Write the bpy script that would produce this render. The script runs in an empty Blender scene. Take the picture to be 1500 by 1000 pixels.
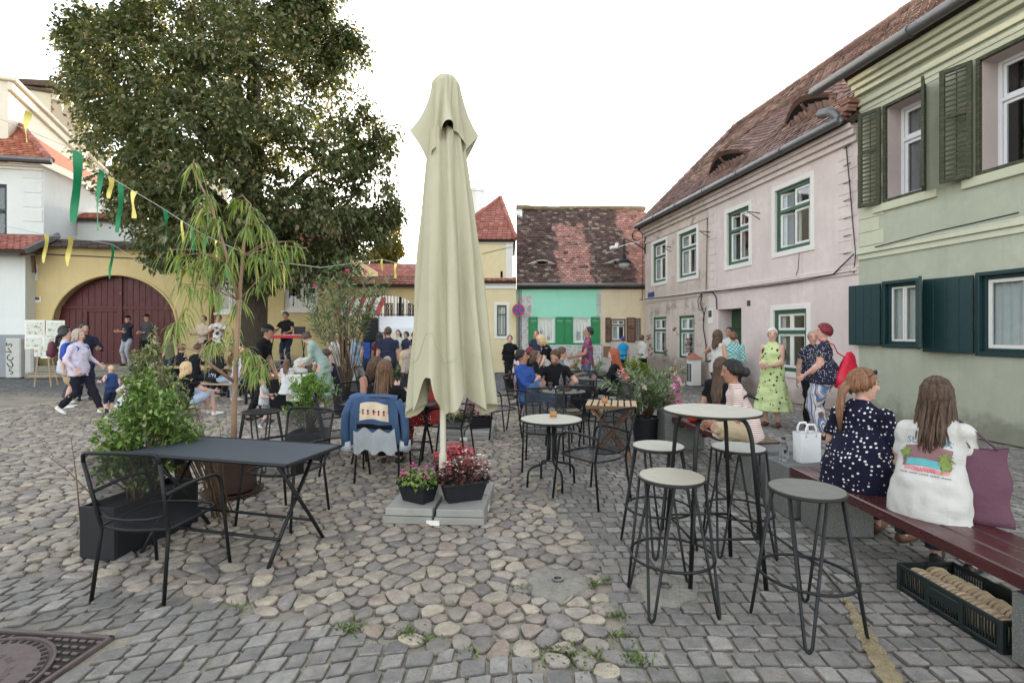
import bpy, bmesh, math, random
import numpy as np
from mathutils import Vector, Matrix, noise
from mathutils.bvhtree import BVHTree
R = math.radians
PI = math.pi
rnd = random.Random(7)
S = bpy.context.scene
COL = S.collection
# ---------------------------------------------------------------- camera
F, CX, HY, CH = 750.0, 750.0, 487.0, 1.6
cam_d = bpy.data.cameras.new('camera')
cam = bpy.data.objects.new('camera', cam_d)
COL.objects.link(cam)
cam_d.sensor_width = 36.0
cam_d.lens = 36.0 * F / 1500.0
cam_d.shift_y = -(500 - HY) / 1500.0
cam_d.clip_start = 0.05
cam_d.clip_end = 2000
cam.location = (0, 0, CH)
cam.rotation_euler = (R(90), 0, 0)
S.camera = cam
# ---------------------------------------------------------------- sky, sun, exposure
SUN_EL, SUN_AZ = R(6.0), R(-12.0)          # low evening sun beyond the arch wall, left of the view axis
w = bpy.data.worlds.new('World')
S.world = w
w.use_nodes = True
nt = w.node_tree
nt.nodes.clear()
wo = nt.nodes.new('ShaderNodeOutputWorld')
bg = nt.nodes.new('ShaderNodeBackground')
sky = nt.nodes.new('ShaderNodeTexSky')
sky.sky_type = 'NISHITA'
sky.sun_disc = False
sky.sun_elevation = SUN_EL
sky.sun_rotation = SUN_AZ
sky.altitude = 400
sky.air_density = 1.0
sky.dust_density = 1.0
sky.ozone_density = 1.0
hs = nt.nodes.new('ShaderNodeHueSaturation')
hs.inputs['Saturation'].default_value = 0.45
nt.links.new(sky.outputs[0], hs.inputs['Color'])
gam = nt.nodes.new('ShaderNodeGamma')          # thin high haze evens the sky out
gam.inputs[1].default_value = 0.7
nt.links.new(hs.outputs[0], gam.inputs[0])
nt.links.new(gam.outputs[0], bg.inputs[0])
bg.inputs[1].default_value = 0.15
nt.links.new(bg.outputs[0], wo.inputs[0])
sun_d = bpy.data.lights.new('sun', 'SUN')
sun_d.energy = 2.0
sun_d.angle = R(0.6)
sun_d.color = (1.0, 0.80, 0.52)
sun = bpy.data.objects.new('sun', sun_d)
COL.objects.link(sun)
sdir = Vector((math.sin(SUN_AZ) * math.cos(SUN_EL), math.cos(SUN_AZ) * math.cos(SUN_EL), math.sin(SUN_EL)))
sun.rotation_euler = (-sdir).to_track_quat('-Z', 'Y').to_euler()
sun.location = (-8, 30, 30)
S.view_settings.view_transform = 'Standard'
S.view_settings.look = 'None'
S.view_settings.gamma = 1
S.view_settings.exposure = 3.15
S.cycles.max_bounces = 6
S.cycles.diffuse_bounces = 2
S.cycles.glossy_bounces = 3
S.cycles.transmission_bounces = 4
S.cycles.transparent_max_bounces = 8
S.cycles.caustics_reflective = False
S.cycles.caustics_refractive = False
S.cycles.sample_clamp_indirect = 6
S.cycles.use_denoising = True
# ---------------------------------------------------------------- helpers: projection
def gp(px, py, z=0.0):
  Y = (CH - z) * F / (py - HY)
  return Vector(((px - CX) / F * Y, Y, z))
def at(px, py, Y):
  return Vector(((px - CX) / F * Y, Y, CH - (py - HY) / F * Y))
def gx(px, Y, z=0.0):
  return Vector(((px - CX) / F * Y, Y, z))
def srgb(r, g, b, k=1.0):
  def c(v):
    v /= 255.0
    return (v / 12.92 if v <= 0.04045 else ((v + 0.055) / 1.055) ** 2.4) * k
  return (c(r), c(g), c(b))
# ---------------------------------------------------------------- helpers: objects
def new_obj(name, me, parent=None, loc=None, rz=None):
  o = bpy.data.objects.new(name, me)
  COL.objects.link(o)
  if parent is not None:
    o.parent = parent
  if loc is not None:
    o.location = loc
  if rz is not None:
    o.rotation_euler = (0, 0, rz)
  return o
def tag(o, label=None, cat=None, group=None, kind=None):
  if label: o['label'] = label
  if cat: o['category'] = cat
  if group: o['group'] = group
  if kind: o['kind'] = kind
  return o
def thing(name, label, cat, loc=(0, 0, 0), rz=0.0, group=None):
  o = bpy.data.objects.new(name, None)
  o.empty_display_size = 0.1
  COL.objects.link(o)
  o.location = loc
  o.rotation_euler = (0, 0, rz)
  return tag(o, label, cat, group)
def kids(o):
  return [c for c in bpy.data.objects if c.parent is o]
def copy_tree(o, loc=None, rz=None, label=None, parent=None, table=None):
  if table is None:
    table = {}
    for c in bpy.data.objects:
      if c.parent is not None:
        table.setdefault(c.parent.name, []).append(c)
  c = o.copy()
  COL.objects.link(c)
  if parent is not None:
    c.parent = parent
  if loc is not None: c.location = loc
  if rz is not None: c.rotation_euler = (0, 0, rz)
  if label: c['label'] = label
  for ch in table.get(o.name, []):
    copy_tree(ch, parent=c, table=table)
  return c
class MB:
  """collects faces; build() makes one mesh object"""
  def __init__(s):
    s.v = []; s.f = []; s.m = []; s.cur = 0; s.M = None
  def add(s, verts, faces, mi=None):
    b = len(s.v)
    if s.M is not None:
      s.v.extend([tuple(s.M @ Vector(p)) for p in verts])
    else:
      s.v.extend([tuple(p) for p in verts])
    mi = s.cur if mi is None else mi
    for f in faces:
      s.f.append(tuple(b + i for i in f)); s.m.append(mi)
    return s
  def box(s, c, d, b=0.0, rot=None, mi=None):
    hx, hy, hz = d[0] / 2, d[1] / 2, d[2] / 2
    vs = []; fs = []
    if b <= 0:
      for sx in (-1, 1):
        for sy in (-1, 1):
          for sz in (-1, 1):
            vs.append((sx * hx, sy * hy, sz * hz))
      fs = [(0, 1, 3, 2), (4, 6, 7, 5), (0, 4, 5, 1), (2, 3, 7, 6), (0, 2, 6, 4), (1, 5, 7, 3)]
    else:
      b = min(b, hx * .9, hy * .9, hz * .9)
      idx = {}
      for sx in (-1, 1):
        for sy in (-1, 1):
          for sz in (-1, 1):
            idx[(sx, sy, sz)] = len(vs)
            vs += [(sx * hx, sy * (hy - b), sz * (hz - b)), (sx * (hx - b), sy * hy, sz * (hz - b)), (sx * (hx - b), sy * (hy - b), sz * hz)]
      def I(a, sx, sy, sz): return idx[(sx, sy, sz)] + a
      for q in (-1, 1):
        fs.append((I(0, q, -1, -1), I(0, q, 1, -1), I(0, q, 1, 1), I(0, q, -1, 1)))
        fs.append((I(1, -1, q, -1), I(1, 1, q, -1), I(1, 1, q, 1), I(1, -1, q, 1)))
        fs.append((I(2, -1, -1, q), I(2, 1, -1, q), I(2, 1, 1, q), I(2, -1, 1, q)))
        for r in (-1, 1):
          fs.append((I(0, q, r, -1), I(0, q, r, 1), I(1, q, r, 1), I(1, q, r, -1)))
          fs.append((I(0, q, -1, r), I(0, q, 1, r), I(2, q, 1, r), I(2, q, -1, r)))
          fs.append((I(1, -1, q, r), I(1, 1, q, r), I(2, 1, q, r), I(2, -1, q, r)))
          for t in (-1, 1):
            fs.append((I(0, q, r, t), I(1, q, r, t), I(2, q, r, t)))
      V = [Vector(p) for p in vs]; out = []
      for f in fs:
        n = (V[f[1]] - V[f[0]]).cross(V[f[2]] - V[f[0]])
        m = sum((V[i] for i in f), Vector()) / len(f)
        out.append(f if n.dot(m) > 0 else tuple(reversed(f)))
      fs = out
    if rot is not None:
      vs = [rot @ Vector(p) for p in vs]
    c = Vector(c)
    return s.add([Vector(p) + c for p in vs], fs, mi)
  def bb(s, x0, x1, y0, y1, z0, z1, b=0.0, mi=None):
    return s.box(((x0 + x1) / 2, (y0 + y1) / 2, (z0 + z1) / 2), (abs(x1 - x0), abs(y1 - y0), abs(z1 - z0)), b, None, mi)
  def bar(s, p, q, wd, th, b=0.0, up=(0, 0, 1), mi=None):
    """rectangular bar from p to q; wd across, th along 'up'"""
    p = Vector(p); q = Vector(q); d = q - p; L = d.length; d.normalize()
    up = Vector(up); sx = d.cross(up)
    if sx.length < 1e-4: sx = d.cross(Vector((1, 0, 0)))
    sx.normalize(); u = sx.cross(d).normalized()
    rot = Matrix((d, sx, u)).transposed()
    return s.box((p + q) / 2, (L, wd, th), b, rot, mi)
  def tube(s, pts, r, n=8, cap=True, closed=False, mi=None, flat=1.0):
    pts = [Vector(p) for p in pts]; m = len(pts)
    rs = r if isinstance(r, (list, tuple)) else [r] * m
    vs = []; fs = []
    prev = None
    for i in range(m):
      if closed: d = pts[(i + 1) % m] - pts[i - 1]
      elif i == 0: d = pts[1] - pts[0]
      elif i == m - 1: d = pts[-1] - pts[-2]
      else: d = (pts[i + 1] - pts[i]).normalized() + (pts[i] - pts[i - 1]).normalized()
      if d.length < 1e-9: d = Vector((0, 0, 1))
      d.normalize()
      if prev is None:
        a = d.cross(Vector((0, 0, 1)))
        if a.length < 1e-3: a = d.cross(Vector((0, 1, 0)))
      else:
        a = prev - d * prev.dot(d)
        if a.length < 1e-5: a = d.cross(Vector((0.3, 1, 0.2)))
      a.normalize(); prev = a; bb_ = d.cross(a)
      for k in range(n):
        t = 2 * PI * k / n
        vs.append(pts[i] + (a * math.cos(t) + bb_ * math.sin(t) * flat) * rs[i])
    for i in range(m if closed else m - 1):
      j = (i + 1) % m
      for k in range(n):
        l = (k + 1) % n
        fs.append((i * n + k, i * n + l, j * n + l, j * n + k))
    if cap and not closed:
      fs.append(tuple(reversed(range(n)))); fs.append(tuple(range((m - 1) * n, m * n)))
    return s.add(vs, fs, mi)
  def lathe(s, prof, n=24, c=(0, 0, 0), mi=None, caps=True):
    vs = []; fs = []
    for r, z in prof:
      for k in range(n):
        t = 2 * PI * k / n
        vs.append((c[0] + r * math.cos(t), c[1] + r * math.sin(t), c[2] + z))
    for i in range(len(prof) - 1):
      for k in range(n):
        l = (k + 1) % n
        fs.append((i * n + k, i * n + l, (i + 1) * n + l, (i + 1) * n + k))
    if caps:
      fs.append(tuple(reversed(range(n)))); fs.append(tuple(range((len(prof) - 1) * n, len(prof) * n)))
    return s.add(vs, fs, mi)
  def prism(s, poly, y0, y1, mi=None):
    """polygon in (x,z) extruded along y (poly counter-clockwise seen from -y)"""
    n = len(poly)
    vs = [(x, y0, z) for x, z in poly] + [(x, y1, z) for x, z in poly]
    fs = [tuple(range(n)), tuple(reversed(range(n, 2 * n)))]
    for i in range(n):
      j = (i + 1) % n
      fs.append((i, n + i, n + j, j))
    return s.add(vs, fs, mi)
  def quad(s, a, b, c, d, mi=None):
    return s.add([a, b, c, d], [(0, 1, 2, 3)], mi)
  def ell(s, c, r, n=12, m=8, rot=None, mi=None):
    vs = []; fs = []
    for i in range(1, m):
      a = PI * i / m
      for k in range(n):
        t = 2 * PI * k / n
        vs.append(Vector((r[0] * math.sin(a) * math.cos(t), r[1] * math.sin(a) * math.sin(t), r[2] * math.cos(a))))
    vs.append(Vector((0, 0, r[2]))); vs.append(Vector((0, 0, -r[2])))
    top = len(vs) - 2; bot = len(vs) - 1
    for i in range(m - 2):
      for k in range(n):
        l = (k + 1) % n
        fs.append((i * n + k, (i + 1) * n + k, (i + 1) * n + l, i * n + l))
    for k in range(n):
      l = (k + 1) % n
      fs.append((top, k, l)); fs.append((bot, (m - 2) * n + l, (m - 2) * n + k))
    if rot is not None: vs = [rot @ p for p in vs]
    c = Vector(c)
    return s.add([p + c for p in vs], fs, mi)
  def mesh(s, name, smooth=False, mats=None):
    me = bpy.data.meshes.new(name)
    me.from_pydata(s.v, [], s.f)
    for mt in (mats or []): me.materials.append(mt)
    if s.m and max(s.m) > 0:
      me.polygons.foreach_set('material_index', s.m)
    if smooth:
      if isinstance(smooth, bool):
        me.shade_smooth()
      else:
        me.shade_smooth()
        me.set_sharp_from_angle(angle=R(smooth))
    me.update()
    return me
  def build(s, name, mats, parent=None, smooth=False, loc=None, rz=None):
    if not isinstance(mats, (list, tuple)): mats = [mats]
    return new_obj(name, s.mesh(name, smooth, mats), parent, loc, rz)
def arc(c, r, a0, a1, n, ax=(1, 0, 0), ay=(0, 1, 0)):
  c = Vector(c); ax = Vector(ax); ay = Vector(ay)
  return [c + (ax * math.cos(a0 + (a1 - a0) * i / n) + ay * math.sin(a0 + (a1 - a0) * i / n)) * r for i in range(n + 1)]
def fillet(pts, r, n=4):
  """round the inner corners of a polyline"""
  pts = [Vector(p) for p in pts]
  out = [pts[0]]
  for i in range(1, len(pts) - 1):
    a = pts[i - 1] - pts[i]; b = pts[i + 1] - pts[i]
    k = min(r, a.length * .48, b.length * .48)
    p0 = pts[i] + a.normalized() * k; p1 = pts[i] + b.normalized() * k
    for j in range(n + 1):
      t = j / n
      out.append(p0 * (1 - t) ** 2 + pts[i] * 2 * t * (1 - t) + p1 * t * t)
  out.append(pts[-1])
  return out
def np_mesh(name, V, Fq, mats, smooth=False, mi=None):
  """fast mesh from arrays; Fq is (n,k) with equal sided faces"""
  me = bpy.data.meshes.new(name)
  V = np.asarray(V, dtype=np.float32); Fq = np.asarray(Fq, dtype=np.int32)
  n, k = Fq.shape
  me.vertices.add(len(V)); me.vertices.foreach_set('co', V.ravel())
  me.loops.add(n * k); me.loops.foreach_set('vertex_index', Fq.ravel())
  me.polygons.add(n)
  me.polygons.foreach_set('loop_start', np.arange(0, n * k, k, dtype=np.int32))
  me.polygons.foreach_set('loop_total', np.full(n, k, dtype=np.int32))
  for m_ in mats: me.materials.append(m_)
  if mi is not None: me.polygons.foreach_set('material_index', np.asarray(mi, dtype=np.int32))
  me.update(calc_edges=True)
  if smooth: me.shade_smooth()
  return me
# ---------------------------------------------------------------- helpers: materials
class NT:
  def __init__(s, name):
    s.mat = bpy.data.materials.new(name); s.mat.use_nodes = True
    s.t = s.mat.node_tree; s.b = s.t.nodes['Principled BSDF']
    s.tc = None
  def n(s, typ, **kw):
    nd = s.t.nodes.new(typ)
    for k, v in kw.items():
      if hasattr(nd, k): setattr(nd, k, v)
      else: s.set(nd.inputs[k.replace('_', ' ')], v)
    return nd
  def set(s, inp, v):
    if isinstance(v, bpy.types.NodeSocket): s.t.links.new(v, inp)
    elif hasattr(v, 'outputs'): s.t.links.new(v.outputs[0], inp)
    else:
      if isinstance(v, (tuple, list)) and len(v) == 3 and inp.type == 'RGBA': v = (*v, 1)
      inp.default_value = v
  def coord(s, which='Object', scale=None):
    if s.tc is None: s.tc = s.n('ShaderNodeTexCoord')
    o = s.tc.outputs[which]
    if scale is not None:
      mp = s.n('ShaderNodeMapping'); s.t.links.new(o, mp.inputs[0]); mp.inputs['Scale'].default_value = scale
      return mp.outputs[0]
    return o
  def noise(s, scale=5, detail=4, rough=.55, vec=None, out=0):
    nd = s.n('ShaderNodeTexNoise'); nd.inputs['Scale'].default_value = scale
    nd.inputs['Detail'].default_value = detail; nd.inputs['Roughness'].default_value = rough
    s.t.links.new(vec if vec is not None else s.coord(), nd.inputs['Vector'])
    return nd.outputs[out]
  def voro(s, scale=5, feature='F1', rnd_=1.0, vec=None, out=0):
    nd = s.n('ShaderNodeTexVoronoi'); nd.feature = feature
    nd.inputs['Scale'].default_value = scale; nd.inputs['Randomness'].default_value = rnd_
    s.t.links.new(vec if vec is not None else s.coord(), nd.inputs['Vector'])
    return nd.outputs[out]
  def ramp(s, fac, stops, interp='LINEAR'):
    nd = s.n('ShaderNodeValToRGB'); cr = nd.color_ramp; cr.interpolation = interp
    while len(cr.elements) < len(stops): cr.elements.new(0.5)
    for e, (p, c) in zip(cr.elements, stops):
      e.position = p; e.color = (*c, 1) if not isinstance(c, (int, float)) else (c, c, c, 1)
    s.t.links.new(fac, nd.inputs[0]); return nd.outputs[0]
  def mix(s, fac, a, b, mode='MIX'):
    nd = s.n('ShaderNodeMix', data_type='RGBA', blend_type=mode)
    s.set(nd.inputs[0], fac); s.set(nd.inputs[6], a); s.set(nd.inputs[7], b); return nd.outputs[2]
  def math(s, op, a, b=None, c=None):
    nd = s.n('ShaderNodeMath', operation=op); s.set(nd.inputs[0], a)
    if b is not None: s.set(nd.inputs[1], b)
    if c is not None: s.set(nd.inputs[2], c)
    return nd.outputs[0]
  def maprange(s, v, a, b, c=0.0, d=1.0):
    nd = s.n('ShaderNodeMapRange'); s.set(nd.inputs[0], v)
    for i, x in enumerate((a, b, c, d)): nd.inputs[i + 1].default_value = x
    return nd.outputs[0]
  def sep(s, vec=None):
    nd = s.n('ShaderNodeSeparateXYZ'); s.t.links.new(vec if vec is not None else s.coord(), nd.inputs[0]); return nd.outputs
  def rand(s):
    """one random number per object and per loose piece"""
    a = s.n('ShaderNodeObjectInfo').outputs['Random']; b = s.n('ShaderNodeNewGeometry').outputs['Random Per Island']
    return s.math('FRACT', s.math('ADD', a, b))
  def bump(s, h, strength=.3, dist=.01, prev=None):
    nd = s.n('ShaderNodeBump'); nd.inputs['Strength'].default_value = strength; nd.inputs['Distance'].default_value = dist
    s.t.links.new(h, nd.inputs['Height'])
    if prev is not None: s.t.links.new(prev, nd.inputs['Normal'])
    return nd.outputs[0]
  def done(s, col=None, rough=None, nrm=None, metal=None, spec=None, **kw):
    b = s.b
    if col is not None: s.set(b.inputs['Base Color'], col)
    if rough is not None: s.set(b.inputs['Roughness'], rough)
    if nrm is not None: s.set(b.inputs['Normal'], nrm)
    if metal is not None: s.set(b.inputs['Metallic'], metal)
    if spec is not None: s.set(b.inputs['Specular IOR Level'], spec)
    for k, v in kw.items(): s.set(b.inputs[k.replace('_', ' ')], v)
    return s.mat
_mc = {}
def plain(name, col, rough=.6, var=.18, scale=6.0, bump=.15, bscale=60.0, metal=0.0, spec=.4, piece=0.0, dist=.004):
  """coloured material with mottling, fine relief and optional per-piece variation"""
  if name in _mc: return _mc[name]
  t = NT(name)
  n1 = t.noise(scale, 5)
  c = t.mix(n1, tuple(x * (1 - var) for x in col), tuple(min(1, x * (1 + var)) for x in col))
  if piece > 0:
    c = t.mix(1.0, c, t.ramp(t.rand(), [(0, (1 - piece,) * 3), (1, (1 + piece * .6,) * 3)]), 'MULTIPLY')
  nr = t.bump(t.noise(bscale, 3), bump, dist) if bump > 0 else None
  rr = t.maprange(t.noise(scale * 2.3, 3), .3, .7, max(0.02, rough - .1), min(1, rough + .1))
  _mc[name] = t.done(c, rr, nr, metal, spec)
  return _mc[name]
def glass(name='window_glass', tint=(.02, .025, .03)):
  if name in _mc: return _mc[name]
  t = NT(name)
  _mc[name] = t.done(tint, .06, None, 0, .8)
  return _mc[name]
# ---------------------------------------------------------------- helpers: facades
class Facade:
  """vertical plane frame: local x along the wall, local y inwards, z up"""
  def __init__(s, p0, p1):
    s.o = Vector((p0[0], p0[1], 0)); d = Vector((p1[0], p1[1], 0)) - s.o
    s.L = d.length; s.d = d.normalized(); s.n = Vector((0, 0, 1)).cross(s.d)
    s.rz = math.atan2(s.d.y, s.d.x)
  def uz(s, px, py):
    r = Vector(((px - CX) / F, 1, (HY - py) / F)); c = Vector((0, 0, CH))
    t = s.n.dot(s.o - c) / s.n.dot(r); p = c + r * t
    return (p - s.o).dot(s.d), p.z
  def rect(s, x0, y0, x1, y1):
    """top-left and bottom-right pixel -> u0,u1,z0,z1"""
    a = s.uz(x0, y0); b = s.uz(x1, y1)
    return min(a[0], b[0]), max(a[0], b[0]), min(a[1], b[1]), max(a[1], b[1])
  def world(s, u, y, z):
    return s.o + s.d * u + s.n * y + Vector((0, 0, z))
def wall_mb(u0, u1, z0, z1, th, openings, nseg=18, base=None, top=None):
  """wall slab from y=0 to y=th; openings: (u0,u1,z0,z1) or (u0,u1,z0,'arch',zspring,ztop)"""
  mb = MB()
  cuts = {u0, u1}
  for o in openings:
    cuts.add(o[0]); cuts.add(o[1])
    if len(o) > 4:
      for i in range(1, nseg): cuts.add(o[0] + (o[1] - o[0]) * i / nseg)
  cuts = sorted(c for c in cuts if u0 - 1e-6 <= c <= u1 + 1e-6)
  def otop(o, u):
    if len(o) > 4:
      m = (o[0] + o[1]) / 2; h = (o[1] - o[0]) / 2; k = max(-1, min(1, (u - m) / h))
      return o[4] + (o[5] - o[4]) * math.sqrt(max(0, 1 - k * k))
    return o[3]
  T = top or (lambda u: z1)
  for a, b in zip(cuts[:-1], cuts[1:]):
    m = (a + b) / 2
    act = sorted([o for o in openings if o[0] < m < o[1]], key=lambda o: o[2])
    lo_a = lo_b = z0
    segs = []
    for o in act:
      if o[2] > min(lo_a, lo_b) + 1e-6: segs.append((lo_a, lo_b, o[2], o[2]))
      lo_a, lo_b = otop(o, a), otop(o, b)
      mb.quad((a, 0, lo_a), (a, th, lo_a), (b, th, lo_b), (b, 0, lo_b))
      if o[2] > z0 + 1e-6: mb.quad((a, 0, o[2]), (b, 0, o[2]), (b, th, o[2]), (a, th, o[2]))
    segs.append((lo_a, lo_b, T(a), T(b)))
    for (p, q, r_, t_) in segs:
      mb.quad((a, 0, p), (b, 0, q), (b, 0, t_), (a, 0, r_))
      mb.quad((b, th, q), (a, th, p), (a, th, r_), (b, th, t_))
    mb.quad((a, 0, T(a)), (b, 0, T(b)), (b, th, T(b)), (a, th, T(a)))
  for o in openings:
    for u, sgn in ((o[0], 1), (o[1], -1)):
      zt = otop(o, u)
      if zt - o[2] > 1e-4:
        q = [(u, 0, o[2]), (u, th, o[2]), (u, th, zt), (u, 0, zt)]
        mb.quad(*(q if sgn < 0 else list(reversed(q))))
  for u, sgn in ((u0, -1), (u1, 1)):
    q = [(u, 0, z0), (u, th, z0), (u, th, T(u)), (u, 0, T(u))]
    mb.quad(*(q if sgn > 0 else list(reversed(q))))
  return mb
def pieces(name, lst, mat_, parent, frame=None, nmax=300, smooth=False, rest=None):
  """lst: (verts, faces); the nmax nearest become parts, the others one joined part"""
  def key(p):
    c = np.mean(np.asarray(p[0]), axis=0)
    if frame is not None: c = np.array(frame @ Vector(c))
    return float((c[0]) ** 2 + (c[1]) ** 2 + (c[2] - CH) ** 2)
  lst = sorted(lst, key=key)
  for vs, fs in lst[:nmax]:
    c = Vector(np.mean(np.asarray(vs), axis=0))
    mb = MB(); mb.add([Vector(p) - c for p in vs], fs)
    mb.build(name, mat_, parent, smooth, loc=c)
  if len(lst) > nmax:
    mb = MB()
    for vs, fs in lst[nmax:]: mb.add(vs, fs)
    o = mb.build(rest or (name + '_field'), mat_, parent, smooth)
    o['kind'] = 'stuff'
# ================================================================ GROUND
def in_poly(x, y, poly):
  c = False; j = len(poly) - 1
  for i in range(len(poly)):
    if (poly[i][1] > y) != (poly[j][1] > y) and x < (poly[j][0] - poly[i][0]) * (y - poly[i][1]) / (poly[j][1] - poly[i][1]) + poly[i][0]:
      c = not c
    j = i
  return c
_bd = [(-60, 846), (20, 842), (75, 838), (115, 846), (170, 862), (225, 860), (275, 872), (335, 886), (400, 900), (460, 908), (510, 918), (545, 940),
       (600, 948), (660, 952), (720, 958), (775, 968), (830, 972), (900, 990), (925, 978), (908, 935), (895, 885), (872, 842), (858, 802), (842, 775), (815, 742), (797, 718), (778, 690), (768, 660), (770, 630), (772, 610)]
cob_poly = [tuple(gp(*p)[:2]) for p in _bd] + [(0.5, 13.2), (-15, 13.2), (-15, 3.3)]
# manhole frame
MH_T = gp(168, 931); MH_A = R(174)
MH_E1 = Vector((math.cos(MH_A), math.sin(MH_A), 0)); MH_E2 = Vector((-math.sin(MH_A), math.cos(MH_A), 0))
MH_S = 0.84
MH_C = MH_T + (MH_E1 + MH_E2) * MH_S / 2
def in_manhole(x, y, m=0.0):
  d = Vector((x, y, 0)) - MH_C
  return abs(d.dot(MH_E1)) < MH_S / 2 + m and abs(d.dot(MH_E2)) < MH_S / 2 + m
# --- base sheet: sandy bedding near, distant paving as pattern
t = NT('bedding_sand')
X, Yc, Z = t.sep()
sand = t.mix(t.noise(9, 6), srgb(172, 160, 141), srgb(132, 124, 112))
sand = t.mix(t.maprange(t.noise(130, 3, .7), .5, .72), sand, srgb(100, 94, 86))
sand = t.mix(t.maprange(t.noise(95, 3, .7), .6, .75), sand, srgb(206, 198, 182))
sand = t.mix(t.maprange(t.noise(2.2, 4), .45, .7), sand, srgb(122, 116, 106))
wv = t.mix(.12, t.coord(), t.noise(3, 2, out=1))
edge = t.voro(6.5, 'DISTANCE_TO_EDGE', vec=wv)
cellc = t.voro(6.5, 'F1', vec=wv, out=1)
bw = t.n('ShaderNodeRGBToBW'); t.set(bw.inputs[0], cellc)
stone = t.ramp(bw.outputs[0], [(0.1, srgb(92, 90, 88)), (.45, srgb(138, 128, 118)), (.6, srgb(118, 114, 110)), (.9, srgb(160, 150, 136))])
stone = t.mix(t.maprange(edge, 0.02, .09), srgb(92, 86, 78), stone)
# darker small setts in front of the gate and along the far house row
stone2 = t.mix(t.maprange(edge, 0.02, .07), srgb(66, 66, 66), t.mix(bw.outputs[0], srgb(92, 93, 95), srgb(122, 122, 122)))
farm = t.maprange(t.math('ADD', Yc, t.math('MULTIPLY', t.noise(1.2, 2), 1.2)), 14.4, 14.9)
stone = t.mix(farm, stone, stone2)
far = t.maprange(Yc, 12.7, 13.3)
gcol = t.mix(far, sand, stone)
hgt = t.math('ADD', t.math('MULTIPLY', t.math('MULTIPLY', t.maprange(edge, 0.0, .16), far), 1.0), t.math('MULTIPLY', t.noise(70, 4), .12))
gm = t.done(gcol, .85, t.bump(hgt, .8, .02), 0, .3)
nx, ny = 60, 60
ground = MB().quad((-160, -60, -.02), (160, -60, -.02), (160, 260, -.02), (-160, 260, -.02)).build('ground', gm)
tag(ground, kind='structure')
def stone_mat(name, stops, bs=60, rough=.75, bump=.5):
  t = NT(name)
  r_ = t.rand()
  c = t.ramp(r_, stops, 'CONSTANT' if False else 'LINEAR')
  off = t.n('ShaderNodeCombineXYZ'); t.set(off.inputs[0], t.math('MULTIPLY', r_, 37.0)); t.set(off.inputs[1], t.math('MULTIPLY', r_, 91.0))
  va = t.n('ShaderNodeVectorMath', operation='ADD'); t.set(va.inputs[0], t.coord('Object')); t.set(va.inputs[1], off.outputs[0])
  v = va.outputs[0]
  c = t.mix(t.maprange(t.noise(14, 6, .65, v), .3, .72), t.mix(1.0, c, (.68, .68, .69), 'MULTIPLY'), t.mix(1.0, c, (1.18, 1.16, 1.12), 'MULTIPLY'))
  c = t.mix(t.maprange(t.noise(90, 3, .6, v), .55, .75), c, t.mix(1.0, c, (.6, .6, .6), 'MULTIPLY'))
  # settled sand low on the sides, darkened to paint in joint shade
  h = t.sep(t.n('ShaderNodeNewGeometry').outputs['Position'])[2]
  dirt_shade = t.maprange(t.math('ADD', h, t.math('MULTIPLY', t.noise(25, 4, .6, v), .012)), -.010, .004, .85, 0.0)
  c = t.mix(dirt_shade, c, srgb(104, 97, 88))
  hb = t.math('ADD', t.noise(bs, 6, .7, v), t.math('MULTIPLY', t.noise(bs / 5, 4, .6, v), 1.6))
  return t.done(c, t.maprange(t.noise(20, 3, .5, v), .3, .7, rough - .14, rough + .1), t.bump(hb, min(1, bump * 1.7), .014), 0, .42)
sett_m = stone_mat('sett_stone', [(0, srgb(118, 114, 110)), (.3, srgb(147, 142, 137)), (.6, srgb(132, 127, 122)), (.85, srgb(164, 159, 152)), (1, srgb(147, 138, 130))])
cob_m = stone_mat('cobble_stone', [(0, srgb(150, 141, 131)), (.12, srgb(182, 168, 150)), (.22, srgb(146, 138, 132)), (.34, srgb(136, 129, 122)), (.46, srgb(186, 172, 152)), (.56, srgb(150, 138, 130)), (.66, srgb(127, 121, 115)), (.78, srgb(176, 164, 152)), (.88, srgb(156, 138, 124)), (1, srgb(152, 144, 135))], 42, .78)
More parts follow.
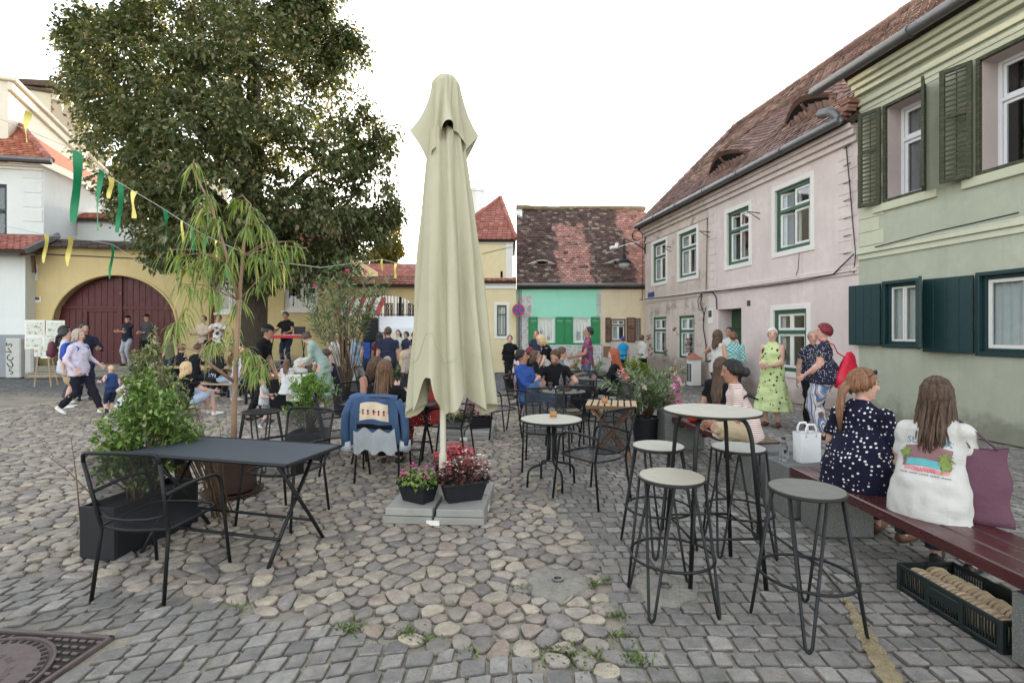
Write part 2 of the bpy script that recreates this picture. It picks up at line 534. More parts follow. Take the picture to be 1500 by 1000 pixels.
# --- setts
def smap(s_, y):
  if s_ >= 0: return Vector((0.8 + s_, y, 0))
  rho = y + 4.2; a = s_ / rho
  return Vector((0.8 + rho * math.sin(a), -4.2 + rho * math.cos(a), 0))
sl = []
y = 1.75; row = 0
while y < 13.0:
  rh = rnd.uniform(.108, .128)
  s0 = -6.5 + rnd.random() * .1
  while s0 < 7.4:
    wd = rnd.uniform(.095, .15)
    c = smap(s0 + wd / 2, y + rh / 2)
    if c.y > 1.7 and abs(c.x) < c.y * 1.06 + 1.5 and not in_poly(c.x, c.y, cob_poly) and not in_manhole(c.x, c.y, .05) and c.x < 8.15 - .151 * c.y:
      g = rnd.uniform(.006, .011); far_ = c.y > 7
      cs = []
      for (a, b) in ((s0 + g, y + g), (s0 + wd - g, y + g), (s0 + wd - g, y + rh - g), (s0 + g, y + rh - g)):
        cs.append(smap(a + rnd.uniform(-.006, .006), b + rnd.uniform(-.006, .006)))
      h = rnd.uniform(-.004, .004); tx, ty = rnd.uniform(-.05, .05), rnd.uniform(-.05, .05)
      m = sum(cs, Vector()) / 4
      vs = []; fs = []
      # 8-gon outline with knocked off corners
      out = []
      for i in range(4):
        p0, p1, p2 = cs[i - 1], cs[i], cs[(i + 1) % 4]
        k1 = rnd.uniform(.06, .24); k2 = rnd.uniform(.06, .24)
        out += [p1.lerp(p0, k1 * .5), p1.lerp(p2, k2 * .5)]
      n = 8
      for sc, dz in (((1.0, -.03), (.985, -.007), (.93, 0.0))):
        for p in out:
          q = m + (p - m) * sc
          vs.append((q.x, q.y, dz + h + (q.x - m.x) * tx + (q.y - m.y) * ty + (rnd.uniform(-.0035, .002) if dz > -.01 else 0)))
      for i in range(2):
        for k in range(n): fs.append((i * n + k, i * n + (k + 1) % n, (i + 1) * n + (k + 1) % n, (i + 1) * n + k))
      fs.append(tuple(range(2 * n, 3 * n)))
      sl.append((vs, fs))
    s0 += wd
  y += rh; row += 1
pieces('sett', sl, sett_m, ground, None, 300, smooth=28, rest='sett_paving')
# --- river cobbles: relaxed cells with rounded domes
pts = []
sp = .122
iy = 0
yy = 2.2
while yy < 13.0:
  k = 1.0 if yy < 8 else 1.12
  xx = -10.5 + (iy % 2) * sp * .5
  while xx < 2.0:
    px_, py_ = xx + rnd.uniform(-.4, .4) * sp, yy + rnd.uniform(-.4, .4) * sp
    if abs(px_) < py_ * 1.06 + 1.0 and rnd.random() > .10: pts.append((px_, py_))
    xx += sp * 1.12 * k
  yy += sp * .9 * k; iy += 1
grid = {}
for i, p in enumerate(pts): grid.setdefault((int(p[0] / .3 // 1), int(p[1] / .3 // 1)), []).append(i)
cl = []
for i, p in enumerate(pts):
  if not in_poly(p[0], p[1], cob_poly) or in_manhole(p[0], p[1], .1): continue
  cell = [(p[0] - .2, p[1] - .2), (p[0] + .2, p[1] - .2), (p[0] + .2, p[1] + .2), (p[0] - .2, p[1] + .2)]
  gx0, gy0 = int(p[0] / .3 // 1), int(p[1] / .3 // 1)
  for a in (-1, 0, 1):
    for b in (-1, 0, 1):
      for j in grid.get((gx0 + a, gy0 + b), ()):
        if j == i: continue
        q = pts[j]; dx, dy = q[0] - p[0], q[1] - p[1]
        if dx * dx + dy * dy > .25: continue
        mx, my = (p[0] + q[0]) / 2, (p[1] + q[1]) / 2
        nc = []
        for e in range(len(cell)):
          A, B = cell[e - 1], cell[e]
          da = (A[0] - mx) * dx + (A[1] - my) * dy; db = (B[0] - mx) * dx + (B[1] - my) * dy
          if (da < 0) != (db < 0):
            tt = da / (da - db); nc.append((A[0] + (B[0] - A[0]) * tt, A[1] + (B[1] - A[1]) * tt))
          if db < 0: nc.append(B)
        cell = nc
        if len(cell) < 3: break
  if len(cell) < 3: continue
  cx_ = sum(c[0] for c in cell) / len(cell); cy_ = sum(c[1] for c in cell) / len(cell)
  gap = rnd.uniform(.89, .985)
  # resample outline to rounded 10-gon
  P = [Vector((cx_ + (c[0] - cx_) * gap, cy_ + (c[1] - cy_) * gap)) for c in cell]
  for _ in range(1 if p[1] > 6 else 2):
    P = [q for e in range(len(P)) for q in (P[e - 1].lerp(P[e], .28), P[e - 1].lerp(P[e], .72))]
    if len(P) > 15:
      Q = [P[e] for e in range(len(P)) if (P[e] - P[e - 1]).length > .014]
      P = Q if len(Q) > 5 else P
  n = len(P)
  h = rnd.uniform(.001, .015); tx, ty = rnd.uniform(-.13, .13), rnd.uniform(-.13, .13)
  vs = []; fs = []
  flat = rnd.uniform(.66, .86)
  prof = ((1.0, -.026), (.95, h * .45 - .003), (flat, h * .92))
  for sc, dz in prof:
    for q in P:
      x_, y_ = cx_ + (q.x - cx_) * sc, cy_ + (q.y - cy_) * sc
      vs.append((x_, y_, dz + ((x_ - cx_) * tx + (y_ - cy_) * ty) * (dz > 0) + (rnd.uniform(-.0035, .003) if dz > 0 else 0)))
  for e in range(2):
    for k in range(n): fs.append((e * n + k, e * n + (k + 1) % n, (e + 1) * n + (k + 1) % n, (e + 1) * n + k))
  vs.append((cx_, cy_, h)); top = len(vs) - 1
  for k in range(n): fs.append((2 * n + k, 2 * n + (k + 1) % n, top))
  cl.append((vs, fs))
pieces('cobble', cl, cob_m, ground, None, 300, smooth=38, rest='cobble_paving')
# --- manhole cover in its square frame
rust = plain('rusty_iron', srgb(104, 90, 86), .62, .25, 14, .5, 120, .25, .5)
rust_d = plain('dark_rusty_iron', srgb(52, 44, 42), .75, .3, 14, .5, 120, .2, .4)
mh = thing('manhole_cover', 'rusty round iron manhole cover in a square cast frame', 'manhole', MH_C, MH_A)
h = MH_S / 2
mb = MB()
for a in (0, 1, 2, 3):
  mb.M = Matrix.Rotation(a * PI / 2, 4, 'Z')
  mb.bb(-h, h, h - .022, h, -.02, .006, .003)
mb.M = None
mb.build('frame', rust, mh)
MB().bb(-h + .02, h - .02, -h + .02, h - .02, -.03, -.010).build('frame_bed', rust_d, mh)
for a in range(4):
  for i in range(7):
    for j in range(7):
      u = .12 + i * .048 - .005 * j; v = .12 + j * .05
      q = Vector((u, v, 0))
      if q.length > .365 and u < h - .035 and v < h - .035:
        mb = MB(); mb.M = Matrix.Rotation(a * PI / 2, 4, 'Z') @ Matrix.Translation(q)
        mb.box((0, 0, -.005), (.034, .016, .012), .003)
        mb.build('frame_stud', rust, mh)
MB().lathe([(.365, -.02), (.365, .004), (.352, .005), (.348, -.006)], 56).build('rim', rust, mh, smooth=30)
cov = MB().lathe([(.335, -.02), (.335, .001), (.33, .004), (.12, .004), (.118, .001), (.108, .001), (.106, .004), (.0, .004)], 56, caps=False).build('cover', rust, mh, smooth=30)
for k in range(44):
  mb = MB(); mb.M = Matrix.Rotation(2 * PI * k / 44, 4, 'Z')
  mb.box((.318, 0, .0045), (.026, .02, .010), .002)
  mb.build('tooth', rust_d, cov)
# raised lettering round the cover
for k in range(30):
  if k % 10 == 9: continue
  mb = MB(); mb.M = Matrix.Rotation(2 * PI * k / 30, 4, 'Z') @ Matrix.Translation((.2, 0, .0045))
  hh = .03
  mb.box((0, -.009, 0), (hh, .005, .005), .001)
  if k % 3 != 0: mb.box((hh * .4, 0, 0), (.005, .018, .005), .001)
  if k % 2 == 0: mb.box((0, .009, 0), (hh, .005, .005), .001)
  if k % 4 != 1: mb.box((-hh * .4 * (k % 2), 0, 0), (.005, .018, .005), .001)
  mb.build('raised_letter', rust, cov)
# --- concrete patches with parasol sockets
conc = plain('old_concrete', srgb(138, 132, 122), .88, .4, 14, 1.0, 40, 0, .3, dist=.02)
steel = plain('worn_steel', srgb(120, 116, 112), .4, .2, 20, .2, 80, .8, .5)
for (px_, py_, r_, lab) in ((817, 853, .21, 'round concrete patch with steel socket among the cobbles'), (974, 862, .2, 'round concrete patch with steel socket among the grey setts under a bar stool')):
  c = gp(px_, py_)
  o = thing('socket_patch', lab, 'ground socket', c)
  mb = MB(); prof = []
  n = 40
  rs = [r_ * (1 + .1 * math.sin(3 * a_ * 2 * PI / n + 1) + .06 * math.sin(7 * a_ * 2 * PI / n)) for a_ in range(n)]
  vs = []; fs = []
  for sc, z in ((1.0, -.014), (.95, .012), (.7, .018), (.16, .016)):
    for k in range(n): vs.append((rs[k] * sc * math.cos(2 * PI * k / n), rs[k] * sc * math.sin(2 * PI * k / n), z + .003 * math.sin(k * 1.7)))
  for e in range(3):
    for k in range(n): fs.append((e * n + k, e * n + (k + 1) % n, (e + 1) * n + (k + 1) % n, (e + 1) * n + k))
  fs.append(tuple(range(3 * n, 4 * n)))
  MB().add(vs, fs).build('concrete', conc, o, smooth=True)
  MB().lathe([(.034, .01), (.034, .03), (.026, .03), (.026, .012)], 20).build('socket', steel, o, smooth=30)
# --- weeds in the joints
grass_m = plain('weed_green', srgb(96, 110, 62), .6, .3, 8, 0, 10, 0, .3, piece=.35)
V = []; Fq = []
for (px_, py_, n, sp_) in ((515, 920, 260, .10), (592, 926, 180, .09), (625, 938, 120, .06), (820, 956, 420, .16), (845, 962, 300, .12), (925, 965, 320, .12), (900, 900, 140, .07), (885, 850, 120, .08), (870, 855, 90, .05), (770, 862, 130, .05), (905, 930, 120, .07), (690, 952, 60, .06), (350, 890, 60, .06)):
  c = gp(px_, py_)
  for _ in range(int(n * .42)):
    a = rnd.uniform(0, 2 * PI); r_ = abs(rnd.gauss(0, sp_ * .55))
    b = Vector((c.x + r_ * math.cos(a) * 1.5, c.y + r_ * math.sin(a) * .8, -.012))
    d = Vector((rnd.uniform(-1, 1), rnd.uniform(-1, 1), 0)).normalized()
    L = rnd.uniform(.01, .04); wd = rnd.uniform(.003, .007); sd = Vector((-d.y, d.x, 0)) * wd
    k = len(V)
    V += [b - sd * .5, b + sd * .5, b + d * L * .5 + Vector((0, 0, L * .8)) + sd, b + d * L + Vector((0, 0, L)) - sd * .2]
    Fq.append((k, k + 1, k + 2, k + 3))
o = new_obj('weeds', np_mesh('weeds', [tuple(v) for v in V], Fq, [grass_m]))
tag(o, 'small green weeds and moss growing in the paving joints', 'weeds', kind='stuff')
# --- cable under brown tape
blk = plain('black_rubber', srgb(34, 34, 35), .6, .2, 20, .1, 80)
cp = [gp(998, 673), gp(1045, 715), gp(1098, 760), gp(1150, 797), gp(1199, 829), gp(1243, 882), gp(1285, 950), gp(1330, 1030)]
tag(MB().tube([p + Vector((0, 0, .012)) for p in cp], .007, 6).build('cable', blk, smooth=True), 'thin black cable lying across the setts beside the bar stools', 'cable')
t = NT('brown_tape')
tape_m = t.done(t.mix(t.noise(20, 5, .7), srgb(96, 76, 48), srgb(196, 178, 138)), t.maprange(t.noise(60, 3), .3, .7, .12, .4), t.bump(t.noise(40, 4, vec=t.coord('Object', (6, 1, 1))), .9, .01), 0.15, .8)
A, B = gp(1238, 875), gp(1330, 1040)
d = (B - A).normalized(); sd = Vector((d.y, -d.x, 0)); L = (B - A).length
mb = MB(); vs = []; fs = []; n = 46; m = 9
for i in range(n + 1):
  tt = i / n; wd = .014 + .034 * min(1, tt * 2.2) + .006 * math.sin(i * 1.3)
  for j in range(m + 1):
    q = j / m * 2 - 1
    z = .004 + .02 * (1 - q * q) + .008 * noise.noise(Vector((q * 5, i * .45, 3))) + .004 * noise.noise(Vector((q * 14, i * 1.2, 9)))
    p = A + d * L * tt + sd * (q * wd + .012 * noise.noise(Vector((i * .3, q, 1))))
    vs.append((p.x, p.y, z))
for i in range(n):
  for j in range(m): fs.append((i * (m + 1) + j, i * (m + 1) + j + 1, (i + 1) * (m + 1) + j + 1, (i + 1) * (m + 1) + j))
tag(MB().add(vs, fs).build('tape_strip', tape_m, smooth=True), 'crinkled shiny brown tape strip holding the cable to the paving', 'tape')
# a fallen yellow leaf near the round cafe table
leafy = plain('yellow_leaf', srgb(206, 162, 40), .6, .2, 20, 0)
c = gp(819, 717)
tag(MB().add([(-.04, 0, .012), (0, -.028, .016), (.045, 0, .02), (.01, .03, .014)], [(0, 1, 2, 3)]).build('fallen_leaf', leafy, loc=c + Vector((0, 0, .003)), rz=.4), 'yellow fallen leaf on the setts by the round table foot', 'leaf')
# ================================================================ BUILDINGS
def plaster(name, col, stain=.25, col2=None, bump=.35, base_z=None, base_col=None, lo=.5, hi=.72, hx=None):
  t = NT(name)
  c = t.mix(t.maprange(t.noise(.9, 5, .6), .35, .7), col, tuple(x * (1 - stain * .55) for x in col))
  c = t.mix(t.maprange(t.noise(7, 5, .65), .45, .75), c, tuple(x * (1 - stain * .45) for x in col))
  st = t.noise(1.0, 4, .6, t.coord('Object', (5.0, 5.0, .5)))
  c = t.mix(t.maprange(st, .52, .8, 0, stain * 1.2), c, tuple(x * .6 for x in col))
  if col2 is not None:
    c = t.mix(t.maprange(t.noise(1.1, 7, .62), lo, hi), c, col2)
  if base_z is not None:
    zz = t.math('ADD', t.sep()[2], t.math('MULTIPLY', t.math('SUBTRACT', t.noise(1.6, 6, .65), .5), 1.3))
    c = t.mix(t.maprange(zz, base_z - .15, base_z + .12, 1, 0), c, t.mix(t.noise(6, 5), base_col, tuple(x * .62 for x in base_col)))
  b = t.bump(t.math('ADD', t.noise(38, 5, .6), t.math('MULTIPLY', t.noise(2.2, 4), 2.0)), bump, .012)
  return t.done(c, .88, b, 0, .25)
pink_m = plaster('pink_plaster', srgb(226, 210, 206), .34, base_z=.35, base_col=srgb(196, 176, 166))
pinkold_m = plaster('weathered_plaster', srgb(216, 200, 190), .5, srgb(158, 146, 132), .55, .75, srgb(176, 160, 150), .56, .64)
green_m = plaster('sage_plaster', srgb(182, 185, 166), .34, srgb(168, 171, 153), .45, .25, srgb(150, 150, 132), .52, .7)
greenlt_m = plaster('pale_sage_plaster', srgb(200, 200, 176), .16)
reveal_m = plaster('window_reveal_plaster', srgb(206, 190, 186), .15)
mint_m = plaster('mint_plaster', srgb(158, 222, 196), .12)
cream_m = plaster('cream_plaster', srgb(222, 206, 176), .25, srgb(186, 168, 140), .3, 1.2, srgb(206, 200, 194), .6, .7)
yel_m = plaster('yellow_plaster', srgb(216, 194, 144), .22, srgb(196, 172, 124), .3, .5, srgb(150, 138, 112), .62, .75)
yelp_m = plaster('pale_yellow_plaster', srgb(230, 214, 172), .2)
white_m = plaster('white_plaster', srgb(222, 224, 222), .16)
greyw_m = plaster('grey_plaster', srgb(150, 152, 158), .3)
cgab_m = plaster('cream_gable_plaster', srgb(232, 222, 204), .12)
trim_m = plain('white_trim', srgb(226, 222, 216), .7, .06, 5, .15, 60)
trimg_m = plaster('pale_green_trim', srgb(210, 210, 188), .2)
gframe_m = plain('green_window_paint', srgb(52, 92, 76), .5, .2, 9, .2, 70)
sash_m = plain('white_sash_paint', srgb(226, 224, 218), .5, .06, 9, .1, 70)
curt_m = plain('white_curtain', srgb(224, 224, 224), .9, .1, 9, .2, 30)
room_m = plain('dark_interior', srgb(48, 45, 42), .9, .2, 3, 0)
zinc_m = plain('zinc_gutter', srgb(112, 112, 114), .45, .2, 6, .2, 30, .6, .5)
mar_m = plain('maroon_gate_paint', srgb(84, 32, 34), .5, .16, 4, .25, 60)
brownsh_m = plain('brown_shutter_paint', srgb(98, 62, 54), .6, .2, 9, .2, 70)
greensh_m = plain('bright_green_shutter_paint', srgb(34, 128, 74), .5, .1, 6, .15, 60)
tealsh_m = plain('dark_teal_shutter_paint', srgb(28, 56, 58), .5, .2, 9, .25, 60)
t = NT('weathered_green_louvre')
olsh_m = t.done(t.mix(t.maprange(t.noise(12, 6, .65, t.coord('Object', (1, 1, 5))), .5, .62), srgb(60, 68, 50), srgb(104, 92, 78)), .75, t.bump(t.noise(30, 5, vec=t.coord('Object', (1, 1, 8))), .5, .01), 0, .3)
brick_m = plain('red_brick', srgb(142, 104, 90), .85, .3, 9, .5, 60, piece=.3)
iron_m = plain('black_iron', srgb(34, 34, 36), .5, .2, 12, .2, 60, .5)
def tile_mat(name, stops, moss=None, msc=.35):
  t = NT(name)
  c = t.ramp(t.rand(), stops)
  c = t.mix(t.maprange(t.noise(16, 5, .65), .35, .7), c, t.mix(1.0, c, (.62, .6, .58), 'MULTIPLY'))
  if moss is not None:
    mm = t.maprange(t.math('ADD', t.noise(msc, 5, .7), t.math('MULTIPLY', t.rand(), .12)), .5, .6)
    c = t.mix(mm, c, moss)
  return t.done(c, .85, t.bump(t.noise(50, 4), .4, .006), 0, .25)
tile_pink = tile_mat('old_rose_roof_tile', [(0, srgb(136, 108, 100)), (.3, srgb(154, 122, 112)), (.6, srgb(120, 98, 92)), (.8, srgb(170, 138, 128)), (1, srgb(104, 88, 84))])
tile_dark = tile_mat('mossy_roof_tile', [(0, srgb(176, 122, 112)), (.4, srgb(160, 106, 98)), (.8, srgb(190, 140, 128)), (1, srgb(140, 96, 88))], None)
tile_red = tile_mat('red_roof_tile', [(0, srgb(178, 116, 104)), (.5, srgb(162, 100, 90)), (1, srgb(196, 138, 122))])
tile_org = tile_mat('orange_roof_tile', [(0, srgb(184, 112, 86)), (.5, srgb(166, 96, 74)), (1, srgb(204, 144, 114))])
slate_m = tile_mat('dark_coping_tile', [(0, srgb(74, 66, 62)), (.5, srgb(96, 86, 80)), (1, srgb(58, 52, 50))])
# mint house roof: broad dark weathered areas with one cleaner pink panel (real repair with newer tiles)
t = NT('patchwork_roof_tile')
U, _, Zz = t.sep()
c0 = t.ramp(t.rand(), [(0, srgb(78, 62, 58)), (.35, srgb(100, 80, 74)), (.7, srgb(64, 54, 52)), (.9, srgb(126, 108, 96)), (1, srgb(146, 132, 118))])
c1 = t.ramp(t.rand(), [(0, srgb(164, 122, 112)), (.5, srgb(148, 106, 97)), (.85, srgb(182, 144, 132)), (1, srgb(104, 84, 78))])
uu = t.math('ADD', U, t.math('MULTIPLY', t.math('SUBTRACT', t.noise(1.3, 5, .6), .5), 1.3))
p1 = t.math('MULTIPLY', t.maprange(uu, 1.75, 1.85), t.maprange(uu, 3.1, 3.2, 1, 0))
p1 = t.math('MULTIPLY', p1, t.maprange(t.math('ADD', Zz, t.math('MULTIPLY', t.noise(2, 3), .8)), 7.0, 7.15, 1, 0))
p1 = t.math('MAXIMUM', p1, t.maprange(uu, 4.75, 4.9))
p1 = t.math('MULTIPLY', p1, t.maprange(t.noise(2.6, 5, .6), .36, .42))
patch_m = t.done(t.mix(p1, c0, c1), .88, t.bump(t.noise(50, 4), .4, .006), 0, .2)
t = NT('clear_window_glass')
gl = t.n('ShaderNodeBsdfGlossy'); gl.inputs['Roughness'].default_value = .02; gl.inputs['Color'].default_value = (.95, .97, 1, 1)
tr = t.n('ShaderNodeBsdfTransparent'); tr.inputs['Color'].default_value = (.86, .89, .89, 1)
lw_ = t.n('ShaderNodeLayerWeight'); lw_.inputs[0].default_value = .5
fr_out = t.math('ADD', t.math('MULTIPLY', t.math('POWER', lw_.outputs['Facing'], 3.5), .8), .05)
mx = t.n('ShaderNodeMixShader'); t.t.links.new(fr_out, mx.inputs[0]); t.t.links.new(tr.outputs[0], mx.inputs[1]); t.t.links.new(gl.outputs[0], mx.inputs[2])
t.t.nodes.remove(t.b); t.t.links.new(mx.outputs[0], [n for n in t.t.nodes if n.type == 'OUTPUT_MATERIAL'][0].inputs[0])
glass_m = t.mat
def ring(mb, u0, u1, z0, z1, y0, y1, w_, b=.004, mi=None):
  mb.bb(u0, u0 + w_, y0, y1, z0, z1, b, mi); mb.bb(u1 - w_, u1, y0, y1, z0, z1, b, mi)
  mb.bb(u0 + w_, u1 - w_, y0, y1, z1 - w_, z1, b, mi); mb.bb(u0 + w_, u1 - w_, y0, y1, z0, z0 + w_, b, mi)
def window(par, u0, u1, z0, z1, y=.05, fw=.07, fmat=None, smat=None, split=.36, cols=2, curtain=None, open_=0.0, deep=.55, cmat=None, transom=True, y_in=None):
  fmat = fmat or gframe_m; smat = smat or sash_m
  mb = MB(); ring(mb, u0, u1, z0, z1, y, y + .09, fw)
  zt = z1 - (z1 - z0) * split
  if transom: mb.bb(u0 + fw, u1 - fw, y - .004, y + .09, zt - fw * .45, zt + fw * .45, .006)
  wo_ = mb.build('window', fmat, par)
  rows = [(z0 + fw, zt - fw * .45), (zt + fw * .45, z1 - fw)] if transom else [(z0 + fw, z1 - fw)]
  cw = (u1 - u0 - 2 * fw) / cols; sw = min(.055, cw * .14)
  for ri, (a, b) in enumerate(rows):
    for c in range(cols):
      x0, x1 = u0 + fw + c * cw, u0 + fw + (c + 1) * cw
      ang = open_ if (c == 0 and open_) else 0
      mb = MB()
      M_ = Matrix.Translation((x0, y + .03, 0)) @ Matrix.Rotation(ang, 4, 'Z') @ Matrix.Translation((-x0, -y - .03, 0))
      mb.M = M_; ring(mb, x0 + .003, x1 - .003, a + .003, b - .003, y + .03, y + .07, sw)
      mb.build('sash', smat, wo_)
      mb = MB(); mb.M = M_; mb.bb(x0 + sw, x1 - sw, y + .045, y + .052, a + sw, b - sw); mb.build('pane', glass_m, wo_)
  if curtain:
    nseg = 40
    for (k0, k1) in curtain:
      a, b = u0 + (u1 - u0) * k0, u0 + (u1 - u0) * k1
      V_ = []; F_ = []
      for i in range(nseg + 1):
        x = a + (b - a) * i / nseg; yy_ = y + .115 + .022 * math.sin(x * 55) + .008 * math.sin(x * 131)
        V_ += [(x, yy_, z0 + fw), (x, yy_, z1 - fw)]
      for i in range(nseg): F_.append((2 * i, 2 * i + 2, 2 * i + 3, 2 * i + 1))
      MB().add(V_, F_).build('curtain', cmat or curt_m, wo_, smooth=True)
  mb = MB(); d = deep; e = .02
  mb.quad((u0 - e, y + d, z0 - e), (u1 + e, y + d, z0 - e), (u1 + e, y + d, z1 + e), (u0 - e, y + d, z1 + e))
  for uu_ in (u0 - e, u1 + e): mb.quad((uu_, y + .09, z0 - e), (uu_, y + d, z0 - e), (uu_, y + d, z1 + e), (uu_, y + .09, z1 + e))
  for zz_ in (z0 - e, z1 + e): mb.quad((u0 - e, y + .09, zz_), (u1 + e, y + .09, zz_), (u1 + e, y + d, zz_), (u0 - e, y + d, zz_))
  mb.build('room_dark_box', room_m, wo_)  # shallow box coloured dark to stand in for the unlit room
  return wo_
def louvre(par, u0, u1, z0, z1, y, mat_, ang=0.0, hinge='r', n=None, rail=.07, mid=.58, pitch=.075, solid=False, name='shutter', tilt=40):
  """louvred shutter leaf; ang swings it out about its hinge"""
  hu = u1 if hinge == 'r' else u0
  M_ = Matrix.Translation((hu, y, 0)) @ Matrix.Rotation(ang, 4, 'Z') @ Matrix.Translation((-hu, -y, 0))
  mb = MB(); mb.M = M_; th = .04
  ring(mb, u0, u1, z0, z1, y - th / 2, y + th / 2, rail, .004)
  zm = z0 + (z1 - z0) * mid
  mb.bb(u0 + rail, u1 - rail, y - th / 2 + .003, y + th / 2 - .003, zm - rail * .5, zm + rail * .5, .004)
  if solid: mb.bb(u0 + rail * .9, u1 - rail * .9, y - .008, y + .008, z0 + rail * .9, zm)
  o = mb.build(name, mat_, par)
  secs = [(zm + rail * .5, z1 - rail)] + ([] if solid else [(z0 + rail, zm - rail * .5)])
  for (a, b) in secs:
    k = max(2, int((b - a) / pitch))
    for i in range(k):
      zc = a + (b - a) * (i + .5) / k
      mb = MB(); mb.M = M_ @ Matrix.Translation(((u0 + u1) / 2, y, zc)) @ Matrix.Rotation(R(tilt + rnd.uniform(-6, 6)), 4, 'X')
      mb.box((0, 0, 0), (u1 - u0 - 2 * rail + .01, .058, .009), .002)
      mb.build('slat', mat_, o)
    if not solid:
      mb = MB(); mb.M = M_; mb.bb((u0 + u1) / 2 - .006, (u0 + u1) / 2 + .006, y + .03, y + .038, a, b); mb.build('tilt_rod', mat_, o)
  return o
def frame_box(name, label, cat, fac_, group=None):
  o = thing(name, label, cat, fac_.o, fac_.rz, group); return o
def roof(par, fac_, u0, u1, ye, ze, slope_len, pitch, mat_, eyes=(), tw=.18, ex=.15, nparts=300, under=None, sag=.0, ul=None, ur=None, near=True):
  """tiled plane rising inwards from the eave at (y=ye, z=ze); eyes: (u, s, halfwidth, height)"""
  cp, sp_ = math.cos(pitch), math.sin(pitch)
  def lift(u, s_):
    h = 0
    for (eu, es, hw, hh) in eyes:
      k = abs(u - eu) / hw
      if k < 1 and s_ >= es - .02:
        h += hh * (.5 + .5 * math.cos(PI * k)) ** 1.0 * max(0, 1 - (s_ - es) / (hh * 7.5)) ** 1.4
    h += sag * (noise.noise(Vector((u * .5, s_ * .6, 1))) )
    return h
  def P(u, s_, h):
    h += lift(u, s_)
    return (u, ye + s_ * cp - h * sp_, ze + s_ * sp_ + h * cp)
  lst = []
  rows = int(slope_len / ex)
  for r_ in range(rows):
    s_ = r_ * ex
    a = (ul(s_) if ul else u0); b = (ur(s_) if ur else u1)
    k = max(1, int((b - a) / tw)); off = (r_ % 2) * tw * .5
    u = a - off
    while u < b:
      j = rnd.uniform(-.012, .012); hl = .026 + rnd.uniform(0, .012); hl2 = hl + rnd.uniform(-.006, .006)
      x0, x1 = max(a, u + .004), min(b, u + tw - .004)
      if x1 - x0 > .05:
        L = ex * 1.2; sl_ = s_ + j; xm = (x0 + x1) / 2
        vs = [P(x0, sl_ + ex * .22, hl), P(xm - (xm - x0) * .55, sl_, hl), P(xm + (x1 - xm) * .55, sl_, hl2), P(x1, sl_ + ex * .22, hl2), P(x1, sl_ + L, .006), P(x0, sl_ + L, .006)]
        dn = [P(x0, sl_ + ex * .22, hl - .016), P(xm - (xm - x0) * .55, sl_, hl - .016), P(xm + (x1 - xm) * .55, sl_, hl2 - .016), P(x1, sl_ + ex * .22, hl2 - .016)]
        lst.append((vs + dn, [(0, 1, 2, 3, 4, 5), (0, 6, 7, 1), (1, 7, 8, 2), (2, 8, 9, 3)]))
      u += tw
  mb = MB()
  a0 = ul(0) if ul else u0; b0 = ur(0) if ur else u1
  a1 = ul(slope_len) if ul else u0; b1 = ur(slope_len) if ur else u1
  def Q(u, s_, h): return (u, ye + s_ * cp - h * sp_, ze + s_ * sp_ + h * cp)
  vs = [Q(a0, 0, -.01 - sag), Q(b0, 0, -.01 - sag), Q(b1, slope_len, -.01 - sag), Q(a1, slope_len, -.01 - sag), Q(a0, 0, -.12 - sag), Q(b0, 0, -.12 - sag), Q(b1, slope_len, -.12 - sag), Q(a1, slope_len, -.12 - sag)]
  mb.add(vs, [(0, 1, 2, 3), (7, 6, 5, 4), (0, 4, 5, 1), (1, 5, 6, 2), (2, 6, 7, 3), (3, 7, 4, 0)])
  ro = mb.build('roof', under or plain('roof_boarding', srgb(70, 58, 50), .85), par)
  M_ = Matrix.Translation(fac_.o) @ Matrix.Rotation(fac_.rz, 4, 'Z')
  pieces('roof_tile', lst, mat_, ro, M_, nparts, rest='tile_covering')
  for (eu, es, hw, hh) in eyes:
    # eyelid: dark panel painting an opening's shade, with wooden frame and plastered cheeks
    n = 24; V_ = []; F_ = []
    for i in range(n + 1):
      u = eu - hw + 2 * hw * i / n
      V_ += [Q(u, es, -.02), P(u, es, .0)]
    for i in range(n): F_.append((2 * i, 2 * i + 2, 2 * i + 3, 2 * i + 1))
    MB().add(V_, F_).build('dormer_cheek', trim_m if hh < .5 else plain('weathered_boards', srgb(112, 82, 70), .85, .25, 9), ro)
    mb = MB(); w2 = hw * (.24 if hh < .5 else .62)
    hz = hh * (.62 if hh < .5 else .7)
    V_ = []; F_ = []
    def lf(u): return lift(u, es) * .84 - .02
    for i in range(13):
      u = eu - w2 + 2 * w2 * i / 12; V_ += [Q(u, es - .03, .02), Q(u, es - .03, lf(u) if hh > .4 else min(lf(u), hz))]
    for i in range(12): F_.append((2 * i, 2 * i + 2, 2 * i + 3, 2 * i + 1))
    mb.add(V_, F_); mb.build('dormer_dark_panel', plain('deep_dark', srgb(16, 14, 14), .95, .1, 3, 0), ro)
    mb = MB()
    for q in ([-1, 1] if hh < .5 else [-1, 0, 1]):
      mb.bar(Q(eu + q * w2, es - .05, 0), Q(eu + q * w2, es - .05, min(lf(eu + q * w2), hz) + .02), .06, .05, .006)
    mb.bar(Q(eu - w2, es - .05, .01), Q(eu + w2, es - .05, .01), .05, .05, .006)
    mb.build('dormer_frame', plain('weathered_wood', srgb(104, 84, 74), .85, .25, 9), ro)
  return ro
def ridge(par, pts, mat_, r_=.11, L=.36):
  pts = [Vector(p) for p in pts]; mb_n = 0
  for a, b in zip(pts[:-1], pts[1:]):
    k = max(1, int((b - a).length / L))
    for i in range(k):
      p = a.lerp(b, i / k); q = a.lerp(b, (i + 1.1) / k)
      mb = MB(); mb.tube([p, q], [r_ * rnd.uniform(.95, 1.05), r_ * .86], 8); mb.build('ridge_tile', mat_, par, smooth=40)
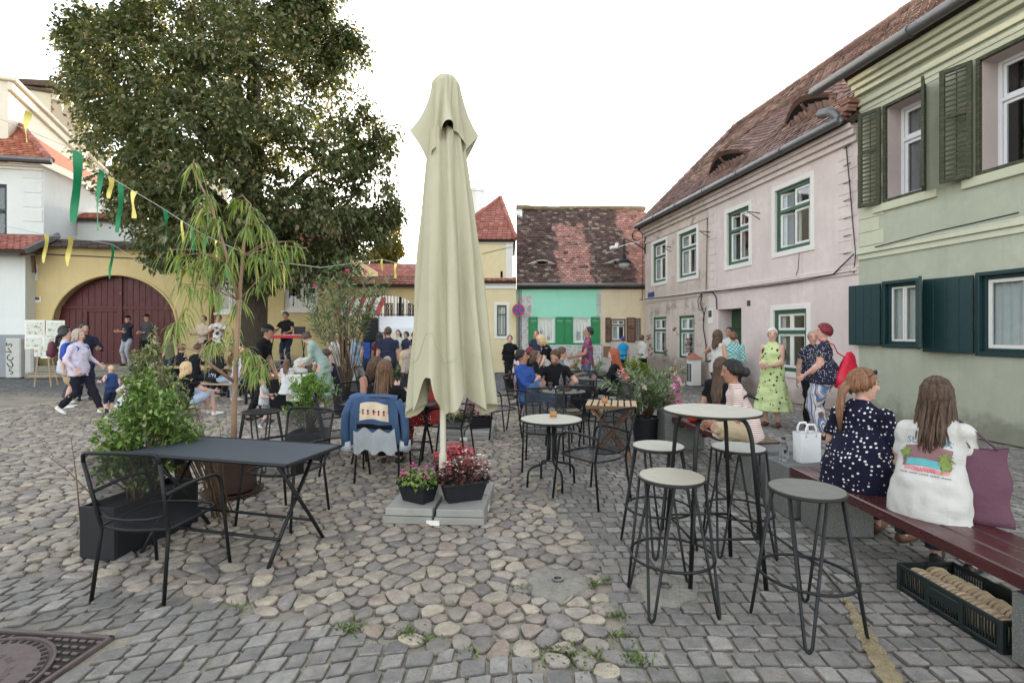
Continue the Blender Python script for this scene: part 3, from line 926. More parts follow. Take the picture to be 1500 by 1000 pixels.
def gutter(par, u0, u1, y, z, r_=.085, seg=1.9):
  mb = MB()
  mb.tube([(u0, y, z), (u1, y, z)], r_, 10)
  k = int((u1 - u0) / seg)
  for i in range(1, k + 1):
    x = u0 + (u1 - u0) * i / (k + 1); mb.tube([(x - .02, y, z), (x + .02, y, z)], r_ * 1.18, 10)
  return mb.build('gutter', zinc_m, par, smooth=40)
def cable(par, pts, r_=.012, mat_=None):
  return MB().tube(pts, r_, 5).build('cable', mat_ or blk, par, smooth=True)
def shell(par, u0, u1, y0, y1, z1, mat_, z0=0, name='side_wall', yb=None):
  """ends and back of a house behind its front wall"""
  mb = MB(); th = .3
  mb.bb(u0, u0 + th, y0, y1, z0, z1); mb.bb(u1 - th, u1, y0, y1, z0, z1); mb.bb(u0 + th, u1 - th, y1 - th, y1, z0, z1)
  return mb.build(name, mat_, par)
# -- right side: pink house and green house
FR = Facade((5.198, 20.0), (7.916, 2.0))
uC = FR.uz(1258, 500)[0]                     # shared corner of the two houses
uS = FR.uz(1038, 400)[0]                     # seam inside the pink house
zE = 5.66                                    # eave of pink house
pk = frame_box('pink_house', 'two-storey pale pink plaster house with green-framed windows and rose tile roof', 'house', FR)
W = {k: FR.rect(*v) for k, v in dict(a=(956.7, 358.7, 975.8, 410.4), b=(995, 344, 1020.6, 402), c=(1065.5, 313.5, 1097.5, 382), d=(1136, 281, 1187.5, 358),
     e=(957, 464.8, 975.8, 519), f=(994.5, 462.7, 1017, 526), g=(1134, 455, 1182, 547)).items()}
D = FR.rect(1052, 453.5, 1086, 560); D = (D[0], D[1], 0.02, D[3])
TH = .5
zc = FR.uz(940, 444)[1]
o1 = [W[k] for k in 'abef']; o2 = [W[k] for k in 'cdg'] + [D]
wall_mb(0, uS, 0, zE, TH, o1).build('weathered_front_wall', pinkold_m, pk)
wall_mb(uS, uC, 0, zE, TH, o2).build('front_wall', pink_m, pk)
shell(pk, 0.0, uC, TH, 7.6, zE, pinkold_m)
# gable end at far side
MB().prism([(TH + .0, zE), (7.6, zE), (4.05, zE + 3.9)], -0.0, .3).build('gable', pinkold_m, pk).rotation_euler = (0, 0, R(90))
kids_ = {}
for k in 'abefcdg':
  u0, u1, z0, z1 = W[k]
  big = k in 'cdg'
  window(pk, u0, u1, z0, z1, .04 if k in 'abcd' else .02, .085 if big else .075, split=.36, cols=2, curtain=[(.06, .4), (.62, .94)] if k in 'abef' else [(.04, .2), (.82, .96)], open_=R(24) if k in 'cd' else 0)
  if k in 'abcdg':
    mb = MB(); ring(mb, u0 - .12, u1 + .12, z0 - .13, z1 + .12, -.025, .03, .116, .004); mb.build('window_surround', trim_m, pk)
# mid cornice and eave cornice (stepped mouldings)
def moulding(par, u0, u1, z, steps, mat_, name='cornice'):
  """steps: (dz0, dz1, projection)"""
  mb = MB()
  for (a, b, p) in steps: mb.bb(u0, u1, -p, .01, z + a, z + b, .006)
  return mb.build(name, mat_, par)
moulding(pk, 0, uC, zc, [(-.03, .03, .03), (.033, .09, .06), (.093, .12, .045)], pink_m)
moulding(pk, 0, uS, zE, [(-.62, -.5, .03), (-.34, -.22, .07), (-.218, -.1, .14), (-.098, .0, .2)], pinkold_m, 'eave_cornice')
moulding(pk, uS, uC, zE, [(-.34, -.22, .07), (-.218, -.1, .14), (-.098, .0, .2)], pink_m, 'eave_cornice')
gutter(pk, -.05, uC - .05, -.36, zE + .06)
# eyelid dormers, located by pixel on the roof plane
pitch = R(45)
def roof_us(fac_, px, py, ye, ze, pitch):
  c = Vector((0, 0, CH)); r_ = Vector(((px - CX) / F, 1, (HY - py) / F))
  o = fac_.world(0, ye, ze); e = fac_.n * math.cos(pitch) + Vector((0, 0, math.sin(pitch))); nn = fac_.d.cross(e)
  t_ = nn.dot(o - c) / nn.dot(r_); p = c + r_ * t_ - o
  return p.dot(fac_.d), p.dot(e)
ey = []
for (px_, py_, hw, hh) in ((1068, 243, 1.5, .5), (1190, 168, 1.25, .5)):
  u_, s_ = roof_us(FR, px_, py_, -.28, zE + .08, pitch); ey.append((u_, s_, hw, hh))
pr = roof(pk, FR, -.25, uC + .05, -.28, zE + .08, 5.9, pitch, tile_pink, ey, sag=.05)
ridge(pr, [(-.25, -.28 + 5.9 * math.cos(pitch), zE + .08 + 5.9 * math.sin(pitch) + .04), (uC, -.28 + 5.9 * math.cos(pitch), zE + .08 + 5.9 * math.sin(pitch) + .04)], tile_pink)
mb = MB(); yr = -.28 + 5.9 * math.cos(pitch); zr = zE + .08 + 5.9 * math.sin(pitch)
mb.quad((-.25, yr, zr), (uC, yr, zr), (uC, 2 * yr + .28, zE), (-.25, 2 * yr + .28, zE)); mb.build('back_roof', plain('roof_boarding', srgb(70, 58, 50), .85), pk)
for i in range(16):   # verge tiles climbing the far gable
  a = i / 16 * 5.9
  mb = MB(); mb.tube([(-.25, -.28 + a * math.cos(pitch), zE + .12 + a * math.sin(pitch)), (-.25, -.28 + (a + .4) * math.cos(pitch), zE + .1 + (a + .4) * math.sin(pitch))], [.09, .08], 7); mb.build('verge_tile', tile_pink, pr, smooth=40)
# doorway with green door and steps
mb = MB(); mb.bb(D[0], D[1], .42, .47, 0.02, D[3] - .02, .005)
dr = mb.build('door', plain('dark_green_door', srgb(46, 74, 52), .5), pk)
for i in range(2):
  for j in range(3):
    a = D[0] + .08 + i * (D[1] - D[0] - .1) / 2; b = a + (D[1] - D[0]) / 2 - .12; z0_ = .2 + j * .75
    MB().bb(a, b, .40, .43, z0_, z0_ + .58, .012).build('door_panel', plain('dark_green_door', (0, 0, 0)), dr)
MB().bb(D[0] - .05, D[1] + .05, -.3, .4, -.02, .13, .012).build('door_step', conc, pk)
# small fittings
px1, pz1 = FR.uz(1041, 462)
mb = MB(); mb.bb(px1 - .12, px1 + .12, -.02, .0, pz1 - .25, pz1 + .2, .003); mb.build('notice_plate', trim_m, pk)
mb = MB(); mb.bb(px1 - .09, px1 + .09, -.026, -.018, pz1 - .05, pz1 + .15, .002); mb.build('notice_print', plain('dark_print', srgb(70, 70, 74), .7, .5, 30, 0), pk)
u_, z_ = FR.uz(954, 431.5)
MB().bb(u_ - .28, u_ + .28, -.02, .0, z_ - .09, z_ + .09, .004).build('street_name_plate', plain('blue_enamel', srgb(38, 62, 128), .35), pk)
u_, z_ = FR.uz(1097, 444); MB().bb(u_ - .07, u_ + .07, -.015, .0, z_ - .07, z_ + .07, .003).build('number_plate', plain('dark_print', (0, 0, 0)), pk)
for (px_, py_) in ((1113, 312), (983, 362), (1040, 340)):
  u_, z_ = FR.uz(px_, py_); mb = MB(); mb.tube([(u_, 0, z_), (u_, -.35, z_ + .02)], .012, 6); mb.tube([(u_, 0, z_ - .16), (u_, -.3, z_)], .01, 6); mb.build('wall_bracket', iron_m, pk)
def fcab(pts, r_=.012, off=-.04):
  out = []
  for (px_, py_) in pts:
    u_, z_ = FR.uz(px_, py_); out.append((u_, off, z_))
  cable(pk, out, r_)
fcab([(940, 439), (985, 434), (1030, 428), (1080, 424), (1130, 418), (1180, 411), (1225, 402), (1256, 372)], .014, -.075)
fcab([(1052, 453), (1051, 436), (1046, 428), (1030, 430), (1028, 445), (1033, 460), (1032, 480), (1036, 505), (1036, 530)], .016)
fcab([(1030, 428), (1024, 440), (1026, 455), (1036, 450), (1031, 470)], .011)
fcab([(1242, 215), (1248, 280), (1252, 330), (1256, 372), (1253, 400)], .010)
fcab([(1172, 368), (1170, 395), (1164, 412)], .006, -.02)
fcab([(943, 330), (943, 400), (942, 440)], .014)
fcab([(1038, 320), (1037, 380), (1036, 428)], .012)
# quoins on both edges of the repainted part
for side, (ua, ub) in enumerate(((uS + .0, uS + .42), (uC - .5, uC - .03))):
  for i in range(11):
    z0_ = 2.95 + i * .235
    if z0_ > zE - .5: break
    MB().bb(ua + (.0 if i % 2 else .0), ub - (.12 if i % 2 else 0), -.012, .004, z0_, z0_ + .222, .004).build('quoin', pink_m, pk)
# iron rungs near the corner
for i in range(8):
  u_, z_ = FR.uz(1244, 215 + i * 26)
  mb = MB(); mb.tube([(u_ - .12, -.02, z_), (u_ + .1, -.06, z_)], .008, 5); mb.build('wall_clamp', iron_m, pk)
# exposed brick patches low on the old wall
for (px_, py_, nn) in ((951, 497, 7), (1008, 500, 6), (974, 521, 4), (1010, 515, 5), (990, 480, 3), (953, 512, 5)):
  u_, z_ = FR.uz(px_, py_)
  for i in range(nn):
    bu, bz = u_ + rnd.uniform(-.16, .16), z_ + rnd.uniform(-.22, .22)
    mb = MB(); mb.box((bu, -.004, bz), (rnd.uniform(.12, .22), .03, .065), .008); mb.build('exposed_brick', brick_m, pk)
gh = frame_box('green_house', 'sage green plaster house with louvred shutters upstairs and dark teal shutters below', 'house', FR)
zG = 6.45
uEnd = FR.L
A1 = FR.rect(1298, 157.5, 1353, 276.5); A1 = (A1[0], A1[1], FR.uz(1297, 293)[1], FR.uz(1299, 157.5)[1])
B1 = (FR.uz(1436, 72)[0], FR.uz(1436, 72)[0] + (A1[1] - A1[0]) * 1.06, A1[2], A1[3])
lw = A1[1] - A1[0]
C1 = (B1[1] + (B1[0] - A1[1]), B1[1] + (B1[0] - A1[1]) + lw, A1[2], A1[3])
A0 = FR.rect(1298, 417, 1345, 505); B0u = FR.uz(1437, 405)[0]
B0 = (B0u, B0u + 1.15, FR.uz(1437, 515)[1], FR.uz(1437, 405)[1]); C0 = (B0u + 2.6, B0u + 3.7, B0[2], B0[3])
wall_mb(uC, uEnd, 0, zG, TH, [A1, B1, C1, A0, B0, C0]).build('front_wall', green_m, gh)
shell(gh, uC + .02, uEnd, TH, 8.0, zG, green_m)
zg = FR.uz(1262, 377)[1]
moulding(gh, uC, uEnd, zg, [(-.05, .05, .03), (.053, .13, .07), (.133, .17, .05)], trimg_m)
moulding(gh, uC, uEnd, zG, [(-.62, -.55, .03), (-.5, -.4, .05), (-.3, -.2, .1), (-.198, -.1, .17), (-.098, .0, .25)], greenlt_m, 'eave_cornice')
mb = MB(); mb.bb(uC, uEnd, -.012, .004, A1[3] + .06, zG - .62); mb.build('frieze', greenlt_m, gh)
for i in range(9):
  z0_ = zg + .2 + i * .26
  if z0_ > zG - .95: break
  MB().bb(uC + .02, uC + (.46 if i % 2 else .56), -.014, .004, z0_, z0_ + .25, .004).build('quoin', greenlt_m, gh)
pvc = plain('white_plastic', srgb(232, 232, 234), .35, .03, 5, 0)
for (q, op) in ((A1, 0), (B1, 0), (C1, 0)):
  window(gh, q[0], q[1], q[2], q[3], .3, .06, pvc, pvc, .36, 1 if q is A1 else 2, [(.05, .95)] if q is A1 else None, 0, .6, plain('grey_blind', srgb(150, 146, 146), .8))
  mb = MB()   # plastered reveal lining and old wooden frame round the opening
  mb.bb(q[0], q[0] + .012, .03, .3, q[2], q[3]); mb.bb(q[1] - .012, q[1], .03, .3, q[2], q[3]); mb.bb(q[0] + .012, q[1] - .012, .03, .3, q[3] - .012, q[3]); mb.bb(q[0] + .012, q[1] - .012, .03, .3, q[2], q[2] + .012)
  mb.build('window_reveal', reveal_m, gh)
  mb = MB(); ring(mb, q[0] - .05, q[1] + .05, q[2] - .05, q[3] + .05, -.03, .03, .055, .006); mb.build('shutter_frame', olsh_m, gh)
  MB().bb(q[0] - .25, q[1] + .25, -.05, .01, q[2] - .2, q[2] - .055, .008).build('window_sill', greenlt_m, gh)
  hw = (q[1] - q[0]) / 2 + .03
  if q is A1:
    louvre(gh, q[0] - .06 - hw, q[0] - .06, q[2] - .06, q[3] + .04, -.06, olsh_m, R(16), 'r')
    louvre(gh, q[1] + .06, q[1] + .06 + hw, q[2] - .06, q[3] + .04, -.06, olsh_m, R(-50), 'l')
  else:
    louvre(gh, q[0] - .06 - hw, q[0] - .06, q[2] - .06, q[3] + .04, -.07, olsh_m, R(18), 'r')
    louvre(gh, q[1] + .06, q[1] + .06 + hw, q[2] - .06, q[3] + .04, -.07, olsh_m, R(-18), 'l')
for (q, sh) in ((A0, A0[1] - A0[0]), (B0, .78), (C0, .78)):
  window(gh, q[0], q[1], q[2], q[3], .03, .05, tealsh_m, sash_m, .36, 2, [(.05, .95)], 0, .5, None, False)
  mb = MB(); ring(mb, q[0] - .05, q[1] + .05, q[2] - .06, q[3] + .06, -.05, .03, .06, .006); mb.build('shutter_frame', tealsh_m, gh)
  for s_ in (-1, 1):
    a = q[0] - .06 if s_ < 0 else q[1] + .06
    wid = .62 if q is A0 else .72
    ang = R(8) if s_ < 0 else R(-45)
    mb = MB(); mb.M = Matrix.Translation((a, -.06, 0)) @ Matrix.Rotation(ang, 4, 'Z')
    x0_, x1_ = (-wid, 0) if s_ < 0 else (0, wid)
    mb.bb(x0_, x1_, -.02, .02, q[2] - .03, q[3] + .03, .004);
    sh_ = mb.build('shutter', tealsh_m, gh)
    for k in range(4):
      mb2 = MB(); mb2.M = mb.M; mb2.bb(x0_ + k * wid / 4 + .006, x0_ + (k + 1) * wid / 4 - .006, -.028, -.018, q[2], q[3], .003); mb2.build('shutter_board', tealsh_m, sh_)
cable(gh, [(FR.uz(1288, 362)[0], -.09, FR.uz(1288, 362)[1])] + [(FR.uz(px_, py_)[0], -.09, FR.uz(px_, py_)[1]) for (px_, py_) in ((1340, 349), (1375, 340), (1430, 328), (1500, 312))], .012)
gutter(gh, uC - .7, uEnd, -.42, zG + .09, .1, 2.4)
gr = roof(gh, FR, uC - .05, uEnd, -.32, zG + .1, 6.2, R(42), tile_pink, nparts=120, sag=.04)
mb = MB(); yr2 = -.32 + 6.2 * math.cos(R(42)); zr2 = zG + .1 + 6.2 * math.sin(R(42))
mb.quad((uC, yr2, zr2), (uEnd, yr2, zr2), (uEnd, 8.4, zG), (uC, 8.4, zG)); mb.build('back_roof', plain('roof_boarding', srgb(70, 58, 50), .85), gh)
MB().prism([(.0, zG), (8.0, zG), (4.3, zr2 - .1)], -uC - .3, -uC - .02).build('gable', green_m, gh).rotation_euler = (0, 0, R(90))
# broken brick corner and downpipe elbow where the two eaves meet
for i in range(6):
  mb = MB(); mb.box((uC - .12 + rnd.uniform(-.1, .1), -.2 + rnd.uniform(-.06, .06), zE + .1 + i * .07), (.24, .22, .062), .008); mb.build('corner_brick', brick_m, gh)
mb = MB(); mb.tube(fillet([(uC - .5, -.42, zE + .35), (uC - .2, -.42, zE + .28), (uC - .1, -.3, zE + .02)], .1), .09, 10); mb.build('downpipe_elbow', zinc_m, gh, smooth=40)
# -- lamp on a bracket at the far corner of the pink house
u_, z_ = FR.uz(943, 352)
lp = thing('wall_lamp', 'dark bell-shaped street lamp on a curled iron bracket at the house corner', 'street lamp', FR.world(0.05, 0, 0))
LB = FR.world(.05, -.02, z_)
lx = at(914, 385, 19.6)
mb = MB(); o_ = Vector((lp.location.x, lp.location.y, 0))
mb.tube([LB - o_ + Vector((0, 0, .35)), LB - o_ + Vector((0, 0, -.55))], .03, 8)
mb.tube([LB - o_ + Vector((-.3 + .3, 0, -.4)), LB - o_ + Vector((-.45, 0, -.1)), Vector((lx.x, lx.y, LB.z - .05)) - o_, Vector((lx.x, lx.y, lx.z + .3)) - o_], .022, 7)
mb.tube([p - o_ for p in arc(LB + Vector((-.3, 0, .15)), .2, 0, 5, 16, (1, 0, 0), (0, 0, 1))], .016, 6)
mb.build('bracket', iron_m, lp, smooth=40)
MB().lathe([(.03, .36), (.07, .3), (.09, .2), (.2, .12), (.3, .02), (.31, -.02), (.29, -.02)], 20, lx - o_).build('lamp_shade', iron_m, lp, smooth=40)
MB().ell(lx - o_ + Vector((0, 0, -.04)), (.22, .22, .17), 16, 10).build('lamp_globe', plain('frosted_glass', srgb(190, 190, 190), .3, .05, 5, 0), lp, smooth=True)
mb = MB(); c_ = at(904, 362, 19.5) - o_; mb.tube([c_, c_ + Vector((-.28, -.12, -.05))], .07, 10); mb.box(c_ + Vector((-.02, 0, .1)), (.12, .1, .12), .01); mb.tube([c_, LB - o_], .02, 6); mb.build('camera_unit', trim_m, lp, smooth=40)
# -- mint and cream houses across the end
FM = Facade((gx(757, 20.8).x, 20.8), (5.9, 20.8))
uM = FM.uz(880, 450)[0]
zM = FM.uz(800, 418)[1]
mh_ = frame_box('mint_house', 'low mint green house with bright green shutters and crazy-paving stone base', 'house', FM)
ch_ = frame_box('cream_house', 'low weathered cream house with brown louvred shutters next to the mint house', 'house', FM)
m1 = FM.rect(788, 465, 812.5, 502); m2 = FM.rect(840, 465, 865, 502); m3 = FM.rect(895, 467, 917, 500); m4 = FM.rect(931, 466, 939, 499)
wall_mb(0, uM, 0, zM, .5, [m1, m2]).build('front_wall', mint_m, mh_)
wall_mb(uM, FM.L, 0, zM, .5, [m3, m4]).build('front_wall', cream_m, ch_)
shell(mh_, 0, uM, .5, 9, zM, white_m); shell(ch_, uM + .01, FM.L, .5, 9, zM, white_m)
for q, p_ in ((m1, mh_), (m2, mh_)): window(p_, *q, .05, .06, sash_m, sash_m, .36, 2, [(.05, .5), (.5, .95)], transom=False)
for q in (m3, m4): window(ch_, *q, .05, .06, plain('brown_frame', srgb(120, 100, 92), .6), sash_m, .28, 2 if q is m3 else 1, [(.1, .6)])
for (x0_, x1_) in ((774, 787.5), (813.5, 826), (826.5, 839), (865.5, 878.5)):
  q = FM.rect(x0_, 464, x1_, 503.5); louvre(mh_, q[0], q[1], q[2], q[3], -.05, greensh_m, 0, 'r', None, .05, .74, .07, True)
for (x0_, x1_) in ((886.5, 894.5), (917.5, 930.5)):
  q = FM.rect(x0_, 465, x1_, 501); louvre(ch_, q[0], q[1], q[2], q[3], -.05, brownsh_m, 0, 'r', None, .045, .6, .075)
for q in (m1, m2): MB().bb(q[0] - .05, q[1] + .05, -.05, .02, q[2] - .06, q[2] - .002, .006).build('window_sill', greensh_m, mh_)
# crazy paving: irregular pale stones on the base and up the left edge
def cells2d(x0, x1, y0, y1, n_, rs, keep=None):
  P = []
  k = 0
  while len(P) < n_ and k < n_ * 30:
    k += 1; p = (rs.uniform(x0, x1), rs.uniform(y0, y1))
    if all((p[0] - q[0]) ** 2 + (p[1] - q[1]) ** 2 > .35 * (x1 - x0) * (y1 - y0) / n_ for q in P): P.append(p)
  out = []
  for i, p in enumerate(P):
    cell = [(x0, y0), (x1, y0), (x1, y1), (x0, y1)]
    for j, q in enumerate(P):
      if i == j: continue
      dx, dy = q[0] - p[0], q[1] - p[1]; mx_, my_ = (p[0] + q[0]) / 2, (p[1] + q[1]) / 2; nc = []
      for e in range(len(cell)):
        A, B = cell[e - 1], cell[e]
        da = (A[0] - mx_) * dx + (A[1] - my_) * dy; db = (B[0] - mx_) * dx + (B[1] - my_) * dy
        if (da < 0) != (db < 0): tt = da / (da - db); nc.append((A[0] + (B[0] - A[0]) * tt, A[1] + (B[1] - A[1]) * tt))
        if db < 0: nc.append(B)
      cell = nc
      if len(cell) < 3: break
    if len(cell) >= 3: out.append(cell)
  return out
clad = []
rs = random.Random(3)
zb = FM.uz(800, 503.5)[1] - .07
regions = [(0.0, .62, 0.0, FM.uz(760, 432)[1], 44), (.62, uM - .02, 0, zb, 120), (uM - .18, uM + .02, zb, zM - .3, 10)]
for (x0_, x1_, y0_, y1_, n_) in regions:
  for cell in cells2d(x0_, x1_, y0_, y1_, n_, rs):
    cx_ = sum(c[0] for c in cell) / len(cell); cz_ = sum(c[1] for c in cell) / len(cell)
    n = len(cell); d_ = rs.uniform(.012, .028)
    a = [(cx_ + (c[0] - cx_) * .9, -.002, cz_ + (c[1] - cz_) * .9) for c in cell]; b = [(cx_ + (c[0] - cx_) * .84, -d_, cz_ + (c[1] - cz_) * .84) for c in cell]
    clad.append((a + b, [tuple(range(n, 2 * n))] + [(k, (k + 1) % n, n + (k + 1) % n, n + k) for k in range(n)]))
clad_m = stone_mat('cladding_stone', [(0, srgb(176, 174, 172)), (.4, srgb(204, 202, 198)), (.7, srgb(190, 188, 188)), (1, srgb(216, 212, 204))], 30, .8, .4)
pieces('cladding_stone', clad, clad_m, mh_, None, 300)
MB().bb(-.01, .63, -.006, .004, 0, FM.uz(760, 432)[1] + .01).build('joint_mortar', white_m, mh_)
MB().bb(.632, uM, -.006, .004, 0, zb + .01).build('joint_mortar', white_m, mh_)
q = FM.rect(884, 507, 894, 522); MB().bb(q[0], q[1], -.1, .01, q[2], q[3], .01).build('meter_box', plain('rusty_box', srgb(132, 100, 76), .7, .3, 9), ch_)
pm = R(42)
eyes = []
for (px_, py_) in ((794, 387), (906, 387)):
  u_, s_ = roof_us(FM, px_, py_, -.25, zM + .05, pm); eyes.append((u_, s_, .85, .3))
SLm = 6.1
roof(mh_, FM, 0.02, uM, -.25, zM + .05, SLm, pm, patch_m, [eyes[0]], tw=.19, ex=.16, nparts=0, sag=.16)
rr_ = roof(ch_, FM, uM, FM.L + .6, -.25, zM + .05, SLm, pm, patch_m, [eyes[1]], tw=.19, ex=.16, nparts=0, sag=.16)
yr = -.25 + SLm * math.cos(pm); zr = zM + .05 + SLm * math.sin(pm)
ridge(rr_, [(uM, yr, zr + .05), (FM.L + .6, yr, zr + .02)], tile_mat('mossy_ridge', [(0, srgb(120, 112, 90)), (1, srgb(150, 138, 112))]), .13)
ridge(mh_, [(0, yr, zr + .1), (uM * .5, yr, zr + .02), (uM, yr, zr + .05)], tile_mat('mossy_ridge2', [(0, srgb(120, 112, 90)), (1, srgb(150, 138, 112))]), .13)
for p_, a, b in ((mh_, 0, uM), (ch_, uM, FM.L + .6)):
  mb = MB(); mb.quad((a, yr, zr), (b, yr, zr), (b, 2 * yr, zM), (a, 2 * yr, zM)); mb.build('back_roof', plain('roof_boarding', (0, 0, 0)), p_)
  gutter(p_, a, b, -.33, zM + .0, .065)
  moulding(p_, a, b, zM, [(-.16, -.06, .06), (-.058, .0, .12)], plain('eave_board', srgb(150, 150, 136), .7) if p_ is mh_ else cream_m, 'eave_cornice')
# gable triangle beside the yellow tower
mb = MB(); mb.prism([(0, zM), (yr * 2, zM), (yr, zr)], -.02, -.3); g_ = mb.build('gable', white_m, mh_); g_.rotation_euler = (0, 0, R(90))
for k in (3, 2, 1):
  MB().tube([(.06 * k, -.04, 0), (.06 * k, -.04, zM)], .02 if k == 2 else .008, 6).build('downpipe' if k == 2 else 'wall_cable', zinc_m if k == 2 else blk, mh_, smooth=40)
# round traffic sign
c_ = at(759.5, 454, 20.2); sg = thing('no_stopping_sign', 'round blue no-stopping sign with red ring and cross on a grey pole', 'traffic sign', (c_.x, 20.2, 0))
MB().tube([(0, .04, 0), (0, .04, c_.z + .35)], .03, 8).build('pole', zinc_m, sg, smooth=40)
red_m = plain('sign_red', srgb(176, 40, 52), .4, .05, 5, 0); blu_m = plain('sign_blue', srgb(44, 62, 140), .4, .05, 5, 0)
mb = MB(); mb.M = Matrix.Translation((0, 0, c_.z)) @ Matrix.Rotation(R(90), 4, 'X')
mb.lathe([(.21, -.01), (.21, .01), (0, .01)], 28, mi=0); mb.lathe([(.25, -.012), (.25, .014), (.2, .014), (.2, -.012)], 28, mi=1)
for a in (45, -45):
  mb2 = mb; mb2.box((0, 0, .011), (.4, .045, .008), .001, Matrix.Rotation(R(a), 3, 'Z'), 1)
mb.build('sign_face', [blu_m, red_m], sg)
# -- yellow tower house left of the mint house
FT = Facade((gx(640, 20.6).x, 20.6), (gx(757, 20.6).x - .02, 20.6))
th_ = frame_box('yellow_tower_house', 'pale yellow tower-like house with red hipped roof beside the mint house', 'house', FT)
zt1 = FT.uz(740, 413)[1]; zt2 = FT.uz(740, 352)[1]
q1 = FT.rect(728, 447, 742, 492); uT = FT.uz(751, 400)[0]; uL = FT.uz(660, 400)[0]
wall_mb(0, FT.L, 0, zt1, .4, [q1]).build('front_wall', yelp_m, th_)
slit = FT.rect(733, 397, 736.5, 408)
wall_mb(uL, uT, zt1, zt2, .4, [slit]).build('tower_wall', yelp_m, th_)
mb = MB(); mb.bb(slit[0], slit[1], .2, .3, slit[2], slit[3]); mb.build('slit_window', room_m, th_)
mb = MB(); mb.bb(uT - .3, uT, .4, 4, zt1, zt2); mb.bb(uL, uL + .3, .4, 4, zt1, zt2); mb.bb(uL + .3, uT - .3, 3.7, 4, zt1, zt2); mb.build('tower_side', white_m, th_)
shell(th_, 0, FT.L, .4, 5, zt1, white_m)
window(th_, *q1, .06, .06, plain('grey_green_frame', srgb(84, 96, 88), .6), sash_m, .3, 2, [(.1, .9)])
mb = MB(); ring(mb, q1[0] - .12, q1[1] + .12, q1[2] - .12, q1[3] + .12, -.025, .02, .116); mb.build('window_surround', trim_m, th_)
MB().bb(uT - .28, uT + .02, -.02, .01, zt1 + .1, zt2 - .06, .004).build('corner_strip', trim_m, th_)
moulding(th_, uL, uT + .05, zt2, [(-.14, -.06, .05), (-.058, .02, .12)], trim_m); moulding(th_, 0, FT.L, zt1, [(-.28, -.1, .05), (-.098, .0, .14)], trim_m)
roof(th_, FT, 0, FT.L, -.2, zt1 + .02, .42, R(30), tile_red, nparts=0, tw=.2, ex=.16)
# hipped roof with the apex towards the right
ap = Vector((FT.uz(733, 290)[0], 2.0, 0));
apz = 1.6 + (487 - 290) / 750 * 22.6
pT = math.atan2(apz - zt2, 2.2); SLt = 2.2 / math.cos(pT)
apu = at(733, 290, 22.6).x - FT.o.x
ro_ = roof(th_, FT, uL - .15, uT + .12, -.2, zt2, SLt, pT, tile_red, nparts=0, tw=.2, ex=.17, ul=lambda s_: uL - .15 + (apu - uL + .1) * s_ / SLt, ur=lambda s_: uT + .12 + (apu - uT - .07) * s_ / SLt)
a_ = Vector((apu, 2.0, apz))
mb = MB(); mb.add([a_, (uT + .12, -.2, zt2), (uT + .12, 4.2, zt2)], [(0, 1, 2)]); mb.add([a_, (uL - .15, 4.2, zt2), (uL - .15, -.2, zt2)], [(0, 1, 2)]); mb.add([a_, (uT + .12, 4.2, zt2), (uL - .15, 4.2, zt2)], [(0, 1, 2)]); mb.build('side_roof', tile_red, th_)
ridge(ro_, [a_ + Vector((0, 0, .03)), (uT + .12, -.2, zt2 + .04)], tile_red, .1, .3); ridge(ro_, [a_ + Vector((0, 0, .03)), (uL - .15, -.2, zt2 + .04)], tile_red, .1, .3)
MB().tube([(FT.uz(706, 380)[0], -.05, FT.uz(706, 372)[1]), (FT.uz(730, 366)[0], -.02, FT.uz(730, 366)[1]), (uT, -.03, FT.uz(750, 362)[1])], .008, 5).build('wire', blk, th_)
# white turret with a cross behind
c_ = at(700, 290, 34); tu = thing('white_turret', 'round white chimney turret with a small iron cross on top', 'turret', (c_.x, 34, 0))
zt_ = at(700, 276, 34).z
MB().lathe([(.42, 0), (.42, zt_ - .3), (.48, zt_ - .25), (.48, zt_ - .08), (.4, zt_), (0, zt_ + .05)], 24, caps=False).build('shaft', white_m, tu, smooth=40)
mb = MB(); mb.bb(-.03, .03, -.03, .03, zt_, zt_ + .62); mb.bb(-.2, .2, -.02, .02, zt_ + .36, zt_ + .41); mb.build('cross', iron_m, tu)
# -- arch wall with grille
FA = Facade((gx(500, 20.7).x, 20.7), (gx(645, 20.7).x, 20.7))
aw = frame_box('arched_wall', 'yellow courtyard wall with a wide arch, iron grille and red tile coping', 'wall', FA)
za = FA.uz(570, 417)[1]; aq = FA.rect(510, 462, 613, 560); atop = FA.uz(571, 431)[1]
wall_mb(0, FA.L, 0, za, .45, [(aq[0], aq[1], 0.0, 'arch', aq[3], atop)], 24).build('wall_body', yel_m, aw)
roof(aw, FA, 0, FA.L - .55, -.3, za - .02, .75, R(33), tile_red, nparts=0, tw=.24, ex=.2)
mb = MB(); pz = [(FA.L - .55, za), (FA.L, za), (FA.L, za + 1.6), (FA.L - .1, za + 1.05)]
mb.prism(pz, -.02, .5); mb.build('parapet', yelp_m, aw)
mb = MB(); mb.bar((FA.L - .62, -.06, za - .02), (FA.L + .1, -.06, za + 1.3), .3, .1, .01); mb.build('parapet_trim', trim_m, aw)
mb = MB()
def az_(u):
  m = (aq[0] + aq[1]) / 2; h_ = (aq[1] - aq[0]) / 2; k = max(-1, min(1, (u - m) / h_)); return aq[3] + (atop - aq[3]) * math.sqrt(max(0, 1 - k * k))
nb = 22
for i in range(1, nb):
  u = aq[0] + (aq[1] - aq[0]) * i / nb
  if i in (9, 16): mb = MB(); mb.bb(u - .05, u + .05, .16, .26, 0, az_(u)); mb.build('grille_post', iron_m, aw); continue
  if u > aq[1] * .2:
    mb = MB(); mb.bb(u - .011, u + .011, .2, .222, 1.9, az_(u)); mb.build('grille_bar', iron_m, aw)
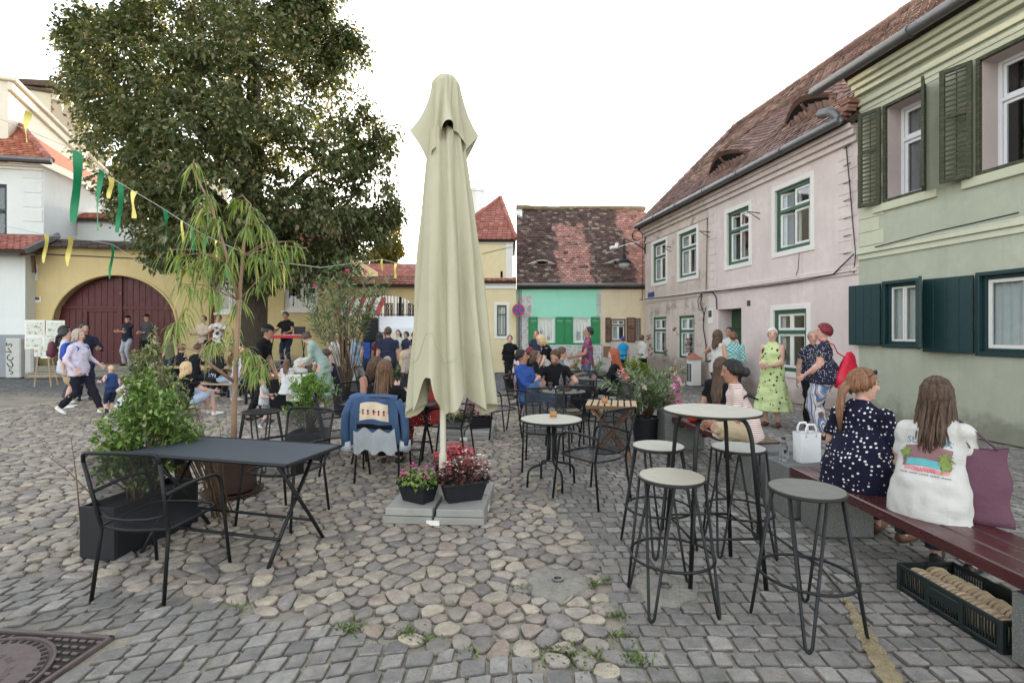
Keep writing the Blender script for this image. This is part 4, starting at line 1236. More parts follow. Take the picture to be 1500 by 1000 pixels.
for z_ in (1.95, 2.32):
  mb = MB(); mb.bb(aq[0], aq[1], .195, .225, z_, z_ + .03); mb.build('grille_rail', iron_m, aw)
# house across the yard seen through the arch
FB = Facade((gx(470, 32).x, 32), (gx(680, 32).x, 32))
bh = frame_box('courtyard_house', 'pale house with brown shuttered windows seen through the arch', 'house', FB)
bw_ = [FB.rect(565 + k * 16, 444, 581 + k * 16 - 5, 470) for k in range(3)] + [FB.rect(520, 444, 534, 470)]
zb_ = FB.uz(570, 412)[1]
wall_mb(0, FB.L, 0, zb_, .4, bw_).build('front_wall', white_m, bh)
shell(bh, 0, FB.L, .4, 6, zb_, white_m)
for k, q in enumerate(bw_): window(bh, *q, .05, .06, brownsh_m, sash_m, .3, 2, None)
roof(bh, FB, -.3, FB.L + .3, -.3, zb_, 2.8, R(30), tile_red, nparts=0, tw=.25, ex=.22)
# -- yellow long house behind the tree
FY = Facade((gx(298, 20.2).x, 20.2), (gx(512, 20.6).x, 20.6))
yh = frame_box('yellow_long_house', 'yellow plaster house with white-framed windows behind the big tree', 'house', FY)
zy = FY.uz(400, 372)[1]
yw = [FY.rect(315, 397, 356, 458), FY.rect(416, 399, 466, 455)]
wall_mb(0, FY.L, 0, zy, .4, yw).build('front_wall', yel_m, yh)
shell(yh, 0, FY.L, .4, 6, zy, yel_m)
for q in yw:
  window(yh, *q, .08, .09, sash_m, sash_m, .34, 2, None); MB().bb(q[0] - .1, q[1] + .1, -.06, .02, q[3] + .01, q[3] + .12, .01).build('window_hood', trim_m, yh)
  MB().bb(q[0] - .1, q[1] + .1, -.08, .02, q[2] - .09, q[2] - .004, .01).build('window_sill', trim_m, yh)
roof(yh, FY, -.2, FY.L + .2, -.35, zy + .02, 4.0, R(38), tile_red, nparts=0, tw=.22, ex=.2)
MB().tube([(FY.L - .35, -.07, 0), (FY.L - .35, -.07, zy)], .06, 9).build('downpipe', plain('rust_red_pipe', srgb(122, 66, 56), .6), yh, smooth=40)
MB().tube([(.35, -.07, 0), (.35, -.07, zy)], .07, 9).build('downpipe', plain('rust_red_pipe', (0, 0, 0)), yh, smooth=40)
# -- gate house on the left
FG = Facade(tuple(gx(10, 18.7)[:2]), tuple(gx(306, 20.15)[:2]))
gt = frame_box('gate_house', 'yellow gatehouse wall with a maroon arched wooden gate and dark tile coping', 'gatehouse', FG)
zg_ = FG.uz(120, 362)[1]
aq = FG.rect(73, 470, 262, 560); atop = FG.uz(166, 402)[1]
wall_mb(0, FG.L, 0, zg_, .6, [(aq[0], aq[1], 0.0, 'arch', aq[3] - .35, atop)], 28).build('front_wall', yel_m, gt)
def ag_(u, m_=0):
  m = (aq[0] + aq[1]) / 2; h_ = (aq[1] - aq[0]) / 2 + m_; k = max(-1, min(1, (u - m) / h_)); return aq[3] - .35 + (atop - aq[3] + .35 + m_) * math.sqrt(max(0, 1 - k * k))
# gate leaves with boards and rails
mid = FG.uz(169, 480)[0]
for (a, b) in ((aq[0] + .01, mid - .01), (mid + .01, aq[1] - .01)):
  lf = MB(); k = 10
  mb0 = MB(); n = 24
  poly = [(a, .04), (b, .04)] + [(b + (a - b) * i / n, ag_(b + (a - b) * i / n) - .005) for i in range(n + 1)]
  mb0.prism(poly, .38, .43); leaf = mb0.build('gate_leaf', mar_m, gt)
  for i in range(k):
    x0_, x1_ = a + (b - a) * i / k + .006, a + (b - a) * (i + 1) / k - .006
    zt_ = min(ag_(x0_), ag_(x1_)) - .03
    if zt_ > .3: MB().bb(x0_, x1_, .362, .383, .08, zt_, .004).build('gate_board', mar_m, leaf)
  zr_ = FG.uz(169, 450)[1]
  MB().bb(a + .01, b - .01, .33, .363, zr_ - .06, zr_ + .06, .006).build('gate_rail', mar_m, leaf)
  MB().bb(a + .01, b - .01, .33, .363, .3, .45, .006).build('gate_rail', mar_m, leaf)
MB().bb(mid - .09, mid + .09, .30, .36, .05, ag_(mid) - .03, .01).build('gate_post', mar_m, gt)
pdq = FG.rect(116, 452, 170, 560)
mb = MB(); ring(mb, pdq[0], pdq[1], .06, pdq[3], .315, .335, .1, .006); mb.build('wicket_frame', mar_m, gt)
MB().ell((FG.uz(171, 429)[0], .29, FG.uz(171, 429)[1]), (.05, .03, .05), 10, 8).build('gate_knob', zinc_m, gt, smooth=True)
n = 30; mb = MB(); pts_ = []
for i in range(n + 1):
  u = aq[0] + (aq[1] - aq[0]) * i / n; pts_.append((u, -.01, ag_(u)))
mb.tube(pts_, .05, 6); mb.build('arch_moulding', yel_m, gt, smooth=True)
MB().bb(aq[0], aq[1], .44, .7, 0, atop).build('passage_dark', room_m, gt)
# coping in dark stone tiles, rough courses
cl_ = []
for r_ in range(4):
  u = -.3 + rnd.uniform(0, .2)
  while u < FG.L + .1:
    wd = rnd.uniform(.22, .42)
    vs = []
    for (sy, sz) in ((0, 0), (1, 0), (1, 1), (0, 1)):
      pass
    mb = MB(); yo = -.38 + r_ * .14; mb.box((u + wd / 2, yo + .25, zg_ + .03 + r_ * .075 + rnd.uniform(-.015, .015)), (wd - .01, .5, .07), .015, Matrix.Rotation(R(rnd.uniform(-3, 3)), 3, 'Y') @ Matrix.Rotation(R(14), 3, 'X'))
    cl_.append((mb.v, mb.f)); u += wd
pieces('coping_tile', cl_, slate_m, gt, Matrix.Translation(FG.o) @ Matrix.Rotation(FG.rz, 4, 'Z'), 300)
MB().bb(-.3, FG.L, -.1, 3.5, zg_, zg_ + .02).build('coping_bed', room_m, gt)
for (x0_, y0_, x1_, y1_) in ((40, 387, 56, 411), (43, 434, 61, 443)):
  q = FG.rect(x0_, y0_, x1_, y1_)
  pl = MB().bb(q[0], q[1], -.03, .0, q[2], q[3], .004).build('wall_plaque', trim_m, gt)
  w_ = q[1] - q[0]; h_ = q[3] - q[2]
  MB().bb(q[0] + w_ * .15, q[1] - w_ * .15, -.036, -.028, q[2] + h_ * .4, q[3] - h_ * .1, .002).build('plaque_print', plain('brown_print', srgb(104, 74, 66), .7, .5, 30, 0), pl)
cable(gt, [(0, -.04, FG.uz(20, 370)[1]), (FG.L * .3, -.05, FG.uz(100, 374)[1]), (FG.L * .6, -.05, FG.uz(180, 378)[1]), (FG.L, -.04, FG.uz(290, 378)[1])], .014)
c_ = FG.uz(22, 371); mb = MB(); mb.tube([(c_[0], -.05, c_[1]), (c_[0] + .25, -.25, c_[1] - .05)], .06, 8); mb.build('camera_unit', plain('camera_grey', srgb(90, 90, 92), .5), gt, smooth=40)
# lower red roof strip above the coping and white wall behind
FQ = Facade(tuple(gx(70, 21.5)[:2]), tuple(gx(300, 22.2)[:2]))
wb = frame_box('white_walled_house', 'white plain wall with a thin red tile band behind the gatehouse', 'house', FQ)
wall_mb(0, FQ.L, 0, FQ.uz(150, 318)[1], .3, []).build('front_wall', white_m, wb)
shell(wb, 0, FQ.L, .3, 4, FQ.uz(150, 318)[1], white_m)
roof(wb, FQ, -.3, FQ.L, -.25, FQ.uz(150, 322)[1], .8, R(28), tile_org, nparts=0, tw=.22, ex=.2)
# -- corner house
FL = Facade(tuple(gx(-260, 18.2)[:2]), tuple(gx(64, 19.6)[:2]))
lh = frame_box('white_corner_house', 'pale grey-white house corner with an orange tile roof beside the gatehouse', 'house', FL)
zl = FL.uz(64, 243)[1]
lq = FL.rect(-30, 268, 10, 348)
wall_mb(0, FL.L, 0, zl, .4, [lq]).build('front_wall', white_m, lh); shell(lh, 0, FL.L, .4, 7, zl, white_m)
window(lh, *lq, .05, .07, plain('dark_frame', srgb(52, 56, 62), .5), plain('dark_frame', (0, 0, 0)), .5, 2, None)
for i in range(4):
  q = FL.rect(34, 243 + i * 21, 62, 243 + (i + 1) * 21 - 2); MB().bb(q[0], q[1], -.02, .004, q[2], q[3], .004).build('quoin', white_m, lh)
moulding(lh, 0, FL.L, zl, [(-.2, -.1, .08), (-.098, .0, .2)], trim_m, 'eave_cornice')
gutter(lh, 0, FL.L + .55, -.5, zl + .08, .09)
pl_ = R(40)
rl = roof(lh, FL, 0, FL.L + .5, -.45, zl + .05, 3.2, pl_, tile_org, nparts=200, tw=.2, ex=.17, ur=lambda s_: FL.L + .5 - s_ * .78)
ridge(rl, [(FL.L + .5, -.45, zl + .1), (FL.L + .5 - 3.2 * .78, -.45 + 3.2 * math.cos(pl_), zl + .12 + 3.2 * math.sin(pl_))], tile_red, .12)
mb = MB(); mb.add([(FL.L + .5, -.45, zl + .04), (FL.L + .5, 6, zl + .04), (FL.L + .5 - 2.5, 2.0, zl + .04 + 2.05)], [(0, 1, 2)]); mb.build('hip_face', tile_org, lh)
# projecting lower wall with a grey plinth and small tiled porch roof
FP = Facade(tuple(gx(-260, 17.4)[:2]), tuple(gx(37, 18.4)[:2]))
pw = frame_box('porch_wing', 'low white wing with grey plinth and small tiled porch roof beside the gate', 'wing', FP)
zp = FP.uz(20, 362)[1]
wall_mb(0, FP.L, 0, zp, .4, []).build('front_wall', white_m, pw); mb = MB(); mb.bb(FP.L - .3, FP.L, .4, 2.0, 0, zp); mb.build('side_wall', white_m, pw)
MB().bb(0, FP.L + .03, -.03, .3, 0, FP.uz(20, 490)[1], .01).build('plinth', greyw_m, pw)
rp = roof(pw, FP, 0, FP.L + .55, -.8, zp - .2, 1.7, R(28), tile_red, nparts=150, tw=.2, ex=.17)
mb = MB(); mb.bar((FP.L + .6, -.85, zp - .24), (FP.L + .6, .75, zp + .6), .1, .2, .01); mb.build('porch_trim', zinc_m, pw)
mb = MB(); mb.bar((FP.L + .3, -.75, zp - .35), (FP.L + .3, .4, zp - .02), .1, .12, .01); mb.bar((FP.L + .3, -.1, zp - .3), (FP.L + .3, -.02, zp - .9), .1, .1, .01); mb.build('porch_bracket', plain('brown_beam', srgb(84, 60, 48), .7), pw)
# stone bollard slab with black painted letters beside the gate
c_ = gp(24, 553); st = thing('painted_stone', 'pale upright stone block with black letters painted down its side', 'stone', (c_.x, c_.y, 0), R(4))
MB().box((0, 0, .7), (.5, .3, 1.4), .03).build('block', plain('pale_stone', srgb(190, 188, 182), .85, .15, 6, .5, 40), st)
MB().box((.42, .1, .72), (.3, .3, 1.44), .06).build('block', plain('pale_stone', (0, 0, 0)), st)
for k, chx in enumerate('SVCUS'):
  cu = bpy.data.curves.new('letter', 'FONT'); cu.body = chx; cu.size = .3; cu.extrude = .003; cu.align_x = 'CENTER'
  ob = bpy.data.objects.new('letter', cu); COL.objects.link(ob)
  dg = bpy.context.evaluated_depsgraph_get(); me = bpy.data.meshes.new_from_object(ob.evaluated_get(dg)); bpy.data.objects.remove(ob)
  me.materials.clear(); me.materials.append(blk)
  l_ = new_obj('letter', me, st, (-.02, -.156, 1.14 - k * .25)); l_.rotation_euler = (R(90), R(-70 + k * 13), 0)
# -- tall walls behind the left house
def long_wall(name, label, a, b, h, mat_, cap, capm, th=1.0):
  fa = Facade(a, b); o = frame_box(name, label, 'house', fa)
  MB().bb(0, fa.L, 0, th, 0, h).build('side_wall', mat_, o)
  MB().bb(-.15, fa.L, -cap, th + .1, h, h + .16, .03).build('parapet_coping', capm, o)
  MB().bb(-.06, fa.L, -cap * .5, .01, h - .35, h - .002, .02).build('cornice', mat_, o)
  return o, fa
a_ = tuple(gx(12, 20.2)[:2]); b_ = tuple(gx(243, 51)[:2])
cg, FK = long_wall('cream_long_house', 'large cream house wall with a plain cornice rising behind the grey-white corner house', a_, b_, 11.5, cgab_m, .3, cgab_m, 6)
q = FK.rect(121, 256, 126, 268); MB().bb(*q[:2], -.01, .03, *q[2:]).build('vent', room_m, cg)
mb = MB(); mb.bb(-.02, 6.0, 0.0, 9, 0, 11.4);
dg_, FK2 = long_wall('dark_roofed_house', 'tall beige house with dark brown roof edge behind the cream wall', tuple(gx(75, 30)[:2]), tuple(gx(150, 42)[:2]), 15.6, plaster('beige_plaster', srgb(206, 196, 172), .25), .5, plain('dark_brown_roof', srgb(84, 66, 56), .85, .3, 5), 5)
F5 = Facade(tuple(gx(-90, 29.4)[:2]), tuple(gx(75, 30)[:2]))
ec = frame_box('brick_chimney_wall', 'weathered brick chimney wall with dark cap behind the cream house', 'chimney', F5)
q = F5.rect(38, 130, 75, 200); zt_ = F5.uz(60, 128)[1]
MB().bb(0, F5.L, 0.05, 3, 0, zt_).build('core', plaster('beige_plaster3', srgb(190, 172, 150), .3), ec)
MB().bb(-.2, F5.L + .2, -.25, 3.2, zt_, zt_ + .35, .03).build('cap', plain('dark_brown_roof', (0, 0, 0)), ec)
bl_ = []
for r_ in range(int((q[3] - q[2]) / .13)):
  u = q[0] + (r_ % 2) * .12 + rnd.uniform(0, .05)
  while u < q[1] - .1:
    mb = MB(); mb.box((u + .12, .03, q[2] + r_ * .13 + .06), (.22, .08, .1), .012); bl_.append((mb.v, mb.f)); u += .25
pieces('brick', bl_, brick_m, ec, None, 300)
FK3 = Facade(tuple(gx(130, 46)[:2]), tuple(gx(330, 46)[:2]))
rh_ = frame_box('brown_roofed_house', 'house with brown tiled roof showing behind the big tree', 'house', FK3)
zz_ = FK3.uz(200, 262)[1]
wall_mb(0, FK3.L, 0, zz_, .4, []).build('front_wall', plaster('beige_plaster2', srgb(206, 196, 172), .25), rh_)
roof(rh_, FK3, -.3, FK3.L, -.3, zz_, 3.0, R(38), tile_mat('brown_far_tile', [(0, srgb(104, 84, 74)), (1, srgb(132, 106, 92))]), nparts=0, tw=.3, ex=.25)
# ================================================================ FURNITURE
char_m = plain('charcoal_metal', srgb(23, 23, 25), .5, .3, 14, .12, 120, .1, .4)
def mesh_mat(name, col, hole=.4, period=.0075):
  t = NT(name)
  v = t.coord('Object')
  X_, Y_, Z_ = t.sep(v)
  k = 2 * PI / period
  a = t.math('MULTIPLY', t.math('SINE', t.math('MULTIPLY', X_, k)), t.math('SINE', t.math('MULTIPLY', t.math('ADD', Y_, Z_), k)))
  msk = t.math('GREATER_THAN', t.math('ABSOLUTE', a), hole)
  tr = t.n('ShaderNodeBsdfTransparent'); mx = t.n('ShaderNodeMixShader')
  t.set(mx.inputs[0], msk); t.t.links.new(t.b.outputs[0], mx.inputs[1]); t.t.links.new(tr.outputs[0], mx.inputs[2])
  t.t.links.new(mx.outputs[0], [n for n in t.t.nodes if n.type == 'OUTPUT_MATERIAL'][0].inputs[0])
  t.done(col, .5, None, .3, .5)
  return t.mat
net_m = mesh_mat('perforated_metal', srgb(24, 25, 29), .45)
top_m = mesh_mat('perforated_table_metal', srgb(84, 89, 98), .9)
beige_m = plain('beige_laminate', srgb(174, 168, 153), .5, .06, 5, .1, 90)
dkrim_m = plain('dark_table_edge', srgb(44, 42, 40), .5, .1, 8, 0)
def panel(P, nu, nv, th=.004):
  """thin double-skinned surface from P(i/nu, j/nv)"""
  mb = MB(); vs = []; fs = []
  for i in range(nu + 1):
    for j in range(nv + 1): vs.append(P(i / nu, j / nv))
  for i in range(nu):
    for j in range(nv): fs.append((i * (nv + 1) + j, (i + 1) * (nv + 1) + j, (i + 1) * (nv + 1) + j + 1, i * (nv + 1) + j + 1))
  return mb.add(vs, fs)
def make_chair(label, loc, rz, group='dark mesh armchairs'):
  t = thing('mesh_armchair', label, 'chair', loc, rz, group)
  r_ = .0115
  for s in (-1, 1):
    bl = fillet([(s * .235, -.27, 0), (s * .22, -.215, .42), (s * .225, -.235, .5), (s * .245, -.31, .84)], .06, 3)
    MB().tube(bl, r_, 7).build('back_leg', char_m, t, smooth=True)
    fl = fillet([(s * .275, .27, 0), (s * .262, .215, .45), (s * .26, .19, .655), (s * .255, -.02, .668), (s * .238, -.262, .645)], .09, 4)
    MB().tube(fl, r_, 7).build('armrest_leg', char_m, t, smooth=True)
  tr = fillet([(-.245, -.31, .84), (-.235, -.325, .895), (0, -.345, .905), (.235, -.325, .895), (.245, -.31, .84)], .07, 4)
  MB().tube(tr, r_, 7).build('back_rail', char_m, t, smooth=True)
  br = [(-.224, -.222, .515), (-.13, -.26, .495), (0, -.272, .49), (.13, -.26, .495), (.224, -.222, .515)]
  MB().tube(br, .009, 7).build('lower_back_rail', char_m, t, smooth=True)
  def B(u, v):
    x = (u * 2 - 1); z = .5 + v * .4 - (1 - x * x) * .01 * (1 - v)
    w_ = .222 + .02 * v; y_ = -.225 - .1 * v - (1 - x * x) * (.045 - .02 * v)
    return (x * w_, y_, z)
  panel(B, 10, 8).build('backrest', net_m, t, smooth=True)
  sr = fillet([(-.225, -.215, .425), (-.245, .0, .43), (-.24, .21, .44), (0, .265, .432), (.24, .21, .44), (.245, 0, .43), (.225, -.215, .425)], .08, 4)
  MB().tube(sr + fillet([sr[-1], Vector((0, -.255, .42)), sr[0]], .1, 4)[1:-1], .009, 7, closed=True).build('seat_frame', char_m, t, smooth=True)
  def Sx(u, v):
    x = u * 2 - 1; y_ = -.235 + v * (.47 + .03 * (1 - x * x)) - .02 * (1 - x * x) * (1 - v)
    return (x * .235, y_, .428 - .022 * (1 - x * x) * (1 - (v * 2 - 1) ** 2))
  panel(Sx, 10, 8).build('seat', net_m, t, smooth=True)
  for o in kids(t):
    pass
  return t
chairs = [((-2.25, 3.30, 0), -6, 'dark mesh armchair standing on the setts at the empty rectangular metal table'),
 ((-1.95, 4.42, 0), 163, 'dark mesh armchair on the cobbles at the empty rectangular metal table'),
 ((-1.95, 5.95, 0), -70, 'dark mesh armchair between the hedge planter and the jacket chair'),
 ((-1.45, 5.72, 0), 2, 'dark mesh armchair with a denim jacket over its back'),
 ((.78, 4.93, 0), 40, 'empty dark mesh armchair beside the bar stools at the round beige table'),
 ((.40, 6.12, 0), 178, 'empty dark mesh armchair behind the round beige table'),
 ((.78, 7.02, 0), 6, 'dark mesh armchair with a striped bag on its seat'),
 ((.26, 8.45, 0), -118, 'dark mesh armchair under the man in the blue shirt'),
 ((.72, 8.65, 0), 184, 'dark mesh armchair under the bearded man in black t-shirt'),
 ((1.0, 9.95, 0), -80, 'dark mesh armchair under the man in grey t-shirt'),
 ((2.02, 9.65, 0), 85, 'dark mesh armchair under the red-haired woman'),
 ((-.22, 7.9, 0), -60, 'dark mesh armchair with a pink garment hanging on it'),
 ((-.80, 6.55, 0), 80, 'dark mesh armchair under the woman in red patterned trousers'),
 ((-2.0, 7.1, 0), -130, 'dark mesh armchair under the woman in sunglasses'),
 ((1.25, 6.95, 0), 100, 'dark mesh armchair tucked behind the slatted wooden table'),
 ((1.25, 9.05, 0), 170, 'empty dark mesh armchair before the round table with a white plate')]
proto = make_chair(chairs[0][2], chairs[0][0], R(chairs[0][1]))
tbl_ = {}
for c in bpy.data.objects:
  if c.parent is not None: tbl_.setdefault(c.parent.name, []).append(c)
CH_ = [proto]
for (l, a, lab) in chairs[1:]: CH_.append(copy_tree(proto, l, R(a), lab, table=tbl_))
# --- rectangular folding metal table
def metal_table(label, loc, rz, L, Wd, H=.73):
  t = thing('folding_metal_table', label, 'table', loc, rz)
  hx, hy = L / 2, Wd / 2
  mb = MB(); mb.bb(-hx + .012, hx - .012, -hy + .012, hy - .012, H - .014, H - .004); mb.build('table_top', top_m, t)
  mb = MB(); ring_pts = fillet([(-hx, -hy, H - .012), (hx, -hy, H - .012), (hx, hy, H - .012), (-hx, hy, H - .012), (-hx, -hy, H - .012)], .02, 3)
  mb.tube([(-hx, -hy, H - .012), (hx, -hy, H - .012)], .013, 6); mb.tube([(hx, -hy, H - .012), (hx, hy, H - .012)], .013, 6); mb.tube([(hx, hy, H - .012), (-hx, hy, H - .012)], .013, 6); mb.tube([(-hx, hy, H - .012), (-hx, -hy, H - .012)], .013, 6)
  mb.build('table_rim', char_m, t, smooth=40)
  for s in (-1, 1):
    x = s * (hx - .16)
    for q in (-1, 1):
      xx = x + q * .012
      lg = fillet([(xx, -q * (hy - .08), H - .03), (xx, q * (hy - .16), .2), (xx, q * (hy - .02), 0.0)], .06, 4)
      MB().tube(lg, .014, 7).build('leg', char_m, t, smooth=True)
    MB().bb(x - .02, x + .02, -.05, .05, H - .16, H - .08, .004).build('hinge_bracket', char_m, t)
  for q in (-1, 1):
    MB().tube([(-hx + .16, q * (hy - .12), .17), (hx - .16, q * (hy - .12), .17)], .011, 7).build('stretcher', char_m, t, smooth=True)
  return t
metal_table('empty rectangular dark metal folding table beside the black planter', (-2.085, 3.86, 0), R(-14.5), 1.4, .62)
metal_table('rectangular dark metal folding table with three women seated around it', (-1.5, 6.5, 0), R(-3), 1.15, .7)
# --- round pedestal tables
def round_table(label, loc, r_=.31, H=.70, mat_=None, cat='table', rz=0):
  t = thing('round_cafe_table', label, cat, loc, rz)
  MB().lathe([(r_ - .004, H - .004), (r_ - .004, H), (0, H + .0005)], 48, caps=False).build('table_top', mat_ or beige_m, t, smooth=30)
  MB().lathe([(0, H - .03), (r_ - .03, H - .03), (r_, H - .022), (r_ + .002, H - .006), (r_ - .004, H - .003)], 48, caps=False).build('table_edge', dkrim_m, t, smooth=30)
  for k in range(4):
    a = k * PI / 2 + R(20); c, s = math.cos(a), math.sin(a)
    pts = fillet([(c * .04, s * .04, H - .03), (c * .04, s * .04, .3), (c * .06, s * .06, .245), (c * .26, s * .26, .2), (c * .27, s * .27, 0)], .07, 4)
    MB().tube(pts, .012, 7).build('leg', char_m, t, smooth=True)
  MB().lathe([(.085, H - .05), (.085, H - .03)], 16).build('top_plate', char_m, t)
  MB().tube(arc((0, 0, .27), .055, 0, 2 * PI, 16), .006, 5).build('clamp_ring', char_m, t, smooth=True)
  return t
T_ROUND = Vector((.41, 5.36, 0))
round_table('round beige cafe table with dark pedestal and a small cork pot', T_ROUND, .32)
T_MEN = Vector((.78, 7.72, 0))
round_table('round cafe table crowded with drinks between the two seated men', T_MEN, .33, .72)
T_FAR = Vector((1.53, 9.8, 0))
round_table('round cafe table with a plate between the grey t-shirt man and the red-haired woman', T_FAR, .36, .73)
# --- bar table with four slanted legs
BT = Vector((1.335, 3.42, 0))
t = thing('bar_table', 'tall round bar table with beige top and four dark bent legs', 'table', BT, R(2))
H = 1.085; r_ = .31
MB().lathe([(r_ - .004, H - .004), (r_ - .004, H), (0, H + .0005)], 56, caps=False).build('table_top', beige_m, t, smooth=30)
MB().lathe([(0, H - .022), (r_ - .02, H - .022), (r_, H - .016), (r_ + .002, H - .005), (r_ - .004, H - .003)], 56, caps=False).build('table_edge', dkrim_m, t, smooth=30)
ft = []
for sx in (-1, 1):
  for sy in (-1, 1):
    pts = fillet([(sx * .05, sy * .05, H - .04), (sx * .15, sy * .15, H - .035), (sx * .178, sy * .178, H - .14), (sx * .24, sy * .24, 0)], .07, 4)
    MB().tube(pts, .0145, 8).build('leg', char_m, t, smooth=True)
q = .222
for a, b in (((-q, -q), (q, -q)), ((q, -q), (q, q)), ((q, q), (-q, q)), ((-q, q), (-q, -q))):
  MB().tube([(a[0], a[1], .31), (b[0], b[1], .31)], .008, 6).build('stretcher', char_m, t, smooth=True)
MB().bb(-.15, .15, -.02, .02, H - .045, H - .022).build('top_bracket', char_m, t); MB().bb(-.02, .02, -.15, .15, H - .052, H - .0455).build('top_bracket', char_m, t)
# --- bar stools with four hairpin legs and a foot ring
def make_stool(label, loc, rz, seat_m):
  t = thing('bar_stool', label, 'stool', loc, rz, 'hairpin-leg bar stools')
  H = .755; r_ = .19
  MB().lathe([(r_ - .004, H - .003), (r_ - .006, H), (0, H + .001)], 48, caps=False).build('seat', seat_m, t, smooth=30)
  MB().lathe([(0, H - .026), (r_ - .01, H - .026), (r_ + .002, H - .018), (r_ + .003, H - .005), (r_ - .004, H - .002)], 48, caps=False).build('seat_edge', dkrim_m, t, smooth=30)
  for k in range(4):
    a = k * PI / 2; c, s = math.cos(a), math.sin(a); tx, ty = -s, c
    def Q(rad, off, z): return (c * rad + tx * off, s * rad + ty * off, z)
    pts = [Q(.165, -.085, H - .02), Q(.272, -.016, .03)] + [Q(.275, -.016 + .032 * i / 6, .03 - .022 * math.sin(PI * i / 6)) for i in range(1, 6)] + [Q(.272, .016, .03), Q(.165, .085, H - .02)]
    MB().tube(pts, .0085, 7).build('hairpin_leg', char_m, t, smooth=True)
  MB().tube(arc((0, 0, .29), .24, 0, 2 * PI, 40)[:-1], .0085, 7, closed=True).build('foot_ring', char_m, t, smooth=True)
  return t
greyseat = plain('grey_beige_seat', srgb(158, 155, 146), .55, .08, 6, .1, 90)
make_stool('hairpin bar stool with a grey seat standing alone beside the crate bench', (1.605, 2.79, 0), R(-118), plain('dark_grey_seat', srgb(112, 109, 102), .5, .1, 6, .1, 90))
make_stool('hairpin bar stool with a warm beige seat in front of the bar table', (.945, 3.03, 0), R(-130), plain('warm_seat', srgb(162, 154, 137), .5, .08, 6, .1, 90))
make_stool('hairpin bar stool with a pale seat between the bar table and the mesh armchair', (1.10, 3.85, 0), R(-110), beige_m)
make_stool('hairpin bar stool with a pale seat between the bar table and the granite block', (1.68, 3.80, 0), R(-140), greyseat)
make_stool('black-seated hairpin stool beside the potted weeping plant', (-2.72, 5.55, 0), R(20), char_m)
# --- slatted wooden folding table
wood_m = None
t = NT('weathered_slat_wood')
wood_m = t.done(t.mix(t.noise(6, 6, .6, t.coord('Object', (1, 14, 14))), srgb(150, 124, 96), srgb(196, 172, 140)), .7, t.bump(t.noise(20, 5, vec=t.coord('Object', (1, 12, 12))), .3, .006), 0, .3)
wdark_m = plain('brown_table_wood', srgb(122, 88, 62), .7, .2, 8, .3, 40)
t = thing('slatted_folding_table', 'small wooden slatted folding table with crossed brown legs', 'table', (1.22, 6.28, 0), R(-12))
for i in range(8):
  x = -.27 + i * .077
  mb = MB(); mb.box((x, 0, .735), (.058, .5, .016), .004); o = mb.build('slat', wood_m, t)
for y_ in (-.21, .21): MB().box((0, y_, .708), (.6, .03, .036), .004).build('apron', wdark_m, t)
for s in (-1, 1):
  for q in (-1, 1):
    y_ = s * (.17 if q > 0 else .2)
    MB().bar((-q * .24, y_, .70), (q * .27, y_, 0.01), .024, .045, .004, (0, 1, 0)).build('leg', wdark_m, t)
MB().bar((.2, -.2, .1), (.2, .2, .1), .03, .03, .004).build('stretcher', wdark_m, t)
MB().bar((-.2, -.17, .1), (-.2, .17, .1), .03, .03, .004).build('stretcher', wdark_m, t)
# --- cork ashtray pots, drinks, small items
cork_m = plain('cork', srgb(186, 138, 92), .8, .25, 60, .4, 200)
def cork(loc, lab):
  t = thing('cork_pot', lab, 'pot', loc)
  MB().lathe([(.036, 0), (.038, .03), (.036, .06), (.03, .06), (.029, .03)], 18).build('cup', cork_m, t, smooth=40)
  MB().lathe([(.0372, .012), (.0385, .018), (.0372, .024)], 18, caps=False).build('band', plain('cork_dark', srgb(132, 92, 60), .8), t)
cork(T_ROUND + Vector((.03, .1, .701)), 'small cork pot on the round beige cafe table')
cork(Vector((1.13, 6.25, .744)), 'small cork pot on the slatted wooden table')
cup_m = plain('white_cup', srgb(228, 226, 220), .4, .04, 5, 0); cola = plain('dark_drink', srgb(48, 26, 20), .2, .1, 5, 0); juice = plain('orange_juice', srgb(226, 170, 60), .25, .1, 5, 0)
limem = plain('lime_drink', srgb(190, 200, 130), .25, .1, 5, 0)
tg = NT('drinking_glass'); clear_m = tg.done((.9, .93, .95), .05, None, 0, .5, Transmission_Weight=.95, IOR=1.3)
def glassof(loc, r_, h, m_, lab, cat='drink', name='drink_glass', straw=False):
  t = thing(name, lab, cat, loc)
  MB().lathe([(r_ * .8, 0), (r_, h), (r_ * .93, h), (r_ * .75, .006)], 16).build('glass', clear_m, t, smooth=40)
  MB().lathe([(r_ * .74, .006), (r_ * .9, h * .8), (0, h * .8)], 16, caps=False).build('liquid', m_, t, smooth=40)
  if straw: MB().tube([(0, 0, h * .3), (r_ * .8, 0, h * 1.6)], .004, 5).build('straw', plain('white_straw', srgb(220, 216, 200), .5), t)
zt = .7215
glassof(T_MEN + Vector((-.2, .02, zt)), .034, .13, cola, 'glass of dark cola on the men\'s table')
glassof(T_MEN + Vector((.1, .05, zt)), .034, .12, juice, 'glass of orange juice on the men\'s table')
glassof(T_MEN + Vector((.22, .0, zt)), .034, .1, limem, 'glass of pale green lemonade on the men\'s table')
glassof(T_FAR + Vector((-.05, -.1, .7315)), .036, .15, limem, 'tall pale drink with a straw on the table of the red-haired woman', straw=True)
